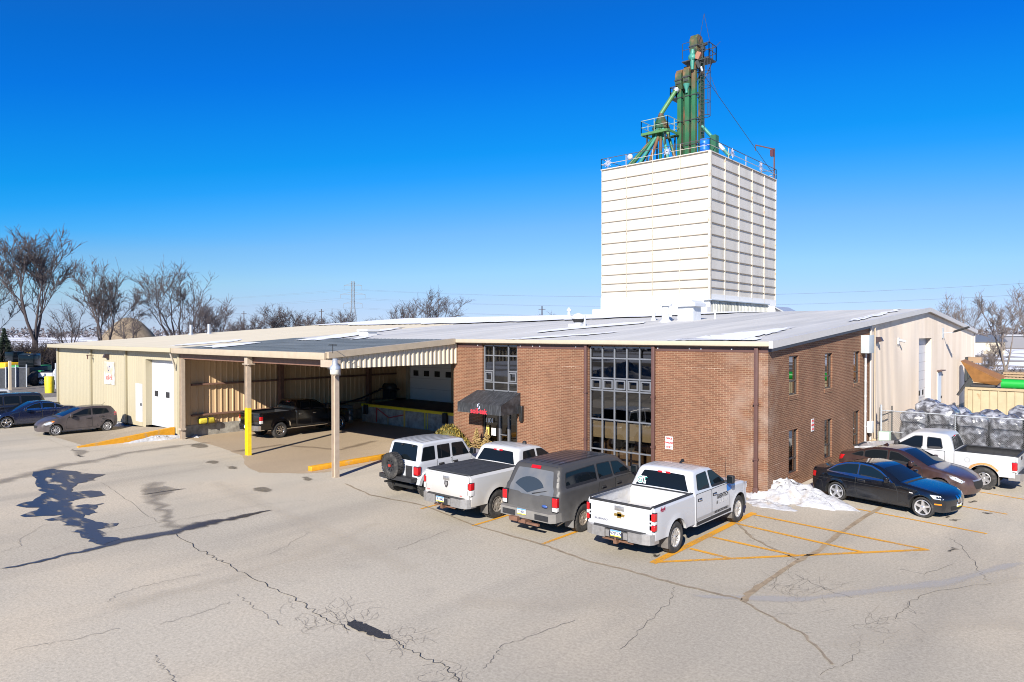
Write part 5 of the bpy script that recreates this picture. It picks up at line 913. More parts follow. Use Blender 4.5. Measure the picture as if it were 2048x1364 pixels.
for sx_, sy_ in ((.16, .034), (.065, .075)): mb.prism([(-sx_*.9, -sy_), (-sx_, sy_), (sx_*.9, sy_), (sx_, -sy_)], -1.139, -1.128, 'YZ')
o = c.part('emblem', mb, mat('gold_emblem', (.45, .30, .08), .3, metal=.7)); o.location = (0, 0, 1.03)
mb = MB(); text_mb(mb, 'SILVERADO', .06, (-1.135, .55, .85), (0, -1, 0), (0, 0, 1), sx=1.3); c.part('badge', mb, M_INK)
c.plate(-1.29, 0, .60, 'NZP 776'); exhaust(c, -1.0, -.72, .38)
mb = MB(); mb.bar((3.55, -.72, 1.25), (3.56, -.74, 1.95), .008); c.part('aerial', mb, M_SEAL)
mb = MB(); mb.prism([(1.55, 1.88), (1.72, 1.98), (1.78, 1.9)], -.03, .03, 'XZ'); o = c.part('roof_aerial', mb, M_SEAL); o.location = (.55, 0, .02)
mb = MB(); text_mb(mb, 'GT', .24, (1.055, .62, 1.5), (0, -1, 0), (.38, 0, .92), weight=.022); c.part('window_sticker', mb, mat('sticker_white', (.75, .8, .8), .5)); mb = MB(); text_mb(mb, 'GT', .24, (1.049, .62, 1.502), (0, -1, 0), (.38, 0, .92), weight=.0); c.part('window_sticker', mb, mat('sticker_green', (.02, .2, .16), .5))
# ---------------------------------------------------------------- grey dusty full-size wagon
q = G(1162, 1062.6); PR = [(-1.22, .5, 1), (-1.24, .62), (-1.24, .95), (-1.21, 1.12), (-1.14, 1.3), (-.92, 1.78), (-.86, 1.87), (-.7, 1.935), (.6, 1.96), (1.6, 1.94), (2.0, 1.88), (2.12, 1.83), (2.68, 1.38), (2.8, 1.3, 1), (2.95, 1.27), (3.9, 1.2), (4.2, 1.1), (4.3, .95), (4.32, .7), (4.26, .45, 1)]
c = Car('wagon', 'dusty dark grey full-size wagon with ribbed black roof and tinted glass', (q[0]-.9, q[1], 0), RZ, 2.03, 3.48, PR, 1.30, .40, arch=.49, sill=.45, paint=M_GREYP, tum=.26, low=.05, pf=.08, pr=.05, sf=.18, sr=.06, er=.09, crown=.03, waist=.7, cat='suv'); c.body()
for w_ in ([(-.78, 1.36), (-.66, 1.74), (.72, 1.78), (.72, 1.36)], [(.86, 1.36), (.86, 1.78), (1.5, 1.77), (1.56, 1.36)], [(1.66, 1.36), (1.62, 1.76), (1.98, 1.72), (2.5, 1.40), (2.52, 1.35)]): c.window(w_)
c.door([(.62, .62), (.8, 1.3), (1.62, 1.3), (1.62, .6)], (.98, 1.13), hm=M_TRIMB); c.door([(1.65, .6), (1.65, 1.3), (2.7, 1.28), (2.78, .9), (2.78, .6)], (1.82, 1.13), hm=M_TRIMB)
mb = MB(); c.top(mb, (-1.2, 1.16), (-.93, 1.76), [(.0, -.9), (.0, -.45), (-.06, -.35), (-.06, .35), (.0, .45), (.0, .9), (1, .84), (1, -.84)], .008, rnd=.05); c.part('rear_window', mb, mat('dusty_rear_glass', (.10, .11, .125), .35, col2=(.14, .14, .14), vscale=2., c2lo=.4, c2hi=.7))
mb = MB(); c.top(mb, (-1.19, 1.18), (-.98, 1.66), [(-.0, .1)]+[(.25+.55*math.sin(t), .1+.62*-math.cos(t)) for t in np.linspace(.2, PI-.2, 12)], .012); c.part('wiped_glass', mb, mat('wiped_rear_glass', (.03, .04, .05), .1))
mb = MB(); mb.bar((-1.23, -.1, 1.18), (-1.12, -.62, 1.3), .02); c.part('wiper', mb, M_SEAL)
mb = MB(); c.top(mb, (2.14, 1.82), (2.66, 1.4), [(0, -.9), (1, -1), (1, 1), (0, .9)], .006); c.part('windshield', mb, M_CGLASS)
mb = MB(); c.top(mb, (-.84, 1.88), (1.98, 1.89), [(0, -.96), (1, -.96), (1, .96), (0, .96)], .006); c.part('roof_panel', mb, mat('dark_roof_paint', (.035, .033, .035), .35, coat=.4, var=.2))
mb = MB()
for y in np.linspace(-.62, .62, 7): c.top(mb, (-.7, 1.93), (1.3, 1.95), [(0, y-.02), (1, y-.02), (1, y+.02), (0, y+.02)], .016, absy=True)
c.part('roof_ribs', mb, M_TRIMB)
mb = MB(); c.top(mb, (-.93, 1.77), (-.86, 1.86), [(.1, -.17), (.9, -.17), (.9, .17), (.1, .17)], .02, absy=True); c.part('brake_light', mb, M_TAIL)
c.tail(-1.24, .78, 1.16, .16, .1, [M_TAILW, M_TAIL], [.9]); c.mirror(2.52, 1.36, M_TRIMB, sc=1.1); c.wheels((8, 'wide'), rim=.21, width=.26, rimm=mat('tan_dusty_alloy', (.4, .34, .28), .5, metal=.5, var=.2)); mudflaps(c, -.52, m=mat('grey_mudflap', (.16, .155, .15), .9)); exhaust(c, -1.0, -.78, .36)
mb = MB(); mb.prism([(-1.42, -.9), (-1.42, .9), (-1.3, .99), (-1.0, 1.0), (-1.0, -1.0), (-1.3, -.99)], .5, .74, 'XY'); mb.box((-1.43, -.82, .53), (-1.419, -.35, .68), 1); mb.box((-1.43, .35, .53), (-1.419, .82, .68), 1); c.part('rear_bumper', mb, [mat('dusty_bumper', (.19, .18, .165), .6, var=.15), M_TRIMB]); c.plate(-1.44, .1, .68, 'V 454')
h = MB(); h.box((-1.5, -.08, .38), (-1.2, .08, .48)); h.box((-1.45, -.5, .36), (-1.38, .5, .42)); h.box((-1.52, .2, .4), (-1.4, .5, .52)); c.part('tow_hitch', h, mat('rusty_hitch2', (.16, .08, .05), .8, var=.3))
for sd in (-1, 1): mb = MB(); mb.box((4.02, sd*.6, .85), (4.28, sd*.93, 1.06), bev=.03); c.part('headlight', mb, M_HEADL)
mb = MB(); mb.box((4.2, -.58, .75), (4.34, .58, 1.06), bev=.03); c.part('grille', mb, M_CHROME); mb = MB(); mb.box((4.2, -.95, .45), (4.42, .95, .7), bev=.05); c.part('front_bumper', mb, M_DCHR)
mb = MB(); mb.bar((3.0, -.75, 1.26), (2.98, -.76, 2.1), .01); c.part('aerial', mb, M_SEAL)
mb = MB(); mb.lathe([(0, -.005), (.1, -.005), (.1, .005), (0, .005)], (0, 0, 0), 'X', 20); o = c.part('emblem', mb, mat('blue_oval', (.05, .1, .3), .3)); o.location = (-1.246, -.56, .88); o.scale = (1, 1, .45)
# ---------------------------------------------------------------- white pick-up with black bed cover
q = G(992, 1035); S2 = dict(W=2.05, wb=3.79, rw=.425, belt=1.38, xr=-1.2, xc=.95, zr=1.44, zf=.95, cab=crew_cab(.95, 3.05, 3.79, 1.95, 1.38, 1.32), paint=M_WHITE2, bedmats=[M_WHITE2, M_TRIMB], arch=.53, open=False,
    windows=[[(1.26, 1.46), (1.38, 1.82), (1.92, 1.84), (1.92, 1.44)], [(2.05, 1.43), (2.05, 1.84), (2.3, 1.82), (2.86, 1.48), (2.88, 1.42)]], doors=[([(1.04, .66), (1.03, 1.37), (1.96, 1.37), (1.96, .6), (1.3, .6)], (1.25, 1.2)), ([(1.99, .6), (1.99, 1.37), (3.02, 1.37), (3.1, 1.0), (3.1, .6)], (2.15, 1.2))],
    back=((.98, 1.44), (1.14, 1.81)), ws=((2.45, 1.8), (3.03, 1.42)), roof=((1.3, 1.94), (2.2, 1.94)), mir=(2.86, 1.42), msc=1.2, tl=(.86, 1.24, .13, .16), tlm=[M_TAILW, M_TAIL], tls=[1.03], bz=(.5, .76), bm=[M_DCHR, M_TRIMB], wheel=(8, 'wide'), rim=.235, ww=.30, knob=True, rimm=mat('bronze_dusty_alloy', (.42, .38, .33), .45, metal=.5, var=.2), thm=M_DCHR)
c, tg = pickup('pickup_truck', 'white crew-cab pickup with a flat black bed cover and muddy wheels', (q[0]-.92, q[1], 0), RZ, S2)
mb = MB(); mb.box((-1.15, -.93, 1.435), (.93, .93, 1.475), bev=.02)
for y in (-.47, 0, .47): mb.box((-1.12, y-.012, 1.474), (.9, y+.012, 1.481))
c.part('bed_cover', mb, mat('black_vinyl_cover', (.028, .03, .034), .75, var=.25, vscale=3))
mb = MB(); mb.prism([(-.075, .1), (.075, .1), (.085, .0), (.03, -.1), (-.03, -.1), (-.085, .0)], -1.222, -1.213, 'YZ'); mb.prism([(-.05, .07), (.05, .07), (.05, -.0), (.0, -.06), (-.05, -.0)], -1.23, -1.222, 'YZ', 1); o = c.part('emblem', mb, [mat('dark_badge', (.08, .08, .085), .4, metal=.6), M_DCHR]); o.location = (0, 0, 1.1)
mb = MB(); text_mb(mb, '4x4', .07, (-1.216, -.62, .82), (0, -1, 0), (0, 0, 1)); text_mb(mb, 'RAM', .07, (-1.216, .8, .84), (0, -1, 0), (0, 0, 1)); c.part('badge', mb, mat('red_badge', (.45, .05, .05), .4)); c.plate(-1.37, .1, .66, 'B 1042'); exhaust(c, -1.15, -.62, .42)
mb = MB(); mb.lathe([(0, .09), (.06, .07), (.08, 0)], (2.1, -.3, 1.96), n=12); c.part('roof_aerial', mb, M_SEAL)
# ---------------------------------------------------------------- white boxy off-roader with spare wheel
q = G(860, 994); PR = [(-.62, .72, 1), (-.63, .8), (-.6, 1.18), (-.52, 1.28), (-.36, 1.80, 1), (-.24, 1.86), (.6, 1.885), (1.5, 1.86), (1.66, 1.83, 1), (2.02, 1.31), (2.08, 1.28, 1), (2.3, 1.22), (3.1, 1.18), (3.32, 1.14), (3.36, 1.05), (3.37, .78), (3.36, .72, 1)]
c = Car('off_roader', 'white boxy four-door off-roader with a spare wheel on its back', (q[0]-.83, q[1], 0), RZ, 1.82, 3.0, PR, 1.22, .435, arch=.55, sill=.62, paint=M_WHITE3, tum=.14, shoulder=.02, low=.02, pf=.14, tf=1.2, pr=.02, sf=.05, sr=.02, er=.06, crown=.03, waist=.7, cat='suv', arches=(0, 0)); c.body()
for w_ in ([(-.42, 1.30), (-.28, 1.72), (.2, 1.73), (.2, 1.30)], [(.36, 1.30), (.36, 1.73), (.92, 1.73), (.92, 1.30)], [(1.06, 1.30), (1.06, 1.73), (1.58, 1.72), (1.84, 1.30)]): c.window(w_)
mb = MB(); c.patch(mb, [(.5, 1.31), (.5, 1.725), (.53, 1.725), (.53, 1.31)], .009, -1); c.part('window_bar', mb, M_SEAL)
c.door([(.45, .62), (.3, .9), (.28, 1.25), (.97, 1.25), (.97, .62)], (.48, 1.1), hm=M_TRIMB); c.door([(1.0, .62), (1.0, 1.25), (1.98, 1.25), (1.98, .62)], (1.14, 1.1), hm=M_TRIMB)
for sd in (-1, 1):
    for x in (.95, 1.02, 1.96): mb = MB(); mb.box((x, sd*.915, 1.02), (x+.05, sd*.94, 1.09), bev=.01); c.part('hinge', mb, M_WHITE3)
mb = MB(); c.top(mb, (-.55, 1.25), (-.37, 1.78), [(.03, -.86), (.97, -.84), (.97, .84), (.03, .86)], .008, rnd=.05); c.part('rear_window', mb, M_CGLASS)
mb = MB(); c.top(mb, (1.7, 1.78), (2.0, 1.34), [(0, -.92), (1, -1), (1, 1), (0, .92)], .006); c.part('windshield', mb, M_CGLASS)
mb = MB()
for y in np.linspace(-.6, .6, 7): c.top(mb, (-.2, 1.86), (1.4, 1.865), [(0, y-.03), (1, y-.03), (1, y+.03), (0, y+.03)], .014, absy=True)
c.part('roof_ribs', mb, M_WHITE3)
mb = MB()
for sd in (-1, 1):
    for cx in (0, 3.0):
        ou = [(cx+.66*math.cos(a), .45+.56*math.sin(a)) for a in np.linspace(.15, PI-.15, 12)]; inn = [(cx+.54*math.cos(a), .42+.48*math.sin(a)) for a in np.linspace(PI-.15, .15, 12)]; mb = MB(); mb.prism(ou+inn, sd*.86, sd*1.01, 'XZ'); c.part('fender_flare', mb, M_WHITE3)
c.tail(-.61, .84, 1.12, .17, .1, [M_TAIL], proud=.05); mb = MB(); mb.box((-.64, -.62, .7), (-.6, -.3, 1.12)); c.part('tailgate_plate', mb, M_TRIMB)
c.wheels((8, 'wide'), rim=.22, width=.29, knob=True, inset=-.06, rimm=M_TRIMB); c.mirror(1.9, 1.3, M_TRIMB)
w = wheel(c, .43, .28, .22, (8, 'wide'), 1, True, M_TRIMB); w.name = 'spare_wheel'; w.location = (-.83, .16, 1.10); w.rotation_euler = (0, 0, PI/2)
mb = MB(); mb.box((-.98, .1, 1.06), (-.94, .22, 1.14)); c.part('brake_light', mb, mat('dark_red_lens', (.3, .03, .02), .3))
mb = MB(); mb.prism([(-.86, -.85), (-.9, -.5), (-.9, .5), (-.86, .85), (-.6, .85), (-.6, -.85)], .62, .76, 'XY'); c.part('rear_bumper', mb, M_TRIMB); mb = MB(); mb.box((-.99, .34, .5), (-.55, .42, .56)); mb.box((-.5, -.5, .3), (-.3, .5, .42)); mb.tube([(.0, -.7, .41), (0, .7, .41)], .06, 8); c.part('axle', mb, M_UNDER)
mb = MB(); mb.box((3.1, -.9, .5), (3.5, .9, .66), bev=.04); c.part('front_bumper', mb, M_TRIMB); mb = MB(); mb.box((3.3, -.42, .72), (3.39, .42, 1.1), bev=.02); c.part('grille', mb, M_WHITE3)
for sd in (-1, 1): mb = MB(); mb.lathe([(0, .05), (.09, .045), (.1, 0)], (3.36, sd*.52, .95), 'X', 16); c.part('headlight', mb, M_HEADL)
mb = MB(); mb.box((-.64, .82, .82), (-.6, .98, .98), bev=.005); c.part('licence_plate', mb, M_PLB)
for y in (-.45, .1): mb = MB(); mb.box((-.44, y, 1.74), (-.36, y+.06, 1.8), bev=.01); c.part('hinge', mb, M_SEAL)
# ---------------------------------------------------------------- black coupe
def bearing(a, b): A, B_ = G(*a), G(*b); return math.atan2(B_[1]-A[1], B_[0]-A[0])
def place(px, rz, track2):       # contact pixel of the right rear wheel -> root on the centre line
    p = G(*px); return (p[0]-math.sin(rz)*track2, p[1]+math.cos(rz)*track2, 0)
rz = bearing((1675, 1000.3), (1848, 1034.6)); PR = [(-.98, .3, 1), (-1.03, .5), (-1.02, .78), (-.99, .94), (-.94, 1.0), (-.7, 1.02), (-.42, 1.05), (.05, 1.24), (.45, 1.345), (.8, 1.375), (1.15, 1.355), (1.45, 1.27), (2.02, .97), (2.12, .945, 1), (2.5, .90), (3.1, .80), (3.33, .71), (3.42, .6), (3.42, .4), (3.36, .22, 1)]
c = Car('coupe', 'shiny black two-door coupe with chrome window line and five-spoke wheels', place((1675, 1000.3), rz, .76), rz, 1.76, 2.725, PR, .90, .315, arch=.365, sill=.24, paint=M_BLKP, tum=.42, shoulder=.03, low=.07, pf=.16, pr=.10, sf=.22, sr=.16, er=.08, crown=.03, waist=.5, tf=.9, tr=.5); c.body()
M_CLR = M_CHROME
W1 = [(-.3, .985), (-.02, 1.16), (.28, 1.26), (.68, 1.30), (.68, .96)]; W2 = [(.74, .955), (.74, 1.30), (1.1, 1.275), (1.38, 1.17), (1.80, .935)]
mb = MB(); 
for sd in (-1, 1): mb = MB(); c.patch(mb, grow([(-.3, .985), (-.02, 1.16), (.28, 1.26), (.7, 1.305), (1.1, 1.275), (1.38, 1.17), (1.80, .935), (.72, .955)], .052), .0048, sd, 0, rnd=.04); c.part('chrome_surround', mb, M_CHROME)
M_TEAL = mat('tinted_car_glass', (.006, .014, .022), .04, spec=.3)
for w_ in (W1, W2): c.window(w_, glass=M_TEAL, off=.003)
c.door([(.72, .3), (.66, .6), (.68, .92), (1.9, .905), (2.02, .6), (1.98, .3)], (.86, .82)); mb = MB(); c.top(mb, (1.42, 1.285), (2.0, .98), [(0, -.92), (1, -1.04), (1, 1.04), (0, .92)], .005, rnd=.06); c.part('windshield', mb, M_CGLASS); mb = MB(); c.top(mb, (-.4, 1.06), (.3, 1.32), [(0, -1.), (1, -.88), (1, .88), (0, 1.)], .005, rnd=.06); c.part('rear_window', mb, M_CGLASS)
for sd in (-1, 1):
    mb = MB(); c.patch(mb, [(3.12, .62), (2.98, .74), (3.28, .73), (3.41, .62)], .006, sd, 0, edge=True, rnd=.03); c.part('headlight', mb, M_HEADL); mb = MB(); c.patch(mb, [(3.15, .45), (3.15, .49), (3.37, .49), (3.37, .45)], .008, sd, 0, edge=True); c.part('side_marker', mb, M_AMB); mb = MB(); c.patch(mb, [(-.98, .72), (-.98, .9), (-.78, .9), (-.82, .72)], .008, sd, 0, edge=True, rnd=.03); c.part('tail_light', mb, M_TAIL)
    mb = MB(); c.patch(mb, [(2.35, .70), (2.35, .73), (2.46, .72), (2.46, .695)], .006, sd, 0); c.part('side_repeater', mb, M_TAILW)
    mb = MB(); c.top(mb, (3.36, .68), (3.42, .52), [(0, .04*sd), (0, .24*sd), (1, .22*sd), (1, .05*sd)][::sd], .012, rnd=.1); c.part('grille', mb, M_CHROME)
mb = MB(); c.top(mb, (3.42, .42), (3.38, .26), [(0, -.7), (0, .7), (1, .6), (1, -.6)], .006, rnd=.1); c.part('air_intake', mb, M_UNDER)
hood_seam(c, (2.14, .94), (3.34, .70)); seam(c, 'bumper_seam', [(3.02, .36), (3.06, .6), (3.4, .6)]); seam(c, 'bumper_seam', [(-.44, .3), (-.5, .62), (-.98, .66)]); seam(c, 'body_crease', [(-.9, .72), (.2, .74), (1.8, .71), (2.6, .66)], .01); fuel(c, -.35, .82, sides=(-1, 1)); c.mirror(1.72, .93, sc=.85); c.wheels((5, 'star'), rim=.235, width=.225, rimm=mat('polished_alloy', (.72, .72, .74), .25, metal=.75)); c.plate(3.41, 0, .44, None, 1)
# ---------------------------------------------------------------- dark maroon compact
rz2 = bearing((1700, 974), (2015, 1029)); q = G(1939, 998); PR = [(-.92, .32, 1), (-.97, .5), (-.95, .85), (-.9, 1.06), (-.82, 1.12), (-.55, 1.16), (-.3, 1.2), (.25, 1.38), (.7, 1.455), (1.2, 1.45), (1.5, 1.39), (2.3, 1.03), (2.42, 1.0, 1), (2.9, .92), (3.35, .8), (3.56, .68), (3.64, .5), (3.62, .35), (3.55, .22, 1)]
ux = Vector((math.cos(rz2), math.sin(rz2), 0)); vy = Vector((-ux.y, ux.x, 0)); nose = Vector((q[0]-.15, q[1]-.15, 0)); pos = nose-ux*3.6+vy*.55+Vector((.3, -.28, 0))
c = Car('compact_car', 'dark maroon compact sedan between the black coupe and the white pickup', tuple(pos), rz2, 1.79, 2.7, PR, .98, .33, arch=.39, sill=.24, paint=M_MAROON, tum=.36, low=.07, pf=.2, pr=.1, sf=.3, sr=.14, er=.08, crown=.03, waist=.55, tf=1.); c.body()
for w_ in ([(-.35, 1.1), (-.05, 1.23), (.08, 1.25), (.08, 1.08)], [(.14, 1.07), (.14, 1.27), (.45, 1.35), (.92, 1.37), (.92, 1.04)], [(1.02, 1.04), (1.02, 1.37), (1.3, 1.34), (1.62, 1.2), (2.0, 1.0)]): c.window(w_, glass=M_CGLASS)
c.door([(.15, .34), (.05, .7), (.1, 1.05), (.97, 1.02), (.97, .34)], (.25, .92)); c.door([(1.0, .34), (1.0, 1.02), (2.1, .98), (2.2, .6), (2.15, .34)], (1.12, .9)); mb = MB(); c.top(mb, (1.46, 1.4), (2.26, 1.05), [(0, -.92), (1, -1.02), (1, 1.02), (0, .92)], .005, rnd=.06); c.part('windshield', mb, M_CGLASS); mb = MB(); c.top(mb, (-.3, 1.2), (.45, 1.42), [(0, -.95), (1, -.86), (1, .86), (0, .95)], .005, rnd=.06); c.part('rear_window', mb, M_CGLASS)
for sd in (-1, 1):
    mb = MB(); c.patch(mb, [(3.1, .72), (3.02, .8), (3.3, .79), (3.58, .66), (3.5, .6)], .006, sd, 0, edge=True, rnd=.03); c.part('headlight', mb, M_HEADL); mb = MB(); c.patch(mb, [(-.93, .86), (-.9, 1.04), (-.62, 1.06), (-.72, .9)], .008, sd, 0, edge=True, rnd=.03); c.part('tail_light', mb, M_TAIL)
mb = MB(); c.top(mb, (3.56, .68), (3.62, .38), [(0, -.55), (0, .55), (.6, .62), (1, .45), (1, -.45), (.6, -.62)], .007, rnd=.1); c.part('grille', mb, [M_UNDER]); mb = MB(); c.top(mb, (3.56, .69), (3.6, .62), [(0, -.56), (0, .56), (1, .56), (1, -.56)], .009); c.part('grille_trim', mb, M_DCHR)
hood_seam(c, (2.44, .99), (3.5, .72)); seam(c, 'bumper_seam', [(3.06, .36), (3.1, .62), (3.5, .6)]); seam(c, 'bumper_seam', [(-.46, .32), (-.55, .7), (-.93, .8)]); c.mirror(1.85, 1.0, sc=.9); c.wheels((5, 'twin'), rim=.235, width=.215); mb = MB(); mb.prism([(.42, 1.45), (.6, 1.56), (.66, 1.47)], -.02, .02, 'XZ'); c.part('roof_fin', mb, M_MAROON)
# ---------------------------------------------------------------- older white extended-cab pick-up with rust
rz3 = PI+math.radians(-2); q = G(1969.7, 979); pos = (q[0]+math.sin(rz3)*-.9*0, q[1]+.92, 0)
cab = [(.92, .45, 1), (.92, 1.2), (.95, 1.34), (1.08, 1.72), (1.18, 1.82), (1.4, 1.855), (1.9, 1.865), (2.3, 1.82), (2.42, 1.77), (2.98, 1.34), (3.1, 1.26, 1), (3.3, 1.22), (4.1, 1.14), (4.38, 1.06), (4.46, .9), (4.46, .6), (4.38, .45, 1)]
S3 = dict(W=2.03, wb=3.645, rw=.40, belt=1.27, xr=-.98, xc=.92, zr=1.30, zf=.82, cab=cab, paint=mat('old_white_paint', (.44, .445, .45), .35, coat=.3, dirt=((.5, .46, .4), .9, .5)), bedmats=[MATS['old_white_paint'], M_TRIMB], arch=.49,
    windows=[[(1.3, 1.33), (1.38, 1.68), (1.8, 1.7), (1.8, 1.31)], [(1.98, 1.30), (1.98, 1.72), (2.24, 1.70), (2.78, 1.36), (2.8, 1.3)]], doors=[([(1.22, .58), (1.22, 1.25), (1.9, 1.25), (1.9, .58)], None), ([(1.93, .58), (1.93, 1.25), (3.0, 1.25), (3.04, .9), (3.04, .58)], (2.1, 1.1))], back=((.95, 1.3), (1.09, 1.72)), ws=((2.36, 1.79), (2.96, 1.36)), roof=((1.3, 1.85), (2.1, 1.85)), mir=(2.78, 1.3), tl=(.74, 1.08, .13, .14), tlm=[M_TAILW, M_TAIL], tls=[.8], bz=(.44, .68), bm=[M_CHROME, M_TRIMB], wheel=(6, 'wide'), rim=.22, thm=M_TRIMB, flap=True)
c, tg = pickup('pickup_truck', 'older white extended-cab pickup with rusty wheel arch beside the wrapped pallets', pos, rz3, S3); rails(c, -.98, .92, 1.30)
mb = MB()
for sd in (-1, 1):
    ou = [(.575*math.cos(a)+.015*math.sin(9*a), .4+.575*math.sin(a)) for a in np.linspace(.35, 2.5, 22)]; inn = [(.5*math.cos(a), .4+.5*math.sin(a)) for a in np.linspace(2.5, .35, 22)]; c.patch(mb, ou+inn, .004, sd, 0, step=.2)
c.part('rust_arch', mb, mat('orange_rust', (.42, .22, .08), .9, var=.35, vscale=12)); sidetext(c, '4x4', .14, -.72, 1.12, M_GRV)
mb = MB(); mb.box((-.9, -.75, .83), (.2, .7, .96), bev=.06); c.part('bed_snow', mb, M_SNOW)
# ---------------------------------------------------------------- black crew-cab pick-up under the canopy
rz4 = bearing((559.4, 875.8), (683.8, 859.3)); S4 = dict(S2); S4.update(wb=3.9, zr=1.42, paint=M_BLKT, bedmats=[M_BLKT, M_TRIMB], cab=crew_cab(.95, 3.15, 3.9, 1.93, 1.38, 1.32), knob=False, rim=.25, wheel=(8, 'star'), rimm=M_CHROME, bm=[M_CHROME, M_TRIMB], ww=.27, open=True, hm=M_CHROME, flap=False)
c, tg = pickup('pickup_truck', 'black crew-cab pickup with chrome wheels parked under the loading canopy', place((559.4, 875.8), rz4, .92), rz4, S4)
for sd in (-1, 1): mb = MB(); mb.tube([(.75, sd*1.02, .5), (3.0, sd*1.02, .5)], .05, 8); c.part('side_step', mb, M_CHROME)
mb = MB(); c.plate(-1.37, .1, .66); mb = MB(); mb.box((.8, -.9, 1.42), (.93, .9, 1.5)); c.part('bed_rack', mb, M_BLKT); mb = MB(); mb.lathe([(0, -.01), (.1, -.008), (.11, 0)], (-1.218, 0, 1.12), 'X', 18); c.part('emblem', mb, M_CHROME)
for sd in (-1, 1): mb = MB(); c.patch(mb, [(.54, .62), (.52, .9), (.6, .8), (.64, .62)], .008, sd, 0); c.part('splash_guard', mb, M_FASC)
# ---------------------------------------------------------------- left-hand row
def hatch(name, label, px, rz, W, wb, PR, belt, rw, wins, doors, ws, back, paint, hl, tl, style, track=.74, cat='car', rimm=None, side=1, **k):
    c = Car(name, label, (0, 0, 0), rz, W, wb, PR, belt, rw, paint=paint, cat=cat, **k); p = G(*px); c.root.location = (p[0]+math.sin(rz)*side*track, p[1]-math.cos(rz)*side*track, 0); c.body()
    for w_ in wins: c.window(w_)
    for d, h in doors: c.door(d, h)
    mb = MB(); c.top(mb, ws[0], ws[1], [(0, -.92), (1, -1.02), (1, 1.02), (0, .92)], .005, rnd=.06); c.part('windshield', mb, M_CGLASS); mb = MB(); c.top(mb, back[0], back[1], [(0, -.92), (1, -.86), (1, .86), (0, .92)], .005, rnd=.06); c.part('rear_window', mb, M_CGLASS)
    for sd in (-1, 1):
        mb = MB(); c.patch(mb, hl, .006, sd, 0, edge=True, rnd=.03); c.part('headlight', mb, M_HEADL); mb = MB(); c.patch(mb, tl, .008, sd, 0, edge=True, rnd=.03); c.part('tail_light', mb, M_TAIL)
    c.wheels(style, rim=rw-.095, width=.215, rimm=rimm); return c
rzk = bearing((196.5, 857.2), (92.7, 866.6)); 
PRK = [(-.6, .35, 1), (-.66, .55), (-.64, .85), (-.58, 1.0), (-.5, 1.15), (-.32, 1.36), (-.2, 1.41), (.4, 1.455), (1.0, 1.44), (1.3, 1.38), (2.2, 1.02), (2.35, .98, 1), (2.8, .88), (3.15, .76), (3.32, .62), (3.36, .45), (3.32, .25, 1)]
c = hatch('hatchback', 'dusty grey hatchback parked nose out before the cream wall', (196.5, 857.2), rzk, 1.72, 2.57, PRK, .93, .31, [[(-.12, 1.08), (.0, 1.30), (.72, 1.36), (.72, 1.0)], [(.82, 1.0), (.82, 1.36), (1.12, 1.33), (1.92, 1.0), (1.95, .96)]], [([(.3, .35), (.05, .75), (.1, 1.02), (.77, .97), (.77, .35)], (.3, .88)), ([(.8, .35), (.8, .97), (1.98, .93), (2.08, .6), (2.05, .35)], (.95, .85))], ((1.28, 1.385), (2.14, 1.05)), ((-.55, 1.06), (-.3, 1.36)), mat('dusty_purple_grey_paint', (.045, .036, .036), .35, coat=.4, dirt=((.125, .105, .10), 1.3, .75)), [(2.85, .66), (2.65, .80), (2.95, .79), (3.26, .66), (3.15, .6)], [(-.62, .88), (-.6, 1.08), (-.42, 1.1), (-.4, .9)], (8, 'twin'), track=-.72, arch=.37, sill=.24, tum=.33, low=.07, pf=.2, pr=.12, sf=.28, sr=.12, er=.08, crown=.03, waist=.55, tf=.9, side=1)
mb = MB(); c.patch(mb, [(2.62, .80), (2.78, .83), (2.84, .76), (2.7, .75)], .008, 1, 0, edge=True); c.part('side_marker', mb, M_AMB); hood_seam(c, (2.38, .97), (3.2, .72)); seam(c, 'bumper_seam', [(2.92, .36), (2.96, .56), (3.25, .54)]); seam(c, 'bumper_seam', [(-.42, .34), (-.46, .62), (-.64, .72)]); fuel(c, -.2, .9, sides=(-1, 1)); c.mirror(1.85, .97, sc=.85); c.plate(3.33, 0, .46, None, 1); mb = MB(); c.top(mb, (3.34, .56), (3.36, .44), [(0, -.6), (0, .6), (1, .5), (1, -.5)], .006); c.part('grille', mb, M_UNDER); mb = MB(); mb.bar((.05, 0, 1.45), (-.15, 0, 1.62), .012); c.part('aerial', mb, M_SEAL)
PRS = [(-1.0, .35, 1), (-1.06, .55), (-1.04, .85), (-.98, 1.02), (-.9, 1.06), (-.5, 1.1), (-.2, 1.14), (.35, 1.38), (.8, 1.46), (1.2, 1.45), (1.5, 1.38), (2.3, 1.02), (2.4, .99, 1), (2.9, .9), (3.4, .8), (3.66, .66), (3.74, .48), (3.7, .25, 1)]
pf = G(12, 856.7); ux = Vector((math.cos(rzk), math.sin(rzk), 0)); pr_ = Vector((pf[0], pf[1], 0))-ux*2.77; vy = Vector((-ux.y, ux.x, 0)); 
c = Car('sedan', 'dark blue sedan parked beside the dusty grey hatchback', tuple(pr_-vy*.78), rzk, 1.85, 2.77, PRS, .96, .34, paint=mat('dark_blue_paint', (.008, .012, .035), .15, coat=1., dirt=((.1, .1, .12), .7, .4)), arch=.40, sill=.25, tum=.36, low=.07, pf=.2, pr=.12, sf=.28, sr=.14, er=.08, crown=.03, waist=.55, tf=.9); c.body()
for w_ in ([(-.2, 1.06), (.2, 1.27), (.22, 1.04)], [(.28, 1.04), (.28, 1.3), (.5, 1.36), (.92, 1.38), (.92, 1.02)], [(1.0, 1.02), (1.0, 1.38), (1.3, 1.34), (1.65, 1.2), (2.0, 1.0)]): c.window(w_, rim=M_CHROME)
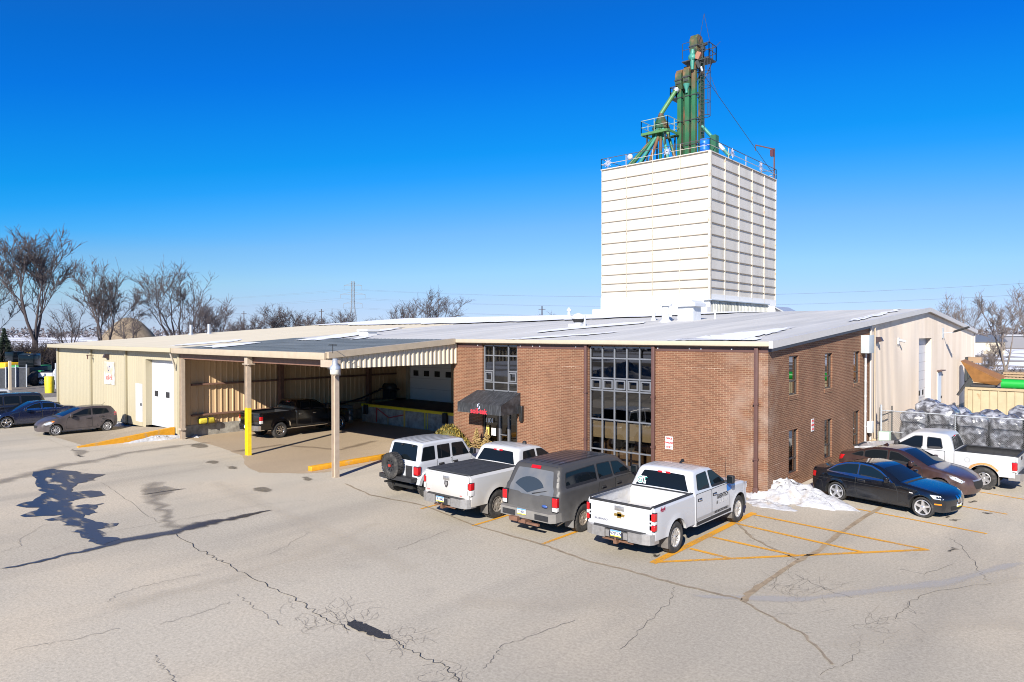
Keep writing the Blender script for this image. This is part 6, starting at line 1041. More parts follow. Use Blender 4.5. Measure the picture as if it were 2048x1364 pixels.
c.door([(.25, .36), (.1, .7), (.2, 1.0), (.95, .99), (.95, .36)], (.4, .88)); c.door([(.98, .36), (.98, .99), (2.08, .96), (2.16, .6), (2.12, .36)], (1.15, .87)); mb = MB(); c.top(mb, (1.46, 1.4), (2.26, 1.04), [(0, -.92), (1, -1.02), (1, 1.02), (0, .92)], .005, rnd=.06); c.part('windshield', mb, M_CGLASS); mb = MB(); c.top(mb, (-.2, 1.14), (.5, 1.42), [(0, -.95), (1, -.86), (1, .86), (0, .95)], .005, rnd=.06); c.part('rear_window', mb, M_CGLASS); c.wheels((5, 'star'), rim=.25, width=.22, rimm=M_CHROME); c.mirror(1.85, .99, sc=.9)
for sd in (-1, 1): mb = MB(); c.patch(mb, [(3.2, .7), (3.05, .8), (3.35, .79), (3.64, .66)], .006, sd, 0, edge=True); c.part('headlight', mb, M_HEADL)
PRV = [(-.95, .4, 1), (-1.0, .6), (-.98, 1.0), (-.85, 1.45), (-.7, 1.68), (-.5, 1.74), (.6, 1.78), (1.6, 1.76), (2.0, 1.68), (2.85, 1.15), (2.95, 1.12, 1), (3.4, 1.0), (3.75, .84), (3.86, .65), (3.85, .45), (3.8, .28, 1)]
pv = G(12, 856.7); base = Vector((pv[0], pv[1], 0))-ux*2.9-vy*3.5
c = Car('minivan', 'dark minivan parked behind the dark blue sedan', tuple(base-vy*.4+ux*1.0), rzk, 1.98, 3.03, PRV, 1.05, .34, paint=mat('dark_navy_van_paint', (.012, .014, .022), .2, coat=.8, dirt=((.15, .15, .16), .9, .5)), arch=.41, sill=.28, tum=.3, low=.06, pf=.2, pr=.1, sf=.3, sr=.1, er=.09, crown=.03, waist=.6, tf=1., cat='van'); c.body()
for w_ in ([(-.72, 1.15), (-.55, 1.58), (.45, 1.64), (.45, 1.12)], [(.55, 1.12), (.55, 1.64), (1.35, 1.66), (1.35, 1.12)], [(1.45, 1.12), (1.45, 1.66), (1.85, 1.62), (2.5, 1.2), (2.5, 1.12)]): c.window(w_)
mb = MB(); c.top(mb, (1.96, 1.7), (2.8, 1.18), [(0, -.92), (1, -1.02), (1, 1.02), (0, .92)], .005, rnd=.06); c.part('windshield', mb, M_CGLASS); mb = MB(); c.top(mb, (-.97, 1.05), (-.74, 1.62), [(0, -.92), (1, -.86), (1, .86), (0, .92)], .005, rnd=.06); c.part('rear_window', mb, M_CGLASS); c.wheels((5, 'star'), rim=.24, width=.22); c.mirror(2.4, 1.12, sc=.95); c.door([(1.4, .4), (1.4, 1.08), (2.6, 1.08), (2.68, .7), (2.6, .4)], (1.55, .98))
for sd in (-1, 1): mb = MB(); c.patch(mb, [(3.3, .74), (3.2, .92), (3.5, .9), (3.78, .74)], .006, sd, 0, edge=True); c.part('headlight', mb, M_HEADL)
PRU = [(-1.0, .45, 1), (-1.05, .65), (-1.03, 1.05), (-.92, 1.4), (-.75, 1.76), (-.6, 1.83), (.5, 1.87), (1.4, 1.85), (1.7, 1.78), (2.35, 1.28), (2.5, 1.22, 1), (3.2, 1.13), (3.55, 1.02), (3.68, .85), (3.7, .55), (3.62, .4, 1)]
c = Car('suv', 'white suv with orange corner lamps parked in front of the fence gate', tuple(base-vy*4.1+ux*2.0), rzk, 1.95, 2.95, PRU, 1.22, .37, paint=M_WHITE, arch=.45, sill=.38, tum=.28, low=.05, pf=.12, pr=.08, sf=.22, sr=.08, er=.09, crown=.03, waist=.65, cat='suv'); c.body()
for w_ in ([(-.72, 1.28), (-.55, 1.70), (.3, 1.74), (.3, 1.27)], [(.42, 1.27), (.42, 1.74), (1.15, 1.74), (1.15, 1.27)], [(1.25, 1.27), (1.25, 1.74), (1.6, 1.71), (2.12, 1.32), (2.14, 1.27)]): c.window(w_)
mb = MB(); c.top(mb, (1.72, 1.76), (2.34, 1.3), [(0, -.92), (1, -1.0), (1, 1.0), (0, .92)], .005, rnd=.06); c.part('windshield', mb, M_CGLASS); c.wheels((6, 'wide'), rim=.22, width=.24); c.mirror(2.1, 1.25); c.door([(1.2, .5), (1.2, 1.2), (2.3, 1.18), (2.36, .8), (2.3, .5)], (1.35, 1.05))
for sd in (-1, 1): mb = MB(); c.patch(mb, [(3.35, .9), (3.32, 1.02), (3.6, .98), (3.68, .86)], .006, sd, 0, edge=True); c.part('headlight', mb, M_HEADL); mb = MB(); c.patch(mb, [(3.42, .78), (3.42, .88), (3.68, .85), (3.69, .78)], .008, sd, 0, edge=True); c.part('corner_lamp', mb, M_AMB)
# white pick-up beyond the fence
S5 = dict(S1); S5.update(paint=M_WHITE3, bedmats=[M_WHITE3, M_TRIMB], flap=False, hm=None)
c, tg = pickup('pickup_truck', 'white pickup with load seen beyond the fence beside the cream wall', (-79.5, .6, 0), math.radians(58), S5)
mb = MB(); mb.box((-1.0, -.85, .87), (.7, .85, 1.45), bev=.1); mb.box((-.9, -.8, 1.44), (-.1, .3, 1.6), 1, bev=.05); c.part('load', mb, [M_TRIMB, mat('green_plastic', (.03, .3, .08), .5)])
# ================================================================ grain tower
TX0, TX1, TY0, TY1, TZ = -37.3, -23.85, 46.0, 64.7, 24.85
M_TWR = mat('white_tower_panels', (.52, .49, .44), .55, var=.06, vscale=.5, col2=(.47, .435, .375), stretch=(1, 1, .3)); M_RIBR = mat('rust_stained_rib', (.50, .455, .375), .7, var=.2, vscale=2, col2=(.30, .18, .08), c2lo=.58, c2hi=.78); M_TBASE = mat('bright_white_base', (.62, .62, .61), .5); M_LEDGE = mat('dark_ledge_rust', (.24, .18, .11), .8, var=.2)
T = thing('grain_tower', 'tall white grain tower of stacked steel panels rising behind the warehouse', 'tower', (-30, 55, 0))
N = 13; zb = 9.75; zs = [zb+(TZ-zb)*k/N for k in range(N+1)]
zs = [9.75, 10.55, 11.45, 12.5, 13.7, 14.95, 16.2, 17.45, 18.7, 19.95, 21.2, 22.4, 23.6, TZ]
mb = MB()
for a, b_ in zip(zs, zs[1:]):      # every course leans out a little over the one below
    o = .08; P = lambda d, z: [(TX0-d, TY0-d, z), (TX1+d, TY0-d, z), (TX1+d, TY1+d, z), (TX0-d, TY1+d, z)]
    mb.add(P(0, a)+P(0, b_-.13)+P(o, b_), [[0, 1, 5, 4], [1, 2, 6, 5], [2, 3, 7, 6], [3, 0, 4, 7]]); mb.add(P(0, b_-.13)+P(o, b_), [[0, 1, 5, 4], [1, 2, 6, 5], [2, 3, 7, 6], [3, 0, 4, 7]], 0)
mb.build('panels', M_TWR, T)
mb = MB()
for z in zs[1:]:
    z2 = z-.06; d = .11; 
    mb.box((TX0-d, TY0-d, z2-.028), (TX1+d, TY0-.0, z2)); mb.box((TX1+.0, TY0, z2-.035), (TX1+d, TY1+d, z2)); mb.box((TX0-d, TY0, z2-.035), (TX0, TY1+d, z2))
mb.build('ledges', M_LEDGE, T)
mb = MB(); bz = 9.2
for k in range(5): x = TX0+(TX1-TX0)*k/4; mb.box((x-.03, TY0-.13, bz), (x+.03, TY0-.0, TZ))
for k in range(1, 6): y = TY0+(TY1-TY0)*k/5; mb.box((TX1+.0, y-.04, bz), (TX1+.13, y+.04, TZ))
mb.box((TX1, TY0-.26, bz), (TX1+.26, TY0, TZ)); mb.build('ribs', M_RIBR, T)
mb = MB(); mb.box((TX0-.12, TY0-.12, 8.4), (TX1+.12, TY1+.12, 9.8)); mb.box((TX0-.9, TY0-.7, 0), (TX1+.13, TY1+2.0, 8.42)); mb.box((TX1+.14, TY1-2.8, 0), (TX1+1.0, TY1+2.2, 8.9)); mb.build('base', M_TBASE, T)
mb = MB(); corr(mb, (TX1+.2, TY0+.3), (TX1+.2, TY1-2.9), 5., 9.1, .4, .06, (1, 0)); mb.build('base_cladding', mat('weathered_grey_cladding', (.50, .50, .44), .7, var=.25, vscale=1.2, stretch=(1, 1, .25), col2=(.25, .25, .22), c2lo=.5, c2hi=.7), T)
mb = MB(); mb.box((TX1-.4, TY0-.4, 9.11), (TX1+.5, TY1-2.9, 9.2)); mb.add([(TX1+1.0, TY1-2.8, 8.9), (TX1+3.4, TY1-2.8, 7.6), (TX1+3.4, TY1+2.2, 7.6), (TX1+1.0, TY1+2.2, 8.9), (TX1+1.0, TY1-2.8, 8.75), (TX1+3.4, TY1-2.8, 7.45), (TX1+3.4, TY1+2.2, 7.45), (TX1+1.0, TY1+2.2, 8.75)], [[0, 1, 2, 3], [7, 6, 5, 4], [0, 4, 5, 1], [1, 5, 6, 2], [2, 6, 7, 3]]); mb.build('lean_to_roof', M_GALV, T)
mb = MB(); mb.box((TX0-.15, TY0-.15, TZ-.02), (TX1+.15, TY1+.15, TZ+.08)); mb.build('tower_deck', M_TWR, T)
mb = MB(); M_RAILW = mat('railing_steel', (.45, .40, .33), .6, metal=.3, var=.3, vscale=4); M_RAILD = mat('dark_rail', (.06, .06, .065), .5)
def railrun(mb, P, z0, h, posts, r=.045, mid=True, mi=0, mi2=0):
    for a, b_ in zip(P, P[1:]):
        a = Vector(a); b_ = Vector(b_); n = posts
        for k in range(n+1): p = a.lerp(b_, k/n); mb.bar((p.x, p.y, z0), (p.x, p.y, z0+h), r*1.3, mi=mi)
        mb.bar((a.x, a.y, z0+h), (b_.x, b_.y, z0+h), r*1.2, mi=mi2)
        if mid: mb.bar((a.x, a.y, z0+h*.5), (b_.x, b_.y, z0+h*.5), r, mi=mi)
railrun(mb, [(TX0-.1, TY0-.1), (TX1+.1, TY0-.1), (TX1+.1, TY1), (TX0-.1, TY1), (TX0-.1, TY0-.1)], TZ, 1.3, 4, .05, True, 0, 1); mb.build('railing', [M_RAILW, M_RAILD], T)
def onT(px, py, Y=TY0-.25): return PY(px, py, Y)
M_STAR = mat('pale_tinsel', (.62, .60, .66), .4, metal=.4)
def star(lbl, c, s, ax):
    mb = MB(); c = Vector(c)
    for k in range(8):
        a = PI*k/8; d = Vector((math.cos(a), 0, math.sin(a))) if ax == 'X' else Vector((0, math.cos(a), math.sin(a))); L = s*(1 if k % 2 == 0 else .7); mb.bar(c-d*L, c+d*L, .045)
    single('star_decoration', mb, M_STAR, lbl, 'decoration', 'star decorations on the tower railing')
star('pale star decoration at the far left corner of the tower railing', onT(1216, 326), .55, 'X'); star('pale star decoration on the front railing below the green spout cone', onT(1334, 303), .5, 'X')
p = PX(1465, 306, TX1+.3); star('pale star decoration on the right railing nearest the blue barrel', p, .55, 'Y'); p = PX(1522, 333, TX1+.3); star('pale star decoration at the far right of the tower railing', p, .6, 'Y')
p = onT(1260, 314); mb = MB(); mb.lathe([(0, -.3), (.25, -.2), (.35, 0), (.25, .2), (0, .3)], tuple(p), 'Y', 14); single('tower_floodlight', mb, M_WHT, 'round white floodlight on the front railing of the tower', 'lamp')
mb = MB(); q = Vector((TX1-1.0, TY0+.9, TZ+.08)); mb.lathe([(0, 0), (.48, 0), (.5, .35), (.48, .7), (.5, 1.05), (.48, 1.5), (0, 1.5)], tuple(q), n=20); single('barrel', mb, mat('bright_blue_plastic', (.01, .14, .6), .4), 'blue plastic barrel at the near corner of the tower roof', 'barrel')
mb = MB(); mb.box((TX1-.8, TY0+1.9, TZ+.08), (TX1-.2, TY0+2.7, TZ+2.2)); single('equipment_cabinet', mb, mat('dark_green_cabinet', (.02, .10, .05), .5), 'dark green cabinet behind the blue barrel on the tower roof', 'cabinet')
dv = Vector((TX1, TY1-.4, TZ)); mb = MB(); mb.bar(dv, dv+Vector((0, 0, 3.9)), .14); tip = dv+Vector((-1.6, -2.0, 4.2)); mb.bar(dv+Vector((0, 0, 3.8)), tip, .12); mb.bar(tip, tip-Vector((0, 0, .7)), .08); mb.box(dv+Vector((-.35, -.5, 2.9)), dv+Vector((.05, -.0, 3.7)), 1); single('davit_arm', mb, [M_BRN, mat('dark_red_box', (.08, .02, .03), .5)], 'dark davit arm standing at the right rear corner of the tower roof', 'hoist')
# ---------------------------------------------------------------- bucket elevator legs
YE = 53.0
def E(px, py, Y=YE): v = PY(px, py, Y); return Vector(v)
M_GRN = mat('green_leg_paint', (.016, .105, .042), .5, var=.25, vscale=.6, stretch=(1, 1, .3), col2=(.14, .07, .035), c2lo=.46, c2hi=.56); M_GRN2 = mat('dark_green_paint', (.012, .062, .025), .5, var=.2, col2=(.11, .06, .03), vscale=.5, c2lo=.5, c2hi=.6); M_HEAD = mat('rusted_green_head', (.035, .07, .03), .6, var=.3, vscale=.7, col2=(.17, .09, .04), c2lo=.45, c2hi=.6); M_TQ = mat('turquoise_paint', (.045, .22, .17), .5, var=.2, vscale=1.5); M_LGRN = mat('light_green_spout', (.065, .18, .06), .5, var=.15, vscale=1); M_BLKS = mat('dark_steel', (.03, .035, .035), .6)
def leg(label, cxp, back, ztop, htop, hbot):
    """pair of trunking columns with a head box over both; cxp: pixel x of the near trunk"""
    b0 = E(cxp, 300); x, y = b0.x, b0.y; t = thing('elevator_leg', label, 'grain elevator', (x, y, TZ)); w = .25; ex = back
    mb = MB(); mb.box((x-w, y-w, TZ), (x+w, y+w, ztop))
    for zz in np.arange(TZ+3.0, ztop, 2.9): mb.box((x-w-.06, y-w-.06, zz), (x+w+.06, y+w+.06, zz+.1), 1)
    mb.build('trunk', [M_GRN, M_BLKS], t); mb = MB(); mb.box((x-w+ex[0], y-w+ex[1], TZ), (x+w+ex[0], y+w+ex[1], ztop))
    for zz in np.arange(TZ+2.6, ztop, 2.9): mb.bar((x, y+w, zz), (x+ex[0], y+ex[1]-w, zz+.5), .1, mi=1); mb.bar((x, y+w, zz+1.0), (x+ex[0], y+ex[1]-w, zz+.5), .1, mi=1)
    mb.build('trunk', [M_GRN2, M_BLKS], t)
    hy0, hy1 = y-w-.3, y+ex[1]+w+.2; hx0, hx1 = x-.38, x+ex[0]*.5+.36; mb = MB(); c_ = .35; hm = hbot+(htop-hbot)*.42
    mb.prism([(hy0+.3, hbot), (hy0, hbot+.6), (hy0, htop-.55), (hy0+c_, htop), (hy1-c_-.3, htop), (hy1, htop-.8), (hy1, hbot+.7), (hy1-.4, hbot)], hx0, hx1, 'YZ'); mb.box((hx0-.08, hy0-.08, hm), (hx1+.08, hy1+.08, hm+.14), 1)
    for q in (.25, .6): mb.box((hx0+.12, hy0-.03, hbot+q+.3), (hx1-.12, hy0+.02, hbot+q+.5), 1)
    mb.build('head', [M_HEAD, M_BLKS], t)
    return t, x, y, hx0, hx1, hy0, hy1
z = lambda py: float(E(1388, py).z)
lt, lx, ly, lh0, lh1, lq0, lq1 = leg('tallest green grain elevator leg with head box and railed platform', 1388.5, (.38, .98), z(112), z(72), z(114))
l2 = leg('middle green grain elevator leg with turquoise spout under its head', 1375.5, (.12, .8), z(170), z(130), z(171))
l1 = leg('left green grain elevator leg feeding the sloping light green pipe', 1360, (.12, .75), z(172), z(134), z(173))
mb = MB(); p = Vector((l2[1], l2[5]+.2, z(170))); mb.lathe([(.42, .2), (.36, -.0), (.16, -.5), (.16, -.85)], tuple(p), n=14); mb.build('spout', M_TQ, l2[0])
mb = MB(); p = Vector((lx, lq0+.1, z(108))); mb.tube([p+Vector((0, 0, .3)), p+Vector((0, -.1, -.4)), p+Vector((0, -.12, -1.0)), p+Vector((0, -.1, -2.0))], [.25, .3, .26, .18], 12); mb.lathe([(0, -.2), (.42, -.15), (.42, .15), (0, .2)], tuple(p+Vector((0, -.2, -.6))), 'Y', 16); mb.build('gearbox', M_TQ, lt)
mb = MB(); p = Vector((lx+.7, lq0+.1, z(117))); mb.box(p+Vector((-.3, -.2, -.4)), p+Vector((.3, .2, .4)), 0, rot=Matrix.Rotation(.5, 3, 'Y')); mb.box(p+Vector((-.15, -.15, -1.5)), p+Vector((.2, .15, -.5)), 1, rot=Matrix.Rotation(-.4, 3, 'Y')); mb.tube([p+Vector((.35, 0, -1.4)), p+Vector((.5, 0, -1.9))], .13, 10, 2); mb.build('motor', [mat('rusty_red_motor', (.3, .13, .08), .6), M_BLKS, M_GALV], lt)
mb = MB(); p = Vector((lh1, ly+.5, z(94))); mb.tube([p, p+Vector((.8, 0, .2))], .18, 10); mb.box(p+Vector((.05, -.2, -.6)), p+Vector((.5, .2, -.1))); mb.tube([p+Vector((-.35, .3, 1.1)), p+Vector((-.35, .3, 1.55))], .16, 10, 1); mb.build('drive', [M_BLKS, M_GRN2], lt)
PFZ = z(119)
def platform(par, x0, x1, y0, y1, zz, m, mr, h=1.1):
    mb = MB(); mb.box((x0, y0, zz-.12), (x1, y1, zz)); mb.build('platform', m, par); mb = MB(); railrun(mb, [(x0, y0), (x1, y0), (x1, y1), (x0, y1), (x0, y0)], zz, h, 2, .06, True); mb.build('platform_rail', mr, par)
xr0 = float(E(1397, 120).x); xr1 = float(E(1434, 120).x); platform(lt, lx+.45, lx+2.0, ly-.4, ly+1.5, PFZ-.3, M_BLKS, M_BLKS, 1.7); xr1 = lx+2.6
mb = MB(); mb.bar((lh0-.7, ly-.9, PFZ), (lh0-.7, ly-.9, PFZ+1.8), .06); mb.bar((lh0-.7, ly-.9, PFZ+1.8), (lh0+.2, ly-.9, PFZ+1.8), .05); mb.bar((lh0-.7, ly-.9, PFZ+1.0), (lh0+.2, ly-.9, PFZ+1.0), .05); mb.box((lh0-.75, ly-1.0, PFZ-.4), (lh0+.3, ly+.4, PFZ-.28)); mb.bar((xr1-1.0, ly-.3, PFZ-.4), (lx+.3, ly, PFZ-2.6), .08); mb.bar((xr1-1.0, ly+1.3, PFZ-.4), (lx+.6, ly+1., PFZ-2.6), .08); mb.build('brackets', M_BLKS, lt)
mb = MB(); q = Vector((xr1-1.4, ly, PFZ+1.6))
for d in ((-.35, 0), (.35, 0)): mb.bar(q+Vector((d[0]*2, 0, 0)), q+Vector((0, 0, 3.4)), .035)
mb.bar(q+Vector((.9, 0, -1.2)), q+Vector((2.0, 0, -.4)), .035); mb.bar(q+Vector((.9, 0, -4.2)), q+Vector((1.7, 0, -6.4)), .035); mb.build('aerial', M_BLKS, lt)
mb = MB(); la = E(1411, 300); xa, ya = la.x, la.y-.2
for s in (-.22, .22): mb.bar((xa-.3+s, ya, TZ), (xa-.3+s, ya, PFZ), .06)
for zz in np.arange(TZ+.3, PFZ, .4): mb.bar((xa-.52, ya, zz), (xa-.08, ya, zz), .045)
for zz in np.arange(z(238), PFZ-.3, 1.7):
    P = [(xa-.3+.62*math.cos(a)+.3, ya-.62*math.sin(a), zz) for a in np.linspace(-PI/2, PI/2*3, 13)]; mb.tube(P, .035, 4, cap=False)
for a in np.linspace(-1.2, 1.2, 5): mb.bar((xa+.0+.62*math.cos(a), ya-.62*math.sin(a), z(238)), (xa+.62*math.cos(a), ya-.62*math.sin(a), PFZ-.4), .035)
mb.build('caged_ladder', M_BLKS, lt)
platform(l1[0], l1[3]-.55, l1[3]+.2, l1[2]-.7, l1[2]+.9, z(190), M_BLKS, M_BLKS, 1.3)
# distributor with its platform and spouts
dc = E(1322, 244, 51.5); Dz = float(dc.z); t = thing('spout_distributor', 'green cone distributor with fan of spouts on a railed platform', 'distributor', (dc.x, dc.y, TZ))
mb = MB(); mb.lathe([(0, 1.0), (.28, .98), (.36, .7), (.85, -.25), (1.05, -.75), (1.02, -.9), (.6, -1.), (0, -1.)], (dc.x, dc.y, Dz), n=12, smooth=False); mb.build('cone', M_GRN2, t)
pz = float(E(1322, 270, 51.5).z); mb = MB(); x0, x1, y0, y1 = dc.x-1.75, dc.x+1.75, dc.y-1.6, dc.y+1.6
for a, b_ in (((x0, y0), (x1, y0)), ((x1, y0), (x1, y1)), ((x1, y1), (x0, y1)), ((x0, y1), (x0, y0))): mb.bar((*a, pz), (*b_, pz), .1, .28)
mb.box((x0, y0, pz-.08), (x1, y0+.75, pz-.02)); mb.box((x0, y1-.75, pz-.08), (x1, y1, pz-.02)); mb.build('platform', M_LGRN, t); mb = MB(); railrun(mb, [(x0, y0), (x1, y0), (x1, y1), (x0, y1), (x0, y0)], pz, 1.6, 2, .055); mb.build('platform_rail', mat('green_grey_rail', (.25, .32, .25), .6, var=.3), t)
k = 0
for ex, ey in ((-4.6, -1.5), (-3.2, -3.2), (-1.9, -4.0), (-.5, -4.4), (.8, -4.2), (1.7, -3.2), (2.2, -2.0), (-4.4, .8), (2.0, .5)):
    a = math.atan2(ey, ex); s0 = Vector((dc.x+.7*math.cos(a), dc.y+.7*math.sin(a), Dz-.85)); s1 = s0+Vector((.3*math.cos(a), .3*math.sin(a), -1.2)); s2 = Vector((dc.x+ex, dc.y+ey, TZ+.1)); mb = MB(); mb.tube([s0, s1, s2], .185, 10); mb.tube([s0+(s1-s0)*.3, s0+(s1-s0)*.6], .23, 10, 1); mb.build('spout', [M_TQ if k % 3 == 0 else M_GRN, M_LGRN], t); k += 1
mb = MB()
for dx, dy in ((-1.2, -1.2), (1.2, -1.2), (1.2, 1.2), (-1.2, 1.2)): mb.bar((dc.x+dx, dc.y+dy, TZ), (dc.x+dx, dc.y+dy, pz), .14)
mb.box((dc.x-2, dc.y-1.6, TZ+.9), (dc.x+2, dc.y+1.2, TZ+1.1)); mb.build('stand', M_BLKS, t)
hd = Vector((l1[1]-.15, l1[5]+.1, z(172))); mb = MB(); e_ = Vector((dc.x, dc.y, Dz+.95)); mb.tube([hd, hd.lerp(e_, .1), e_], [.3, .27, .27], 10); mb.tube([hd, hd.lerp(e_, .1)], .34, 10, 1); single('grain_pipe', mb, [M_LGRN, M_GALV], 'long light green pipe sloping from the left head to the cone distributor', 'pipe')
a_ = E(1404, 252, 53); b_ = Vector(PX(1459, 312, TX1-1.)); mb = MB(); mb.tube([a_, b_], .2, 10); mb.tube([a_.lerp(b_, .45), a_.lerp(b_, .8)], .215, 10, 1); single('grain_pipe', mb, [M_TQ, M_WHT], 'turquoise and white pipe sloping down to the right of the legs', 'pipe')
mb = MB(); mb.bar((xr1-1.5, ly, PFZ-2), (TX1, TY1-.3, TZ+.5), .04); single('guy_wire', mb, M_BLKS, 'thin guy wire from the tall leg to the right rear corner of the tower', 'cable'); mb = MB(); mb.bar((l1[3], l1[2], z(190)), (dc.x+1.5, dc.y+2.0, TZ), .035); single('guy_wire', mb, M_BLKS, 'thin guy wire between the left leg and the distributor stand', 'cable')
# ================================================================ roof fittings
def rp(px, py): v = RP(px, py); return Vector((v[0], v[1], v[2]))
M_RG = mat('pale_roof_metal', (.55, .57, .60), .5, var=.08)
def vent_mush(lbl, px, py, s):
    c = rp(px, py); mb = MB(); mb.box(c+Vector((-1.0*s, -1.0*s, -.1)), c+Vector((1.0*s, 1.0*s, .3*s))); mb.lathe([(.55*s, .3*s), (.6*s, .9*s), (.95*s, 1.0*s), (.95*s, 1.3*s), (.6*s, 1.65*s), (.15*s, 1.8*s), (0, 1.85*s)], tuple(c), n=20); mb.lathe([(.62*s, .5*s), (.9*s, .85*s), (.9*s, 1.0*s)], tuple(c), n=20, mi=1); mb.bar(c+Vector((1.1*s, 0, 0)), c+Vector((1.1*s, 0, 1.5*s)), .2*s); mb.bar(c+Vector((1.1*s, 0, 1.4*s)), c+Vector((.7*s, 0, 1.5*s)), .15*s); single('roof_vent', mb, [M_RG, M_DARK], lbl, 'vent')
vent_mush('mushroom-shaped grey roof vent on the middle of the grey roof', 1157, 652, .42)
def pipe_vent(lbl, px, py, r, h, cap=False, m=None):
    c = rp(px, py); mb = MB(); mb.tube([c-Vector((0, 0, .1)), c+Vector((0, 0, h))], r, 10); mb.lathe([(r*1.9, -.05), (r*1.1, .15)], tuple(c), n=12)
    if cap: mb.lathe([(r*1.5, h-.02), (r*1.6, h+.1), (0, h+.3)], tuple(c), n=12)
    single('vent_pipe', mb, m or M_RG, lbl, 'vent pipe')
pipe_vent('thin pale pipe standing left of the pipe pair on the roof', 1307, 641, .11, 1.2); pipe_vent('capped fat pale pipe beside the thin one near the box vent', 1331, 644, .22, .95, True); pipe_vent('slim tall pale pipe just left of the roof box vent', 1341, 641, .1, 1.3); pipe_vent('tiny pale pipe on the right part of the grey roof', 1430, 638, .05, .55); pipe_vent('short grey pipe on the tan wing roof nearer the left end', 382, 670, .12, .8, m=M_GALV); pipe_vent('short grey pipe on the tan wing roof nearer the snow', 418, 668, .12, .8, m=M_GALV); pipe_vent('small dark pipe near the snowy ridge behind the mushroom vent', 1138, 634, .12, .5, True)
c_ = rp(1377, 641); mb = MB(); mb.box(c_+Vector((-.5, -.4, -.2)), c_+Vector((.5, .6, .85))); mb.prism([(-.72, .82), (.72, .82), (.72, 1.0), (.4, 1.2), (-.4, 1.2), (-.72, 1.0)], -.6, .8, 'XZ', 0); o = MB(); o.v = mb.v[:8]; k = 8
for v in mb.v[8:]: o.v.append((v[0]+c_.x, v[1]+c_.y, v[2]+c_.z))
mb.v = o.v; single('roof_hood', mb, M_RG, 'square box vent with a wide hood on the right part of the roof', 'vent')
c_ = rp(735, 671); mb = MB(); mb.box(c_+Vector((-.4, -.3, -.1)), c_+Vector((.4, .4, .25))); mb.box(c_+Vector((-.5, -.4, .25)), c_+Vector((.5, .5, .36))); single('roof_hood', mb, M_TBASE, 'low white roof vent box at the back edge of the dark canopy roof', 'vent')
# snow lying on the roof
def rsnow(pts, seed, th=.03, jit=.28, sub=7):
    rnd = random.Random(seed); Q = []; lo = .02+.1*((seed*7) % 3) if seed in (1, 6, 12) else -7.1
    for i, p in enumerate(pts):
        a = rp(*p); b_ = rp(*pts[(i+1) % len(pts)])
        for k in range(sub): e = a.lerp(b_, k/sub); Q.append(Vector((e.x+rnd.uniform(-jit, jit), max(lo, e.y+rnd.uniform(-jit, jit)*1.5), 0)))
    bm = bmesh.new(); f = bm.faces.new([bm.verts.new((q.x, q.y, roofz(min(q.y, YR))-.012)) for q in Q]); f.normal_update()
    if f.normal.z < 0: f.normal_flip()
    r = bmesh.ops.inset_region(bm, faces=[f], thickness=.1)
    for v in f.verts: v.co.z += th+.03
    bmesh.ops.triangulate(bm, faces=[g for g in bm.faces if len(g.verts) > 4]); me = bpy.data.meshes.new('snow_patch'); bm.to_mesh(me); bm.free(); me.materials.append(M_RSNOW); o = bpy.data.objects.new('snow_patch', me); COL.objects.link(o); o['kind'] = 'stuff'
rsnow([(1335, 682), (1400, 676), (1470, 668), (1540, 660), (1590, 655), (1560, 664), (1520, 672), (1500, 684), (1400, 686)], 1); rsnow([(1075, 667), (1100, 664), (1200, 655), (1285, 648), (1290, 645), (1250, 646), (1150, 655), (1080, 663)], 2, jit=.1); rsnow([(590, 682), (640, 675), (690, 668), (760, 660), (800, 655), (790, 660), (740, 666), (700, 674), (640, 681)], 3); rsnow([(700, 681), (735, 677), (745, 673), (720, 675)], 8, jit=.1); rsnow([(405, 696), (440, 690), (500, 686), (525, 686), (480, 692), (430, 697)], 4, jit=.1); rsnow([(330, 694), (380, 688), (450, 682), (490, 679), (470, 684), (400, 690)], 5, jit=.1)
rsnow([(1690, 645), (1760, 627), (1800, 618), (1790, 624), (1730, 640)], 6, jit=.2); rsnow([(1000, 680), (1060, 676), (1180, 668), (1240, 664), (1180, 671), (1060, 679)], 12, th=.02, jit=.2)
def bigsnow(pts, seed):
    rnd = random.Random(seed); Q = []
    for i, a in enumerate(pts):
        b_ = pts[(i+1) % len(pts)]
        for k in range(10): t = k/10; Q.append((a[0]+(b_[0]-a[0])*t+rnd.uniform(-.4, .4), min(YR-.1, a[1]+(b_[1]-a[1])*t+rnd.uniform(-.5, .5))))
    bm = bmesh.new(); f = bm.faces.new([bm.verts.new((x, y, roofz(y)-.012)) for x, y in Q]); f.normal_update(); f.normal_flip() if f.normal.z < 0 else None; bmesh.ops.inset_region(bm, faces=[f], thickness=.25)
    for v in f.verts: v.co.z += .1
    bmesh.ops.triangulate(bm, faces=[g for g in bm.faces if len(g.verts) > 4]); bmesh.ops.recalc_face_normals(bm, faces=bm.faces)
    me = bpy.data.meshes.new('ridge_snow'); bm.to_mesh(me); bm.free(); me.materials.append(M_RSNOW); o = bpy.data.objects.new('ridge_snow', me); COL.objects.link(o); o['kind'] = 'stuff'
bigsnow([(-48.6, 25.4), (-48.6, 14), (-40, 13), (-29, 13.5), (-22, 16), (-15, 20), (-9.5, 25.2)], 3)
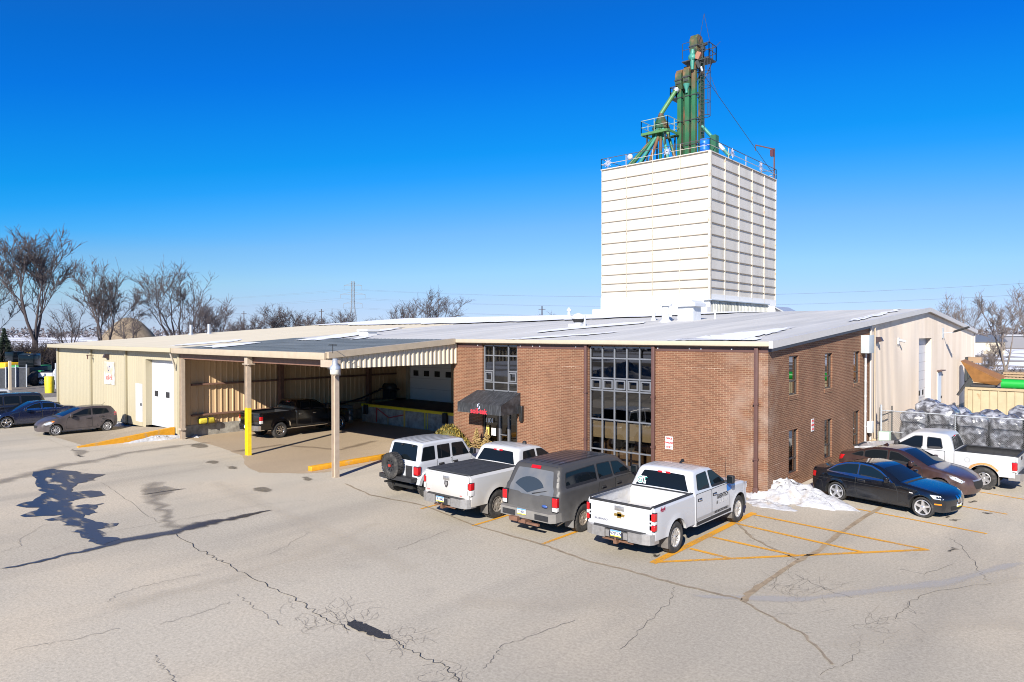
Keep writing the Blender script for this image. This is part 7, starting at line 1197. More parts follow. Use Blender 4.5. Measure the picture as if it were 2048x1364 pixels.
# ================================================================ yard on the right
M_WRAP = mat('plastic_wrapped_sacks', (.07, .07, .08), .2, var=.5, vscale=3.5, col2=(.30, .31, .345), c2lo=.45, c2hi=.6, coat=.6, bump=1.0, bscale=9, spec=.8)  # highlights on the wrap film are put into its colour as paler patches
def wrapped(lbl, x, y, seed, h=2.2, s=1.12):
    r = random.Random(seed); bm = bmesh.new(); bmesh.ops.create_cube(bm, size=1.); bmesh.ops.subdivide_edges(bm, edges=bm.edges[:], cuts=9, use_grid_fill=True)
    L = 7; ph = r.uniform(0, 6)
    for v in bm.verts:
        u = Vector(v.co)*2; z = (u.z+1)/2; k = (abs(u.x)**5+abs(u.y)**5)**.2 or 1; f = max(abs(u.x), abs(u.y))/k if k else 1
        bul = .07*abs(math.sin(z*L*PI))-.03; taper = 1-.22*max(0, (z-.82)/.18)**2-.25*max(0, (z-.93)/.07)
        a = math.atan2(u.y, u.x); wob = .05*math.sin(3*a+ph+z*5)+.03*math.sin(7*a+z*11+ph)
        rad = (s/2)*(1+bul+wob)*taper; v.co = Vector((u.x*f*rad if max(abs(u.x), abs(u.y)) > .0 else 0, u.y*f*rad, .14+z*(h-.14)+.1*math.sin(u.x*2+ph)*math.cos(u.y*2)*(z > .9)))
    t = thing('wrapped_pallet', lbl, 'pallet', (x, y, 0), r.uniform(-.06, .06), 'pallets of plastic-wrapped sacks behind the fence', local=True)
    me = bpy.data.meshes.new('sacks'); bm.to_mesh(me); bm.free(); me.materials.append(M_WRAP); me.shade_smooth(); o = bpy.data.objects.new('sacks', me); COL.objects.link(o); o.parent = t
    mb = MB()
    for q in (-.5, -.05, .4): mb.box((q, -.55, 0), (q+.1, .55, .1))
    for q in np.linspace(-.55, .45, 6): mb.box((-.55, q, .1), (.55, q+.1, .13))
    mb.build('pallet_base', MATS['pallet_wood'], t)
xs = [1.55, 2.75, 3.95, 5.2, 6.45, 7.7]
for k, x in enumerate(xs): wrapped(['wrapped sack pallet in the front row nearest the gable wall', 'wrapped sack pallet second in the front row behind the fence', 'wrapped sack pallet third in the front row behind the fence', 'wrapped sack pallet fourth in the front row behind the fence', 'wrapped sack pallet fifth in the front row behind the fence', 'wrapped sack pallet last in the front row at the right edge'][k], x, 14.6+.05*(k % 2), 40+k, [1.9, 2.25, 1.95, 1.95, 2.15, 2.0][k], 1.16)
for k, x in enumerate((1.9, 3.1, 4.4, 5.7, 7.0)): wrapped(['wrapped sack pallet in the back row standing highest by the tall door', 'wrapped sack pallet second in the back row behind the peaked one', 'wrapped sack pallet in the middle of the back row', 'wrapped sack pallet in the back row under the container side', 'wrapped sack pallet at the right end of the back row'][k], x, 16.0, 60+k, [2.35, 2.05, 2.0, 2.25, 2.1][k], 1.16)
# chain link fence
fz = 1.98; Fn = thing('chain_link_fence', 'grey chain link fence with galvanised posts in front of the wrapped pallets', 'fence', (4, 12.9, 0)); fy = 13.0
fx1 = 12.5
mb = MB(); mb.tube([(.45, fy, 0), (.45, fy, 2.25)], .05, 8); mb.build('post', M_GALV, Fn)
for x in (3.45, 6.45, 9.45): mb = MB(); mb.tube([(x, fy+.05, 0), (x, fy+.05, 2.02)], .035, 8); mb.build('post', M_GALV, Fn)
mb = MB(); mb.tube([(.45, fy, fz), (fx1, fy, fz)], .028, 6); mb.tube([(.45, fy, 1.0), (1.4, fy, 1.0)], .02, 6); mb.build('top_rail', M_GALV, Fn)
mb = MB(); s = .085; hh = 1.88; k = 0
for sg in (1, -1):
    x = .5-hh if sg > 0 else .5
    while x < fx1+(0 if sg > 0 else hh):
        xa, za, xb, zb_ = (x, .06, x+hh, .06+hh) if sg > 0 else (x, .06, x-hh, .06+hh)
        if xa < .5: za += (.5-xa); xa = .5
        if xb < .5: zb_ -= (.5-xb)*1; xb = .5
        if xb > fx1: zb_ -= (xb-fx1); xb = fx1
        if xa > fx1: za += (xa-fx1); xa = fx1
        if zb_-za > .05: mb.bar((xa, fy-.012*sg, za), (xb, fy-.012*sg, zb_), .0085)
        x += s
M_LINK = mat('dull_fence_wire', (.14, .145, .15), .5, metal=.4); mb.build('chain_link', M_LINK, Fn)
mb = MB()
for k in range(140): x = .55+k*s; mb.bar((x, fy, fz-.06), (x, fy, fz+.035), .008)
mb.build('link_tips', M_LINK, Fn)
mb = MB(); mb.bar((.38, fy+.1, 0), (.38, fy+.1, 2.1), .05); mb.bar((.38, fy+.1, 1.7), (.38, fy+2.4, 1.7), .04); mb.bar((.38, fy+2.4, 0), (.38, fy+2.4, 2.), .05); single('yard_gate', mb, M_BLKS, 'dark open gate frame behind the galvanised fence post', 'gate')
# container
Ct = thing('shipping_container', 'cream ribbed shipping container behind the wrapped pallets', 'container', (8, 23, 0)); mb = MB(); corr(mb, (2.6, 22.0), (14.7, 22.0), .12, 2.55, .38, .04, (0, -1), flat=.78); corr(mb, (2.6, 24.4), (2.6, 22.0), .12, 2.55, .3, .035, (-1, 0)); mb.box((2.62, 22.05, 2.5), (14.7, 24.4, 2.6)); mb.build('body', mat('cream_container', (.42, .345, .215), .55, var=.1, vscale=1.5, col2=(.3, .2, .1), c2lo=.66, c2hi=.72), Ct)
mb = MB(); mb.box((2.56, 21.92, 2.55), (14.7, 22.04, 2.68)); mb.box((2.56, 21.92, 0), (14.7, 22.04, .14)); mb.box((2.55, 21.9, .0), (2.68, 22.06, 2.55)); mb.build('frame', mat('cream_container_frame', (.38, .3, .18), .55, var=.15), Ct)
mb = MB(); mb.box((2.7, 22.1, 2.61), (14.6, 24.3, 2.66)); mb.build('roof', mat('grey_snowy_container_roof', (.2, .2, .2), .8, col2=(.7, .7, .72), vscale=2, c2lo=.5, c2hi=.55), Ct)
mb = MB(); mb.tube([(4.15, 22.5, 2.9), (8.2, 22.47, 2.9)], .26, 14); single('green_tube', mb, mat('bright_green_plastic', (.01, .33, .04), .4), 'bright green plastic tube lying on the container roof', 'tube')
mb = MB(); a0 = [(2.7, 22.3), (4.1, 22.3), (4.1, 23.9), (2.7, 23.9)]; mb.add([(2.9, 22.4, 2.95), (3.95, 22.4, 2.8), (3.95, 23.4, 2.8), (2.9, 23.4, 2.95), (2.3, 22.2, 4.1), (4.2, 22.2, 3.05), (4.2, 23.8, 3.25), (2.3, 23.8, 4.15)], [[3, 2, 1, 0], [0, 1, 5, 4], [1, 2, 6, 5], [2, 3, 7, 6], [3, 0, 4, 7], [4, 5, 6, 7]]); single('hopper', mb, mat('rusty_orange_hopper', (.26, .12, .035), .6, var=.2, vscale=2), 'rusty orange-brown hopper tipped on the container roof', 'hopper')
mb = MB(); mb.box((2.75, 22.15, 2.67), (3.9, 23.2, 2.82), bev=.05); mb.bar((2.2, 22., 2.2), (2.8, 22.5, 3.3), .1); single('tarpaulin', mb, mat('black_tarp', (.04, .04, .042), .7, bump=.6), 'black folded tarpaulin under the orange hopper', 'tarpaulin')
mb = MB(); mb.box((.5, 36.2, 0), (1.0, 37.2, 3.6)); mb.box((.55, 36.0, 2.2), (.7, 37.4, 3.9)); mb.box((.5, 36.4, 3.5), (1.5, 37.2, 3.9), 1); mb.bar((.8, 36.5, 3.3), (1.9, 35.5, 1.4), .15); single('conveyor', mb, [M_BLKS, mat('tan_motor', (.3, .2, .12), .7)], 'dark upright conveyor machine against the back of the gable wall', 'machine')
def pallets(lbl, x, y, z0, n, sd):
    r = random.Random(sd); mb = MB()
    for k in range(n):
        z = z0+k*.15; d = r.uniform(-.05, .05)
        for q in (-.55, -.05, .45): mb.box((x+d-.6, y+q, z), (x+d+.6, y+q+.1, z+.09))
        for q in np.linspace(-.6, .5, 7): mb.box((x+d+q, y-.56, z+.09), (x+d+q+.1, y+.56, z+.115))
    single('pallet_stack', mb, MATS['pallet_wood'], lbl, 'pallets')
pallets('tall stack of empty wooden pallets beside the right-hand tree', 4.2, 29.0, 0, 22, 1); pallets('lower stack of empty wooden pallets behind the orange hopper', 2.35, 31., 0, 20, 2); pallets('wooden pallets standing between gable wall and container', 1.6, 23.2, 0, 9, 3)
# ================================================================ snow, shrubs, small litter by the walls
def snowpile(lbl, cx, cy, rx, ry, h, seed, name='snow_pile', rz=0.):
    r = random.Random(seed); n, m = 40, 10; vs = []; ph = [r.uniform(0, 6) for _ in range(6)]
    for j in range(m+1):
        q = j/m
        for i in range(n):
            a = 2*PI*i/n; e = 1+.22*math.sin(2*a+ph[0])+.13*math.sin(5*a+ph[1])+.08*math.sin(9*a+ph[2])+.05*math.sin(15*a+ph[3]); x = rx*q*e*math.cos(a); y = ry*q*e*math.sin(a); zz = h*(1-q)**.8*(1+.35*math.sin(3*a+ph[4]+5*q)*q+.2*math.sin(8*a+9*q)+.12*math.sin(13*a-17*q))+r.uniform(-.07, .07)*h-.02*(j == m)
            vs.append((cx+x*math.cos(rz)-y*math.sin(rz), cy+x*math.sin(rz)+y*math.cos(rz), max(zz, .0 if j < m else -.02)))
    mb = MB(); mb.add(vs, [[j*n+i, j*n+(i+1) % n, (j+1)*n+(i+1) % n, (j+1)*n+i] for j in range(m) for i in range(n)], 0, True); return single(name, mb, M_SNOW, lbl, 'snow', weld=True)
snowpile('dirty white snow pile against the brick corner', .45, .55, 1.75, 1.1, .55, 3); snowpile('low flat snow heap at the front of the brick corner pile', .3, -.75, 1.0, .45, .12, 5); snowpile('snow tongue reaching toward the black coupe', 1.5, .35, .75, .7, .28, 8)
q = G(310, 876); snowpile('low line of snow lumps at the foot of the yellow ramp kerb', -29.3, -8.0, 1.55, .3, .22, 9, rz=PI/2); q = G(390, 872); snowpile('scattered snow crumbs beside the bay plinth', q[0]+.3, q[1]-.1, .45, .25, .12, 10); q = G(235, 848); snowpile('patch of snow on the ramp behind the grey hatchback', q[0], q[1], 1.2, .6, .15, 11)
q = G(255, 838); mb = MB(); mb.lathe([(0, .38), (.35, .3), (.45, 0)], (q[0], q[1]+.2, 0), n=16); single('rubber_mound', mb, M_BLK, 'small black rubber dome by the foot of the cream wall', 'bin'); q = G(131, 803); mb = MB(); mb.lathe([(0, .9), (.5, .8), (.75, .4), (.75, 0)], (-47.0, -7.9, 0), n=16); single('bin', mb, M_BLK, 'black rounded bin in front of the left end of the cream wall', 'bin')
def leafy(mb, c, rx, ry, rz, n, s, seed, mats=1, up=0.):
    r = random.Random(seed)
    for _ in range(n):
        while True:
            v = Vector((r.uniform(-1, 1), r.uniform(-1, 1), r.uniform(-1, 1)))
            if .55 < v.length < 1.: break
        p = Vector(c)+Vector((v.x*rx, v.y*ry, v.z*rz)); d = (Vector((r.gauss(0, 1), r.gauss(0, 1), r.gauss(0, 1)+up))).normalized(); e = d.cross(Vector((r.gauss(0, 1), r.gauss(0, 1), r.gauss(0, 1)))).normalized(); k = s*r.uniform(.6, 1.4)
        mb.add([p-e*k*.35, p+d*k, p+e*k*.35, p-d*k*.5], [[0, 1, 2, 3]], r.randrange(mats))
sh = thing('shrub', 'rounded golden green evergreen shrub at the left end of the brick wall', 'shrub', (-14.6, -.75, 0)); mb = MB()
for x, y, z, s in ((-15., -.8, .65, .62), (-14.3, -.75, .6, .6), (-14.65, -.8, .95, .55), (-13.95, -.7, .45, .45), (-15.2, -.8, .4, .45)): leafy(mb, (x, y, z), s, s*.8, s*.8, 900, .085, int(x*-100), 3, up=1.2)
mb.build('foliage', [mat('golden_leaf', (.26, .18, .025), .7), mat('olive_leaf', (.15, .115, .02), .7), mat('dark_olive_leaf', (.10, .09, .02), .7)], sh); mb = MB(); mb.lathe([(0, 1.3), (.4, 1.1), (.6, .6), (.5, 0)], (-14.65, -.75, 0), n=12); mb.build('core', MATS['dark_olive_leaf'], sh)
for lbl, x in (('small dry conifer in front of the entrance door', -12.45), ('small dry conifer left of the entrance frame', -13.1)):
    t = thing('dwarf_conifer', lbl, 'shrub', (x, -.6, 0)); mb = MB(); r = random.Random(int(x*10))
    for k in range(160): z = r.uniform(.25, 1.25); a = r.uniform(0, 2*PI); L = .34*(1.35-z); mb.bar((x, -.6, z), (x+L*math.cos(a), -.6+L*math.sin(a), z+.08), .022)
    mb.build('foliage', mat('dry_conifer', (.34, .24, .09), .8), t); mb = MB(); mb.tube([(x, -.6, 0), (x, -.6, 1.35)], [.03, .01], 6); mb.build('trunk', M_STEEL, t)
# ================================================================ trees
M_BARK = mat('grey_brown_bark', (.055, .042, .042), .9, var=.25, vscale=1.5); M_TWIG = mat('reddish_twigs', (.085, .07, .07), .9); M_BARKL = mat('pale_bark', (.16, .13, .105), .9, var=.25, vscale=2); M_TWIGL = mat('tan_twigs', (.16, .13, .115), .9)
def tree_meshes(seed, H, spread=.5, limbs=4, fork=.12, tw=.035, levels=5, lean=0., dens=1.0, droop=0.0):
    """bare tree: forked trunk and limbs (thick) and a haze of twigs (thin); returns two collectors at the origin"""
    r = random.Random(seed); tr = MB(); tg = MB()
    def seg(p, d, L, R, lev):
        n = 4 if lev < 3 else 3; P = [p.copy()]; dd = d.copy()
        for k in range(n):
            w = .04+.035*lev; dd = (dd+Vector((r.gauss(0, w), r.gauss(0, w), r.gauss(0, w*.6)+(.10 if lev < 4 else .03)-droop*max(0, lev-3)))).normalized(); P.append(P[-1]+dd*L/n)
        R1 = R*(.62 if lev < levels else .3)
        if R > .07: tr.tube(P, [R+(R1-R)*k/n for k in range(n+1)], 7 if R > .18 else 5, cap=False)
        else: tg.tube(P, [max(tw*.28, R+(R1-R)*k/n) for k in range(n+1)], 3, cap=False)
        if lev >= levels: return
        kids = r.choice((2, 3, 3)) if lev < 2 else r.choice((2, 3, 3, 4))
        base = r.uniform(0, 2*PI)
        for k in range(kids):
            t = 1.0 if k == 0 else r.uniform(.45, .98); i = min(n-1, int(t*n)); q = P[i].lerp(P[i+1], t*n-i); a = base+2*PI*k/kids+r.uniform(-.5, .5); ax = Vector((math.cos(a), math.sin(a), 0)); ang = (spread*.45 if k == 0 else spread*r.uniform(.7, 1.35))
            nd = (dd*math.cos(ang)+(ax-dd*ax.dot(dd)).normalized()*math.sin(ang)).normalized(); seg(q, nd, L*r.uniform(.62, .84)*(1.0 if k == 0 else .92), R1*(.92 if k == 0 else r.uniform(.5, .72)), lev+1)
        if lev >= 2:
            for k in range(int((4 if lev < levels-1 else 7)*dens)):
                t = r.random(); i = min(n-1, int(t*n)); q = P[i].lerp(P[i+1], t*n-i); a = r.uniform(0, 2*PI); nd = (dd+Vector((math.cos(a), math.sin(a), r.uniform(-.2, .9)))*.9).normalized(); e = q+nd*L*r.uniform(.3, .75); m_ = q.lerp(e, .5)+Vector((r.gauss(0, .05), r.gauss(0, .05), .06*L)); tg.tube([q, m_, e], [tw*.5, tw*.36, tw*.18], 3, cap=False)
                for _ in range(2): f = m_+(nd+Vector((r.gauss(0, .6), r.gauss(0, .6), r.gauss(.2, .4)))).normalized()*L*r.uniform(.15, .4); tg.tube([m_, f], [tw*.32, tw*.16], 3, cap=False)
    R0 = H*.0165; z0 = H*fork
    tr.tube([(0, 0, -.1), (0, 0, z0*.5), (0, 0, z0)], [R0*1.5, R0*1.15, R0*1.05], 9, cap=False)
    for k in range(limbs):
        a = 2*PI*k/limbs+r.uniform(-.5, .5); s = r.uniform(.12, .45)*(spread/.5) if limbs > 1 else .05; seg(Vector((0, 0, z0*r.uniform(.75, 1.0))), Vector((math.cos(a)*s+lean, math.sin(a)*s, 1)).normalized(), H*r.uniform(.27, .36), R0*r.uniform(.5, .75), 1)
    zm = max([v[2] for v in tg.v] or [H]); k = H/zm
    for m_ in (tr, tg): m_.v = [(v[0]*k, v[1]*k, v[2]*k) for v in m_.v]
    return tr, tg
PROT = {}
def tree(lbl, key, x, y, H, rz=0., sx=1., group='bare winter trees', name='bare_tree', mats=None):
    seed, kw = TK[key]
    if key not in PROT:
        a, b_ = tree_meshes(seed, 10., **kw); o1 = a.build('trunk', (mats or (M_BARK, M_TWIG))[0]); o2 = b_.build('crown', (mats or (M_BARK, M_TWIG))[1]); PROT[key] = (o1, o2); first = True
    else: first = False
    t = thing(name, lbl, 'tree', (x, y, 0), rz, group, local=True); t.scale = (H/10*sx, H/10*sx, H/10)
    for o in PROT[key]:
        c = o if first else o.copy()
        if not first: COL.objects.link(c)
        c.parent = t
        if mats and not first: c.material_slots[0].link = 'OBJECT'; c.material_slots[0].material = mats[0] if o is PROT[key][0] else mats[1]
    return t
TK = {'big': (7, dict(spread=.42, limbs=5, fork=.22, tw=.042, levels=5, dens=1.2)), 'vase': (21, dict(spread=.52, limbs=5, fork=.08, tw=.042, levels=5, dens=1.)), 'round': (33, dict(spread=.6, limbs=6, fork=.06, tw=.034, levels=5, dens=.95)), 'scrub': (5, dict(spread=.6, limbs=6, fork=.03, tw=.05, levels=4, dens=1.6)), 'pale': (12, dict(spread=.5, limbs=3, fork=.3, tw=.04, levels=5, dens=1.0)), 'thin': (14, dict(spread=.45, limbs=3, fork=.1, tw=.04, levels=4, dens=1.))}
def at(px, depth):                # ground point on a pixel column at a distance along the view axis
    d = ray(px, 666); v = CAM+d*depth/(d@FW); return v[0], v[1]
def tpx(lbl, key, px, depth, pytop, rz=0., sx=1., **k): x, y = at(px, depth); return tree(lbl, key, x, y, 5.65+(666-pytop)*depth/1400, rz, sx, **k)
tpx('tallest bare tree at the far left with several upright limbs', 'big', 70, 108, 440, .4, 1.12); tpx('bare vase-shaped tree above the left end of the wing roof', 'vase', 207, 130, 510, 1.2, 1.0); tpx('broad bare tree reaching over the tan wing roof', 'round', 360, 135, 512, .6, 1.15); tpx('bare tree cut by the left picture edge', 'vase', -25, 112, 520, 2.4, .8); tpx('young bare tree between the tallest tree and the vase tree', 'thin', 140, 120, 590, 2., 1.2)
tpx('leaning bare tree behind the vase-shaped tree', 'thin', 260, 150, 600, .3, 1.6); tpx('bare tree at the right end of the left tree group', 'scrub', 415, 160, 590, 1.0, 1.3)
for k, (px, d, top, key) in enumerate([(505, 210, 618, 'scrub'), (555, 215, 604, 'vase'), (598, 220, 608, 'scrub'), (640, 240, 622, 'scrub'), (690, 230, 614, 'vase'), (742, 330, 628, 'scrub'), (470, 200, 630, 'scrub')]):
    tpx(['dense bare thicket tree left of the reddish one behind the roof', 'reddish bare tree rising highest left of the pylon', 'bare tree just right of the reddish tree', 'low bare tree left of the pylon pole', 'bare tree standing in front of the pylon foot', 'tiny far bare tree right of the pylon', 'low bare thicket where the wing roof meets the trees'][k], key, px, d, top, k*1.3, 1.35)
tpx('wide round bare tree alone on the skyline left of the tower', 'round', 862, 190, 570, 1.9, 1.2); tpx('smaller bare tree beside the wide skyline tree', 'scrub', 805, 200, 590, .2, 1.0); tpx('tiny bare treetop on the ridge beside the dark pipe', 'scrub', 1090, 300, 618, .9, 1.2)
PL = (M_BARKL, M_TWIGL)
tpx('pale bare tree behind the gable roof on the right', 'round', 1895, 82, 577, 2.2, .85, mats=PL); tpx('pale forked bare tree by the pallets at the right edge', 'pale', 2012, 62, 563, .2, 1.15, mats=PL); tpx('pale bare tree leaning out at the right picture edge', 'pale', 2060, 70, 575, 2.9, 1.2, mats=PL); tpx('small pale thicket tree in front of the distant house', 'scrub', 1975, 75, 690, 1., 1.0, mats=PL)
tpx('small bare tree behind the pallets near the gable end', 'scrub', 1990, 110, 672, .4, 1.3, mats=PL)
# thickets and far woods
def thicket(name, pts, h, n, seed, m):
    r = random.Random(seed); mb = MB()
    for _ in range(n):
        k = r.randrange(len(pts)-1); t = r.random(); x = pts[k][0]*(1-t)+pts[k+1][0]*t+r.gauss(0, 1.5); y = pts[k][1]*(1-t)+pts[k+1][1]*t+r.gauss(0, 1.5); p = Vector((x, y, 0)); q = p+Vector((r.gauss(0, .25), r.gauss(0, .25), 1))*h*r.uniform(.35, 1.); mb.tube([p, p.lerp(q, .5)+Vector((r.gauss(0, .2), r.gauss(0, .2), 0)), q], [.05, .035, .012], 3, cap=False)
        for _ in range(4): a = p.lerp(q, r.uniform(.3, .9)); b_ = a+Vector((r.gauss(0, .7), r.gauss(0, .7), r.uniform(.2, 1.)))*h*.25; mb.tube([a, b_], [.025, .01], 3, cap=False)
    struct(name, mb, m, kind='stuff')
thicket('brush_thicket', [at(0, 100), at(130, 112), at(300, 140), at(500, 200), at(700, 240)], 4.5, 1300, 4, M_TWIG); thicket('brush_thicket', [at(-60, 92), at(30, 96), at(125, 104)], 4.6, 1100, 14, mat('dark_brush', (.05, .038, .034), .9)); thicket('brush_thicket', [at(1950, 72), at(2060, 76)], 2.2, 260, 6, M_TWIGL)
def farwood(name, d, pa, pb, h, n, seed, m, w=14.):
    r = random.Random(seed); mb = MB()
    for k in range(n):
        px = pa+(pb-pa)*(k+r.random())/n; x, y = at(px, d*r.uniform(.95, 1.05)); hh = h*r.uniform(.5, 1.15); leafy(mb, (x, y, hh*.45), w*.5, w*.5, hh*.55, 26, 2.4, seed*100+k)
    struct(name, mb, m, kind='stuff')
M_FARW = mat('far_wood', (.115, .10, .105), .95, var=.3, vscale=.05); farwood('far_treeline', 900, -150, 760, 13, 150, 1, M_FARW, 22); farwood('far_treeline', 700, 1900, 2250, 12, 60, 2, M_FARW, 16); farwood('far_treeline', 1500, -200, 2300, 14, 160, 3, M_FARW, 40)
# conifer at the left edge
x, y = at(8, 92); cf = thing('conifer', 'dark evergreen at the left picture edge above the fence', 'tree', (x, y, 0)); mb = MB(); r = random.Random(9)
for k in range(1500): z = r.uniform(.5, 6.2); a = r.uniform(0, 2*PI); L = 2.3*(1-z/6.6)*r.uniform(.5, 1.1); p = Vector((x, y, z)); q = p+Vector((math.cos(a)*L, math.sin(a)*L, -.12*L+.15)); mb.tube([p.lerp(q, .4), q], [.06, .015], 3, cap=False)
mb.build('foliage', mat('dark_needles', (.02, .035, .02), .9), cf); mb = MB(); mb.tube([(x, y, 0), (x, y, 6.3)], [.14, .03], 6); mb.build('trunk', M_BARK, cf)
# ================================================================ left yard
def fencepost(mb, p, h, r=.06): mb.tube([(p[0], p[1], 0), (p[0], p[1], h)], r, 8)
LF = thing('slatted_fence', 'grey slatted chain link fence behind the parked suv on the left', 'fence', (*at(10, 72), 0)); A = Vector((*at(-60, 70), 0)); B_ = Vector((*at(52, 73.5), 0))
mb = MB(); d = (B_-A).normalized(); nn = Vector((-d.y, d.x, 0)); mb.add([A, B_, B_+Vector((0, 0, 2.0)), A+Vector((0, 0, 2.))], [[0, 1, 2, 3]]); mb.build('slats', mat('grey_slats', (.10, .105, .115), .7, var=.2, vscale=2), LF)
for t_ in (.0, .35, .62, .8, 1.): p = A.lerp(B_, t_); mb = MB(); fencepost(mb, p-nn*.08, 2.35 if t_ > .7 else 2.15); mb.build('post', M_GALV, LF)
mb = MB(); mb.tube([A+Vector((0, 0, 2.05)), B_+Vector((0, 0, 2.05))], .04, 6); mb.build('top_rail', M_GALV, LF)
gp_ = Vector((*at(111, 71), 0)); mb = MB(); fencepost(mb, gp_, 2.6, .08); mb.box(gp_+Vector((.1, -.05, 0)), gp_+Vector((1.4, .05, 1.9)), 1); single('gate_post', mb, [M_GALV, MATS['grey_slats']], 'galvanised gate post with dark gate leaf beside the cream wall', 'fence post')
p = Vector((*at(19, 69), 0)); mb = MB(); mb.box(p+Vector((-.15, -.1, 0)), p+Vector((.15, .1, 2.9))); single('timber_post', mb, mat('pale_timber', (.55, .45, .32), .8), 'pale timber post standing at the slatted fence', 'post')
p = Vector((*at(98, 66), 0)); mb = MB(); mb.lathe([(0, 1.55), (.38, 1.55), (.4, 1.5), (.36, 0)], tuple(p), n=20); single('bollard', mb, M_YELP, 'fat yellow bollard in front of the white pickup beyond the fence', 'bollard')
M_EQY = mat('machine_yellow', (.72, .42, .01), .45, var=.12, vscale=2); 
def excavator(lbl, x, y, rz, s=1.):
    t = thing('excavator', lbl, 'machine', (x, y, 0), rz, 'yellow machines in the yard on the left', local=True); t.scale = (s, s, s); mb = MB(); mb.box((-1.6, -1.2, .9), (1.2, 1.2, 1.9), bev=.15); mb.box((.2, -1.1, 1.9), (1.1, .1, 2.9), 1, bev=.1); mb.build('body', [M_EQY, M_CGLASS], t); mb = MB()
    for q in (-1.3, .8): mb.prism([(-1.8, .1), (1.8, .1), (2.0, .5), (1.7, .85), (-1.7, .85), (-2.0, .5)], q, q+.5, 'XZ')
    mb.build('tracks', M_BLK, t); mb = MB(); mb.bar((1.0, .4, 1.7), (2.9, .4, 3.6), .4, .5); mb.bar((2.9, .4, 3.6), (4.4, .4, 2.4), .32, .4); mb.prism([(4.3, 2.4), (4.9, 2.7), (5.1, 1.9), (4.5, 1.5)], .0, .9, 'XZ'); mb.build('boom', M_EQY, t); return t
def copyt(o, lbl, x, y, rz): c = copy_tree(o); c['label'] = lbl; c.location = (x, y, 0); c.rotation_euler.z = rz; return c
ex = excavator('yellow excavator with raised boom behind the left fence and evergreen', *at(20, 97), .8, .8)
for lbl, px, d, rz in (('yellow excavator parked near the foot of the tallest tree', 48, 104, 2.1), ('yellow machine just visible left of the wing roof corner', 108, 150, 2.6), ('yellow machine between trees behind the wing roof corner', 80, 152, .3), ('yellow machine showing above the wing roof edge', 142, 175, 1.4)): x, y = at(px, d); copyt(ex, lbl, x, y, rz)
def dozer(lbl, px, d, rz, m):
    x, y = at(px, d); t = thing('loader', lbl, 'machine', (x, y, 0), rz, local=True); mb = MB(); mb.box((-1.8, -.9, .8), (1.8, .9, 2.0), bev=.15); mb.box((-.8, -.8, 2.0), (.6, .8, 3.3), 1, bev=.1); mb.build('body', [m, M_CGLASS], t); mb = MB()
    for q in (-1.2, 1.2):
        for sd in (-1, 1): mb.lathe([(0, -.25), (.75, -.25), (.8, 0), (.75, .25), (0, .25)], (q, sd*1.05, .8), 'Y', 18)
    mb.build('wheels', M_BLK, t)
M_EQR = mat('machine_red', (.28, .02, .02), .5); dozer('red implement behind the trees left of the dome mound', 168, 165, .5, M_EQR); dozer('red implement behind the vase tree trunk', 188, 172, 1.2, M_EQR); dozer('yellow wheel loader low between the fence and the trees', 30, 88, 1.9, M_EQY); dozer('green tractor among the dark gear by the gate', 62, 80, .7, mat('machine_green', (.03, .2, .05), .5)); dozer('black loader beside the white pickup tailgate', 60, 76, 2.4, M_BLK)
x, y = at(60, 118); mb = MB(); mb.box((x-9, y-2, 0), (x+10, y+2, 2.2), 0); mb.box((x-9.1, y-2.1, 2.2), (x+10.1, y+2.1, 2.4), 1); single('storage_shed', mb, [mat('rust_red_shed', (.13, .04, .03), .8, var=.3), M_BRN], 'long low rust red shed in shade behind the tree trunks', 'shed')
x, y = at(258, 300); mb = MB(); mb.lathe([(0, 12.3), (2, 12.0), (5, 10.2), (8.5, 6.5), (11.5, 2.5), (13, 0)], (x, y, 0), n=28); single('grain_pile', mb, mat('brown_mound', (.20, .155, .105), .95, var=.25, vscale=.3, bump=.5, bscale=1.), 'brown dome-shaped mound behind the bare trees on the left', 'mound')
# ================================================================ pylon, poles, wires
def pylon(px, d, pytop):
    x, y = at(px, d); H = 5.65+(666-pytop)*d/1400; t = thing('pylon', 'grey lattice power pylon on the skyline behind the roof', 'pylon', (x, y, 0), TH, local=True); mb = MB(); w0, w1 = H*.09, H*.022; L = 9; pts = []
    lev = [0, .2, .36, .5, .6, .7, .8, .9, 1.]; W = lambda q: w0+(w1-w0)*min(1, q/.62) if q < .62 else w1
    for i in range(len(lev)-1):
        a, b_ = lev[i], lev[i+1]; wa, wb_ = W(a), W(b_); ca = [(sx*wa, sy*wa, a*H) for sx, sy in ((-1, -1), (1, -1), (1, 1), (-1, 1))]; cb = [(sx*wb_, sy*wb_, b_*H) for sx, sy in ((-1, -1), (1, -1), (1, 1), (-1, 1))]
        for k in range(4): mb.bar(ca[k], cb[k], .3); mb.bar(ca[k], cb[(k+1) % 4], .14); mb.bar(ca[(k+1) % 4], cb[k], .1); mb.bar(cb[k], cb[(k+1) % 4], .1)
    M_PYL = mat('grey_lattice_steel', (.14, .16, .18), .6); mb.build('tower', M_PYL, t); 
    for q, s in ((.62, .16), (.78, .21), (.93, .15)):
        mb = MB(); z_ = q*H
        for sg in (-1, 1): mb.bar((sg*w1, 0, z_+1.9), (sg*s*H, 0, z_), .22); mb.bar((sg*w1, 0, z_), (sg*s*H, 0, z_), .22); mb.bar((sg*s*H, 0, z_), (sg*s*H, 0, z_-3.2), .2)
        mb.build('crossarm', M_PYL, t)
    return Vector((x, y, 0)), H
pp, HH = pylon(706, 560, 563); dirw = Vector((math.cos(TH), math.sin(TH), 0))
wi = 0
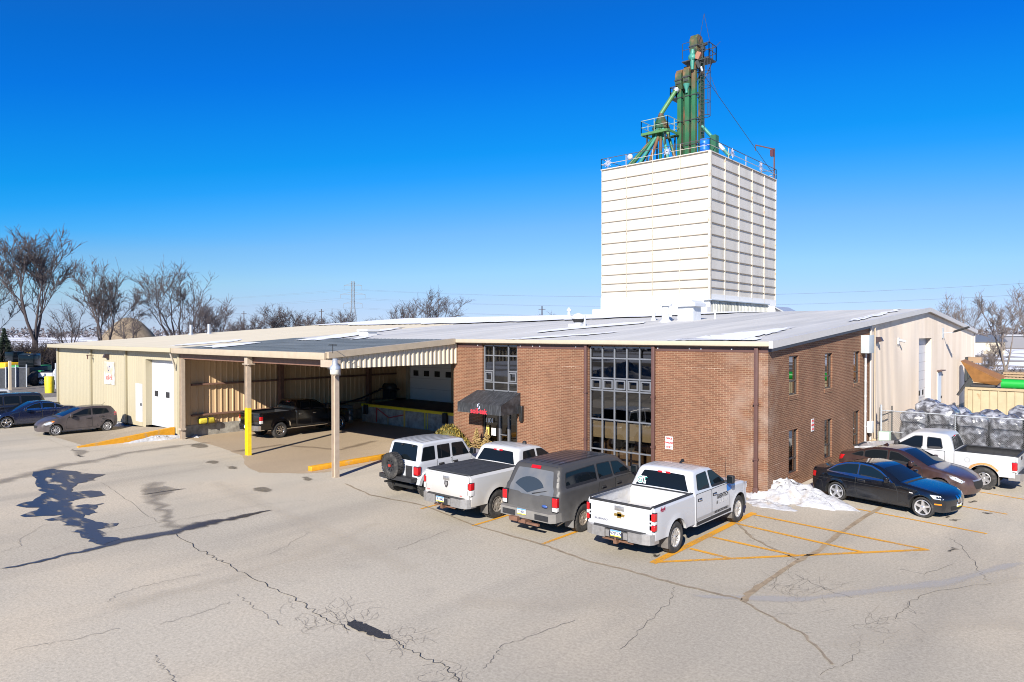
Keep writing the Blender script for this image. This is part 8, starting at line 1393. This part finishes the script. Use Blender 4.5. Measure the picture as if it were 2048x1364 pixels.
for q, s in ((.62, .16), (.78, .21), (.93, .15)):
    for sg, word in ((-1, 'left'), (1, 'right')):
        b0 = pp+dirw*(sg*s*HH)+Vector((0, 0, q*HH-3.2)); 
        for tx, td, side in ((-350, 700, 'left'), (2300, 420, 'right')):
            e_ = Vector((*at(tx, td), q*HH-3.)); P = []
            for k in range(15): u = k/14; v = b0.lerp(e_, u); v.z -= 4*9*u*(1-u); P.append(v)
            mb = MB(); mb.tube(P, .045, 3, cap=False); wi += 1
            lv = {.62: 'lowest', .78: 'middle', .93: 'top'}[q]
            single('power_line', mb, mat('grey_lattice_steel'), f'power line from the {lv} arm {word} end of the pylon to the {side}', 'cable', 'power lines strung from the pylon')
for lbl, px, d, top in (('far wooden utility pole left of the pylon', 643, 420, 618), ('short dark pole on the snowy ridge skyline', 1084, 320, 612), ('far wooden utility pole at the left group of bushes', 488, 430, 622)):
    x, y = at(px, d); h = 5.65+(666-top)*d/1400; mb = MB(); mb.tube([(x, y, 0), (x, y, h)], [.35, .25], 6); mb.bar(Vector((x, y, h-1.5))-dirw*1.6, Vector((x, y, h-1.5))+dirw*1.6, .25); single('utility_pole', mb, M_BARK, lbl, 'pole')
# house and buildings far right
x, y = at(1972, 190); Hs = thing('house', 'small cream house with dark blue roof beyond the snowy field on the right', 'house', (x, y, 0), TH-.25, local=True); mb = MB(); mb.box((-11, -4, 0), (3, 4, 3.4)); mb.build('wall', M_CREAM, Hs); mb = MB(); mb.prism([(-4.6, 3.3), (4.6, 3.3), (0, 5.2)], -11.5, 3.5, 'YZ'); mb.build('roof', mat('blue_grey_shingles', (.09, .11, .15), .8), Hs); mb = MB(); mb.box((-9, -4.1, 0), (-2, -4.01, 2.6)); mb.build('garage_door', M_WHT, Hs)
x, y = at(2035, 260); mb = MB(); mb.box((x-6, y-4, 0), (x+16, y+4, 4.5)); mb.box((x-6.4, y-4.4, 4.5), (x+16.4, y+4.4, 5.1), 1); single('storage_shed', mb, [mat('grey_shed', (.2, .2, .22), .8), mat('grey_shed_roof', (.32, .33, .36), .8)], 'low grey shed with snowy roof far behind the right-hand tree', 'shed')
strip('road', [at(1900, 95), at(2000, 100), at(2120, 108)], 7., .006, mat('grey_road', (.22, .20, .18), .9, var=.15), sub=4)
# ---- what the windows look out on: snow banks, kerb strip and trees across the lot
for k, (x, y, a, b_, h) in enumerate(((-34, -46, 9, 3, 1.9), (-16, -48, 8, 3, 2.3), (4, -48, 10, 3.4, 2.6), (24, -49, 9, 3, 2.0), (42, -47, 7, 3, 1.6))): snowpile(['ploughed snow bank across the lot opposite the wing', 'ploughed snow bank across the lot opposite the bay', 'ploughed snow bank across the lot opposite the office', 'ploughed snow bank across the lot opposite the coupe', 'ploughed snow bank at the far right corner of the lot'][k], x, y, a, b_, h, 70+k, name='snow_bank')
r = random.Random(5)
for k, x in enumerate((-70, -45, -24, -8, 10, 27, 45)): tree(['bare tree across the lot far beyond the wing', 'bare tree across the lot beyond the bay', 'bare tree across the lot opposite the yellow column', 'bare tree across the lot opposite the entrance', 'bare tree across the lot opposite the big window', 'bare tree across the lot opposite the brick corner', 'bare tree across the lot beyond the parked coupe'][k], ('vase', 'round', 'big')[k % 3], x, -95-r.uniform(0, 25), r.uniform(11, 15), r.uniform(0, 6))
mb = MB()
for k in range(120): leafy(mb, (-160+k*3+r.uniform(-2, 2), -175+r.uniform(-8, 8), 4), 5, 4, 6*r.uniform(.6, 1.2), 22, 2.2, 900+k)
struct('far_treeline', mb, M_FARW, kind='stuff')
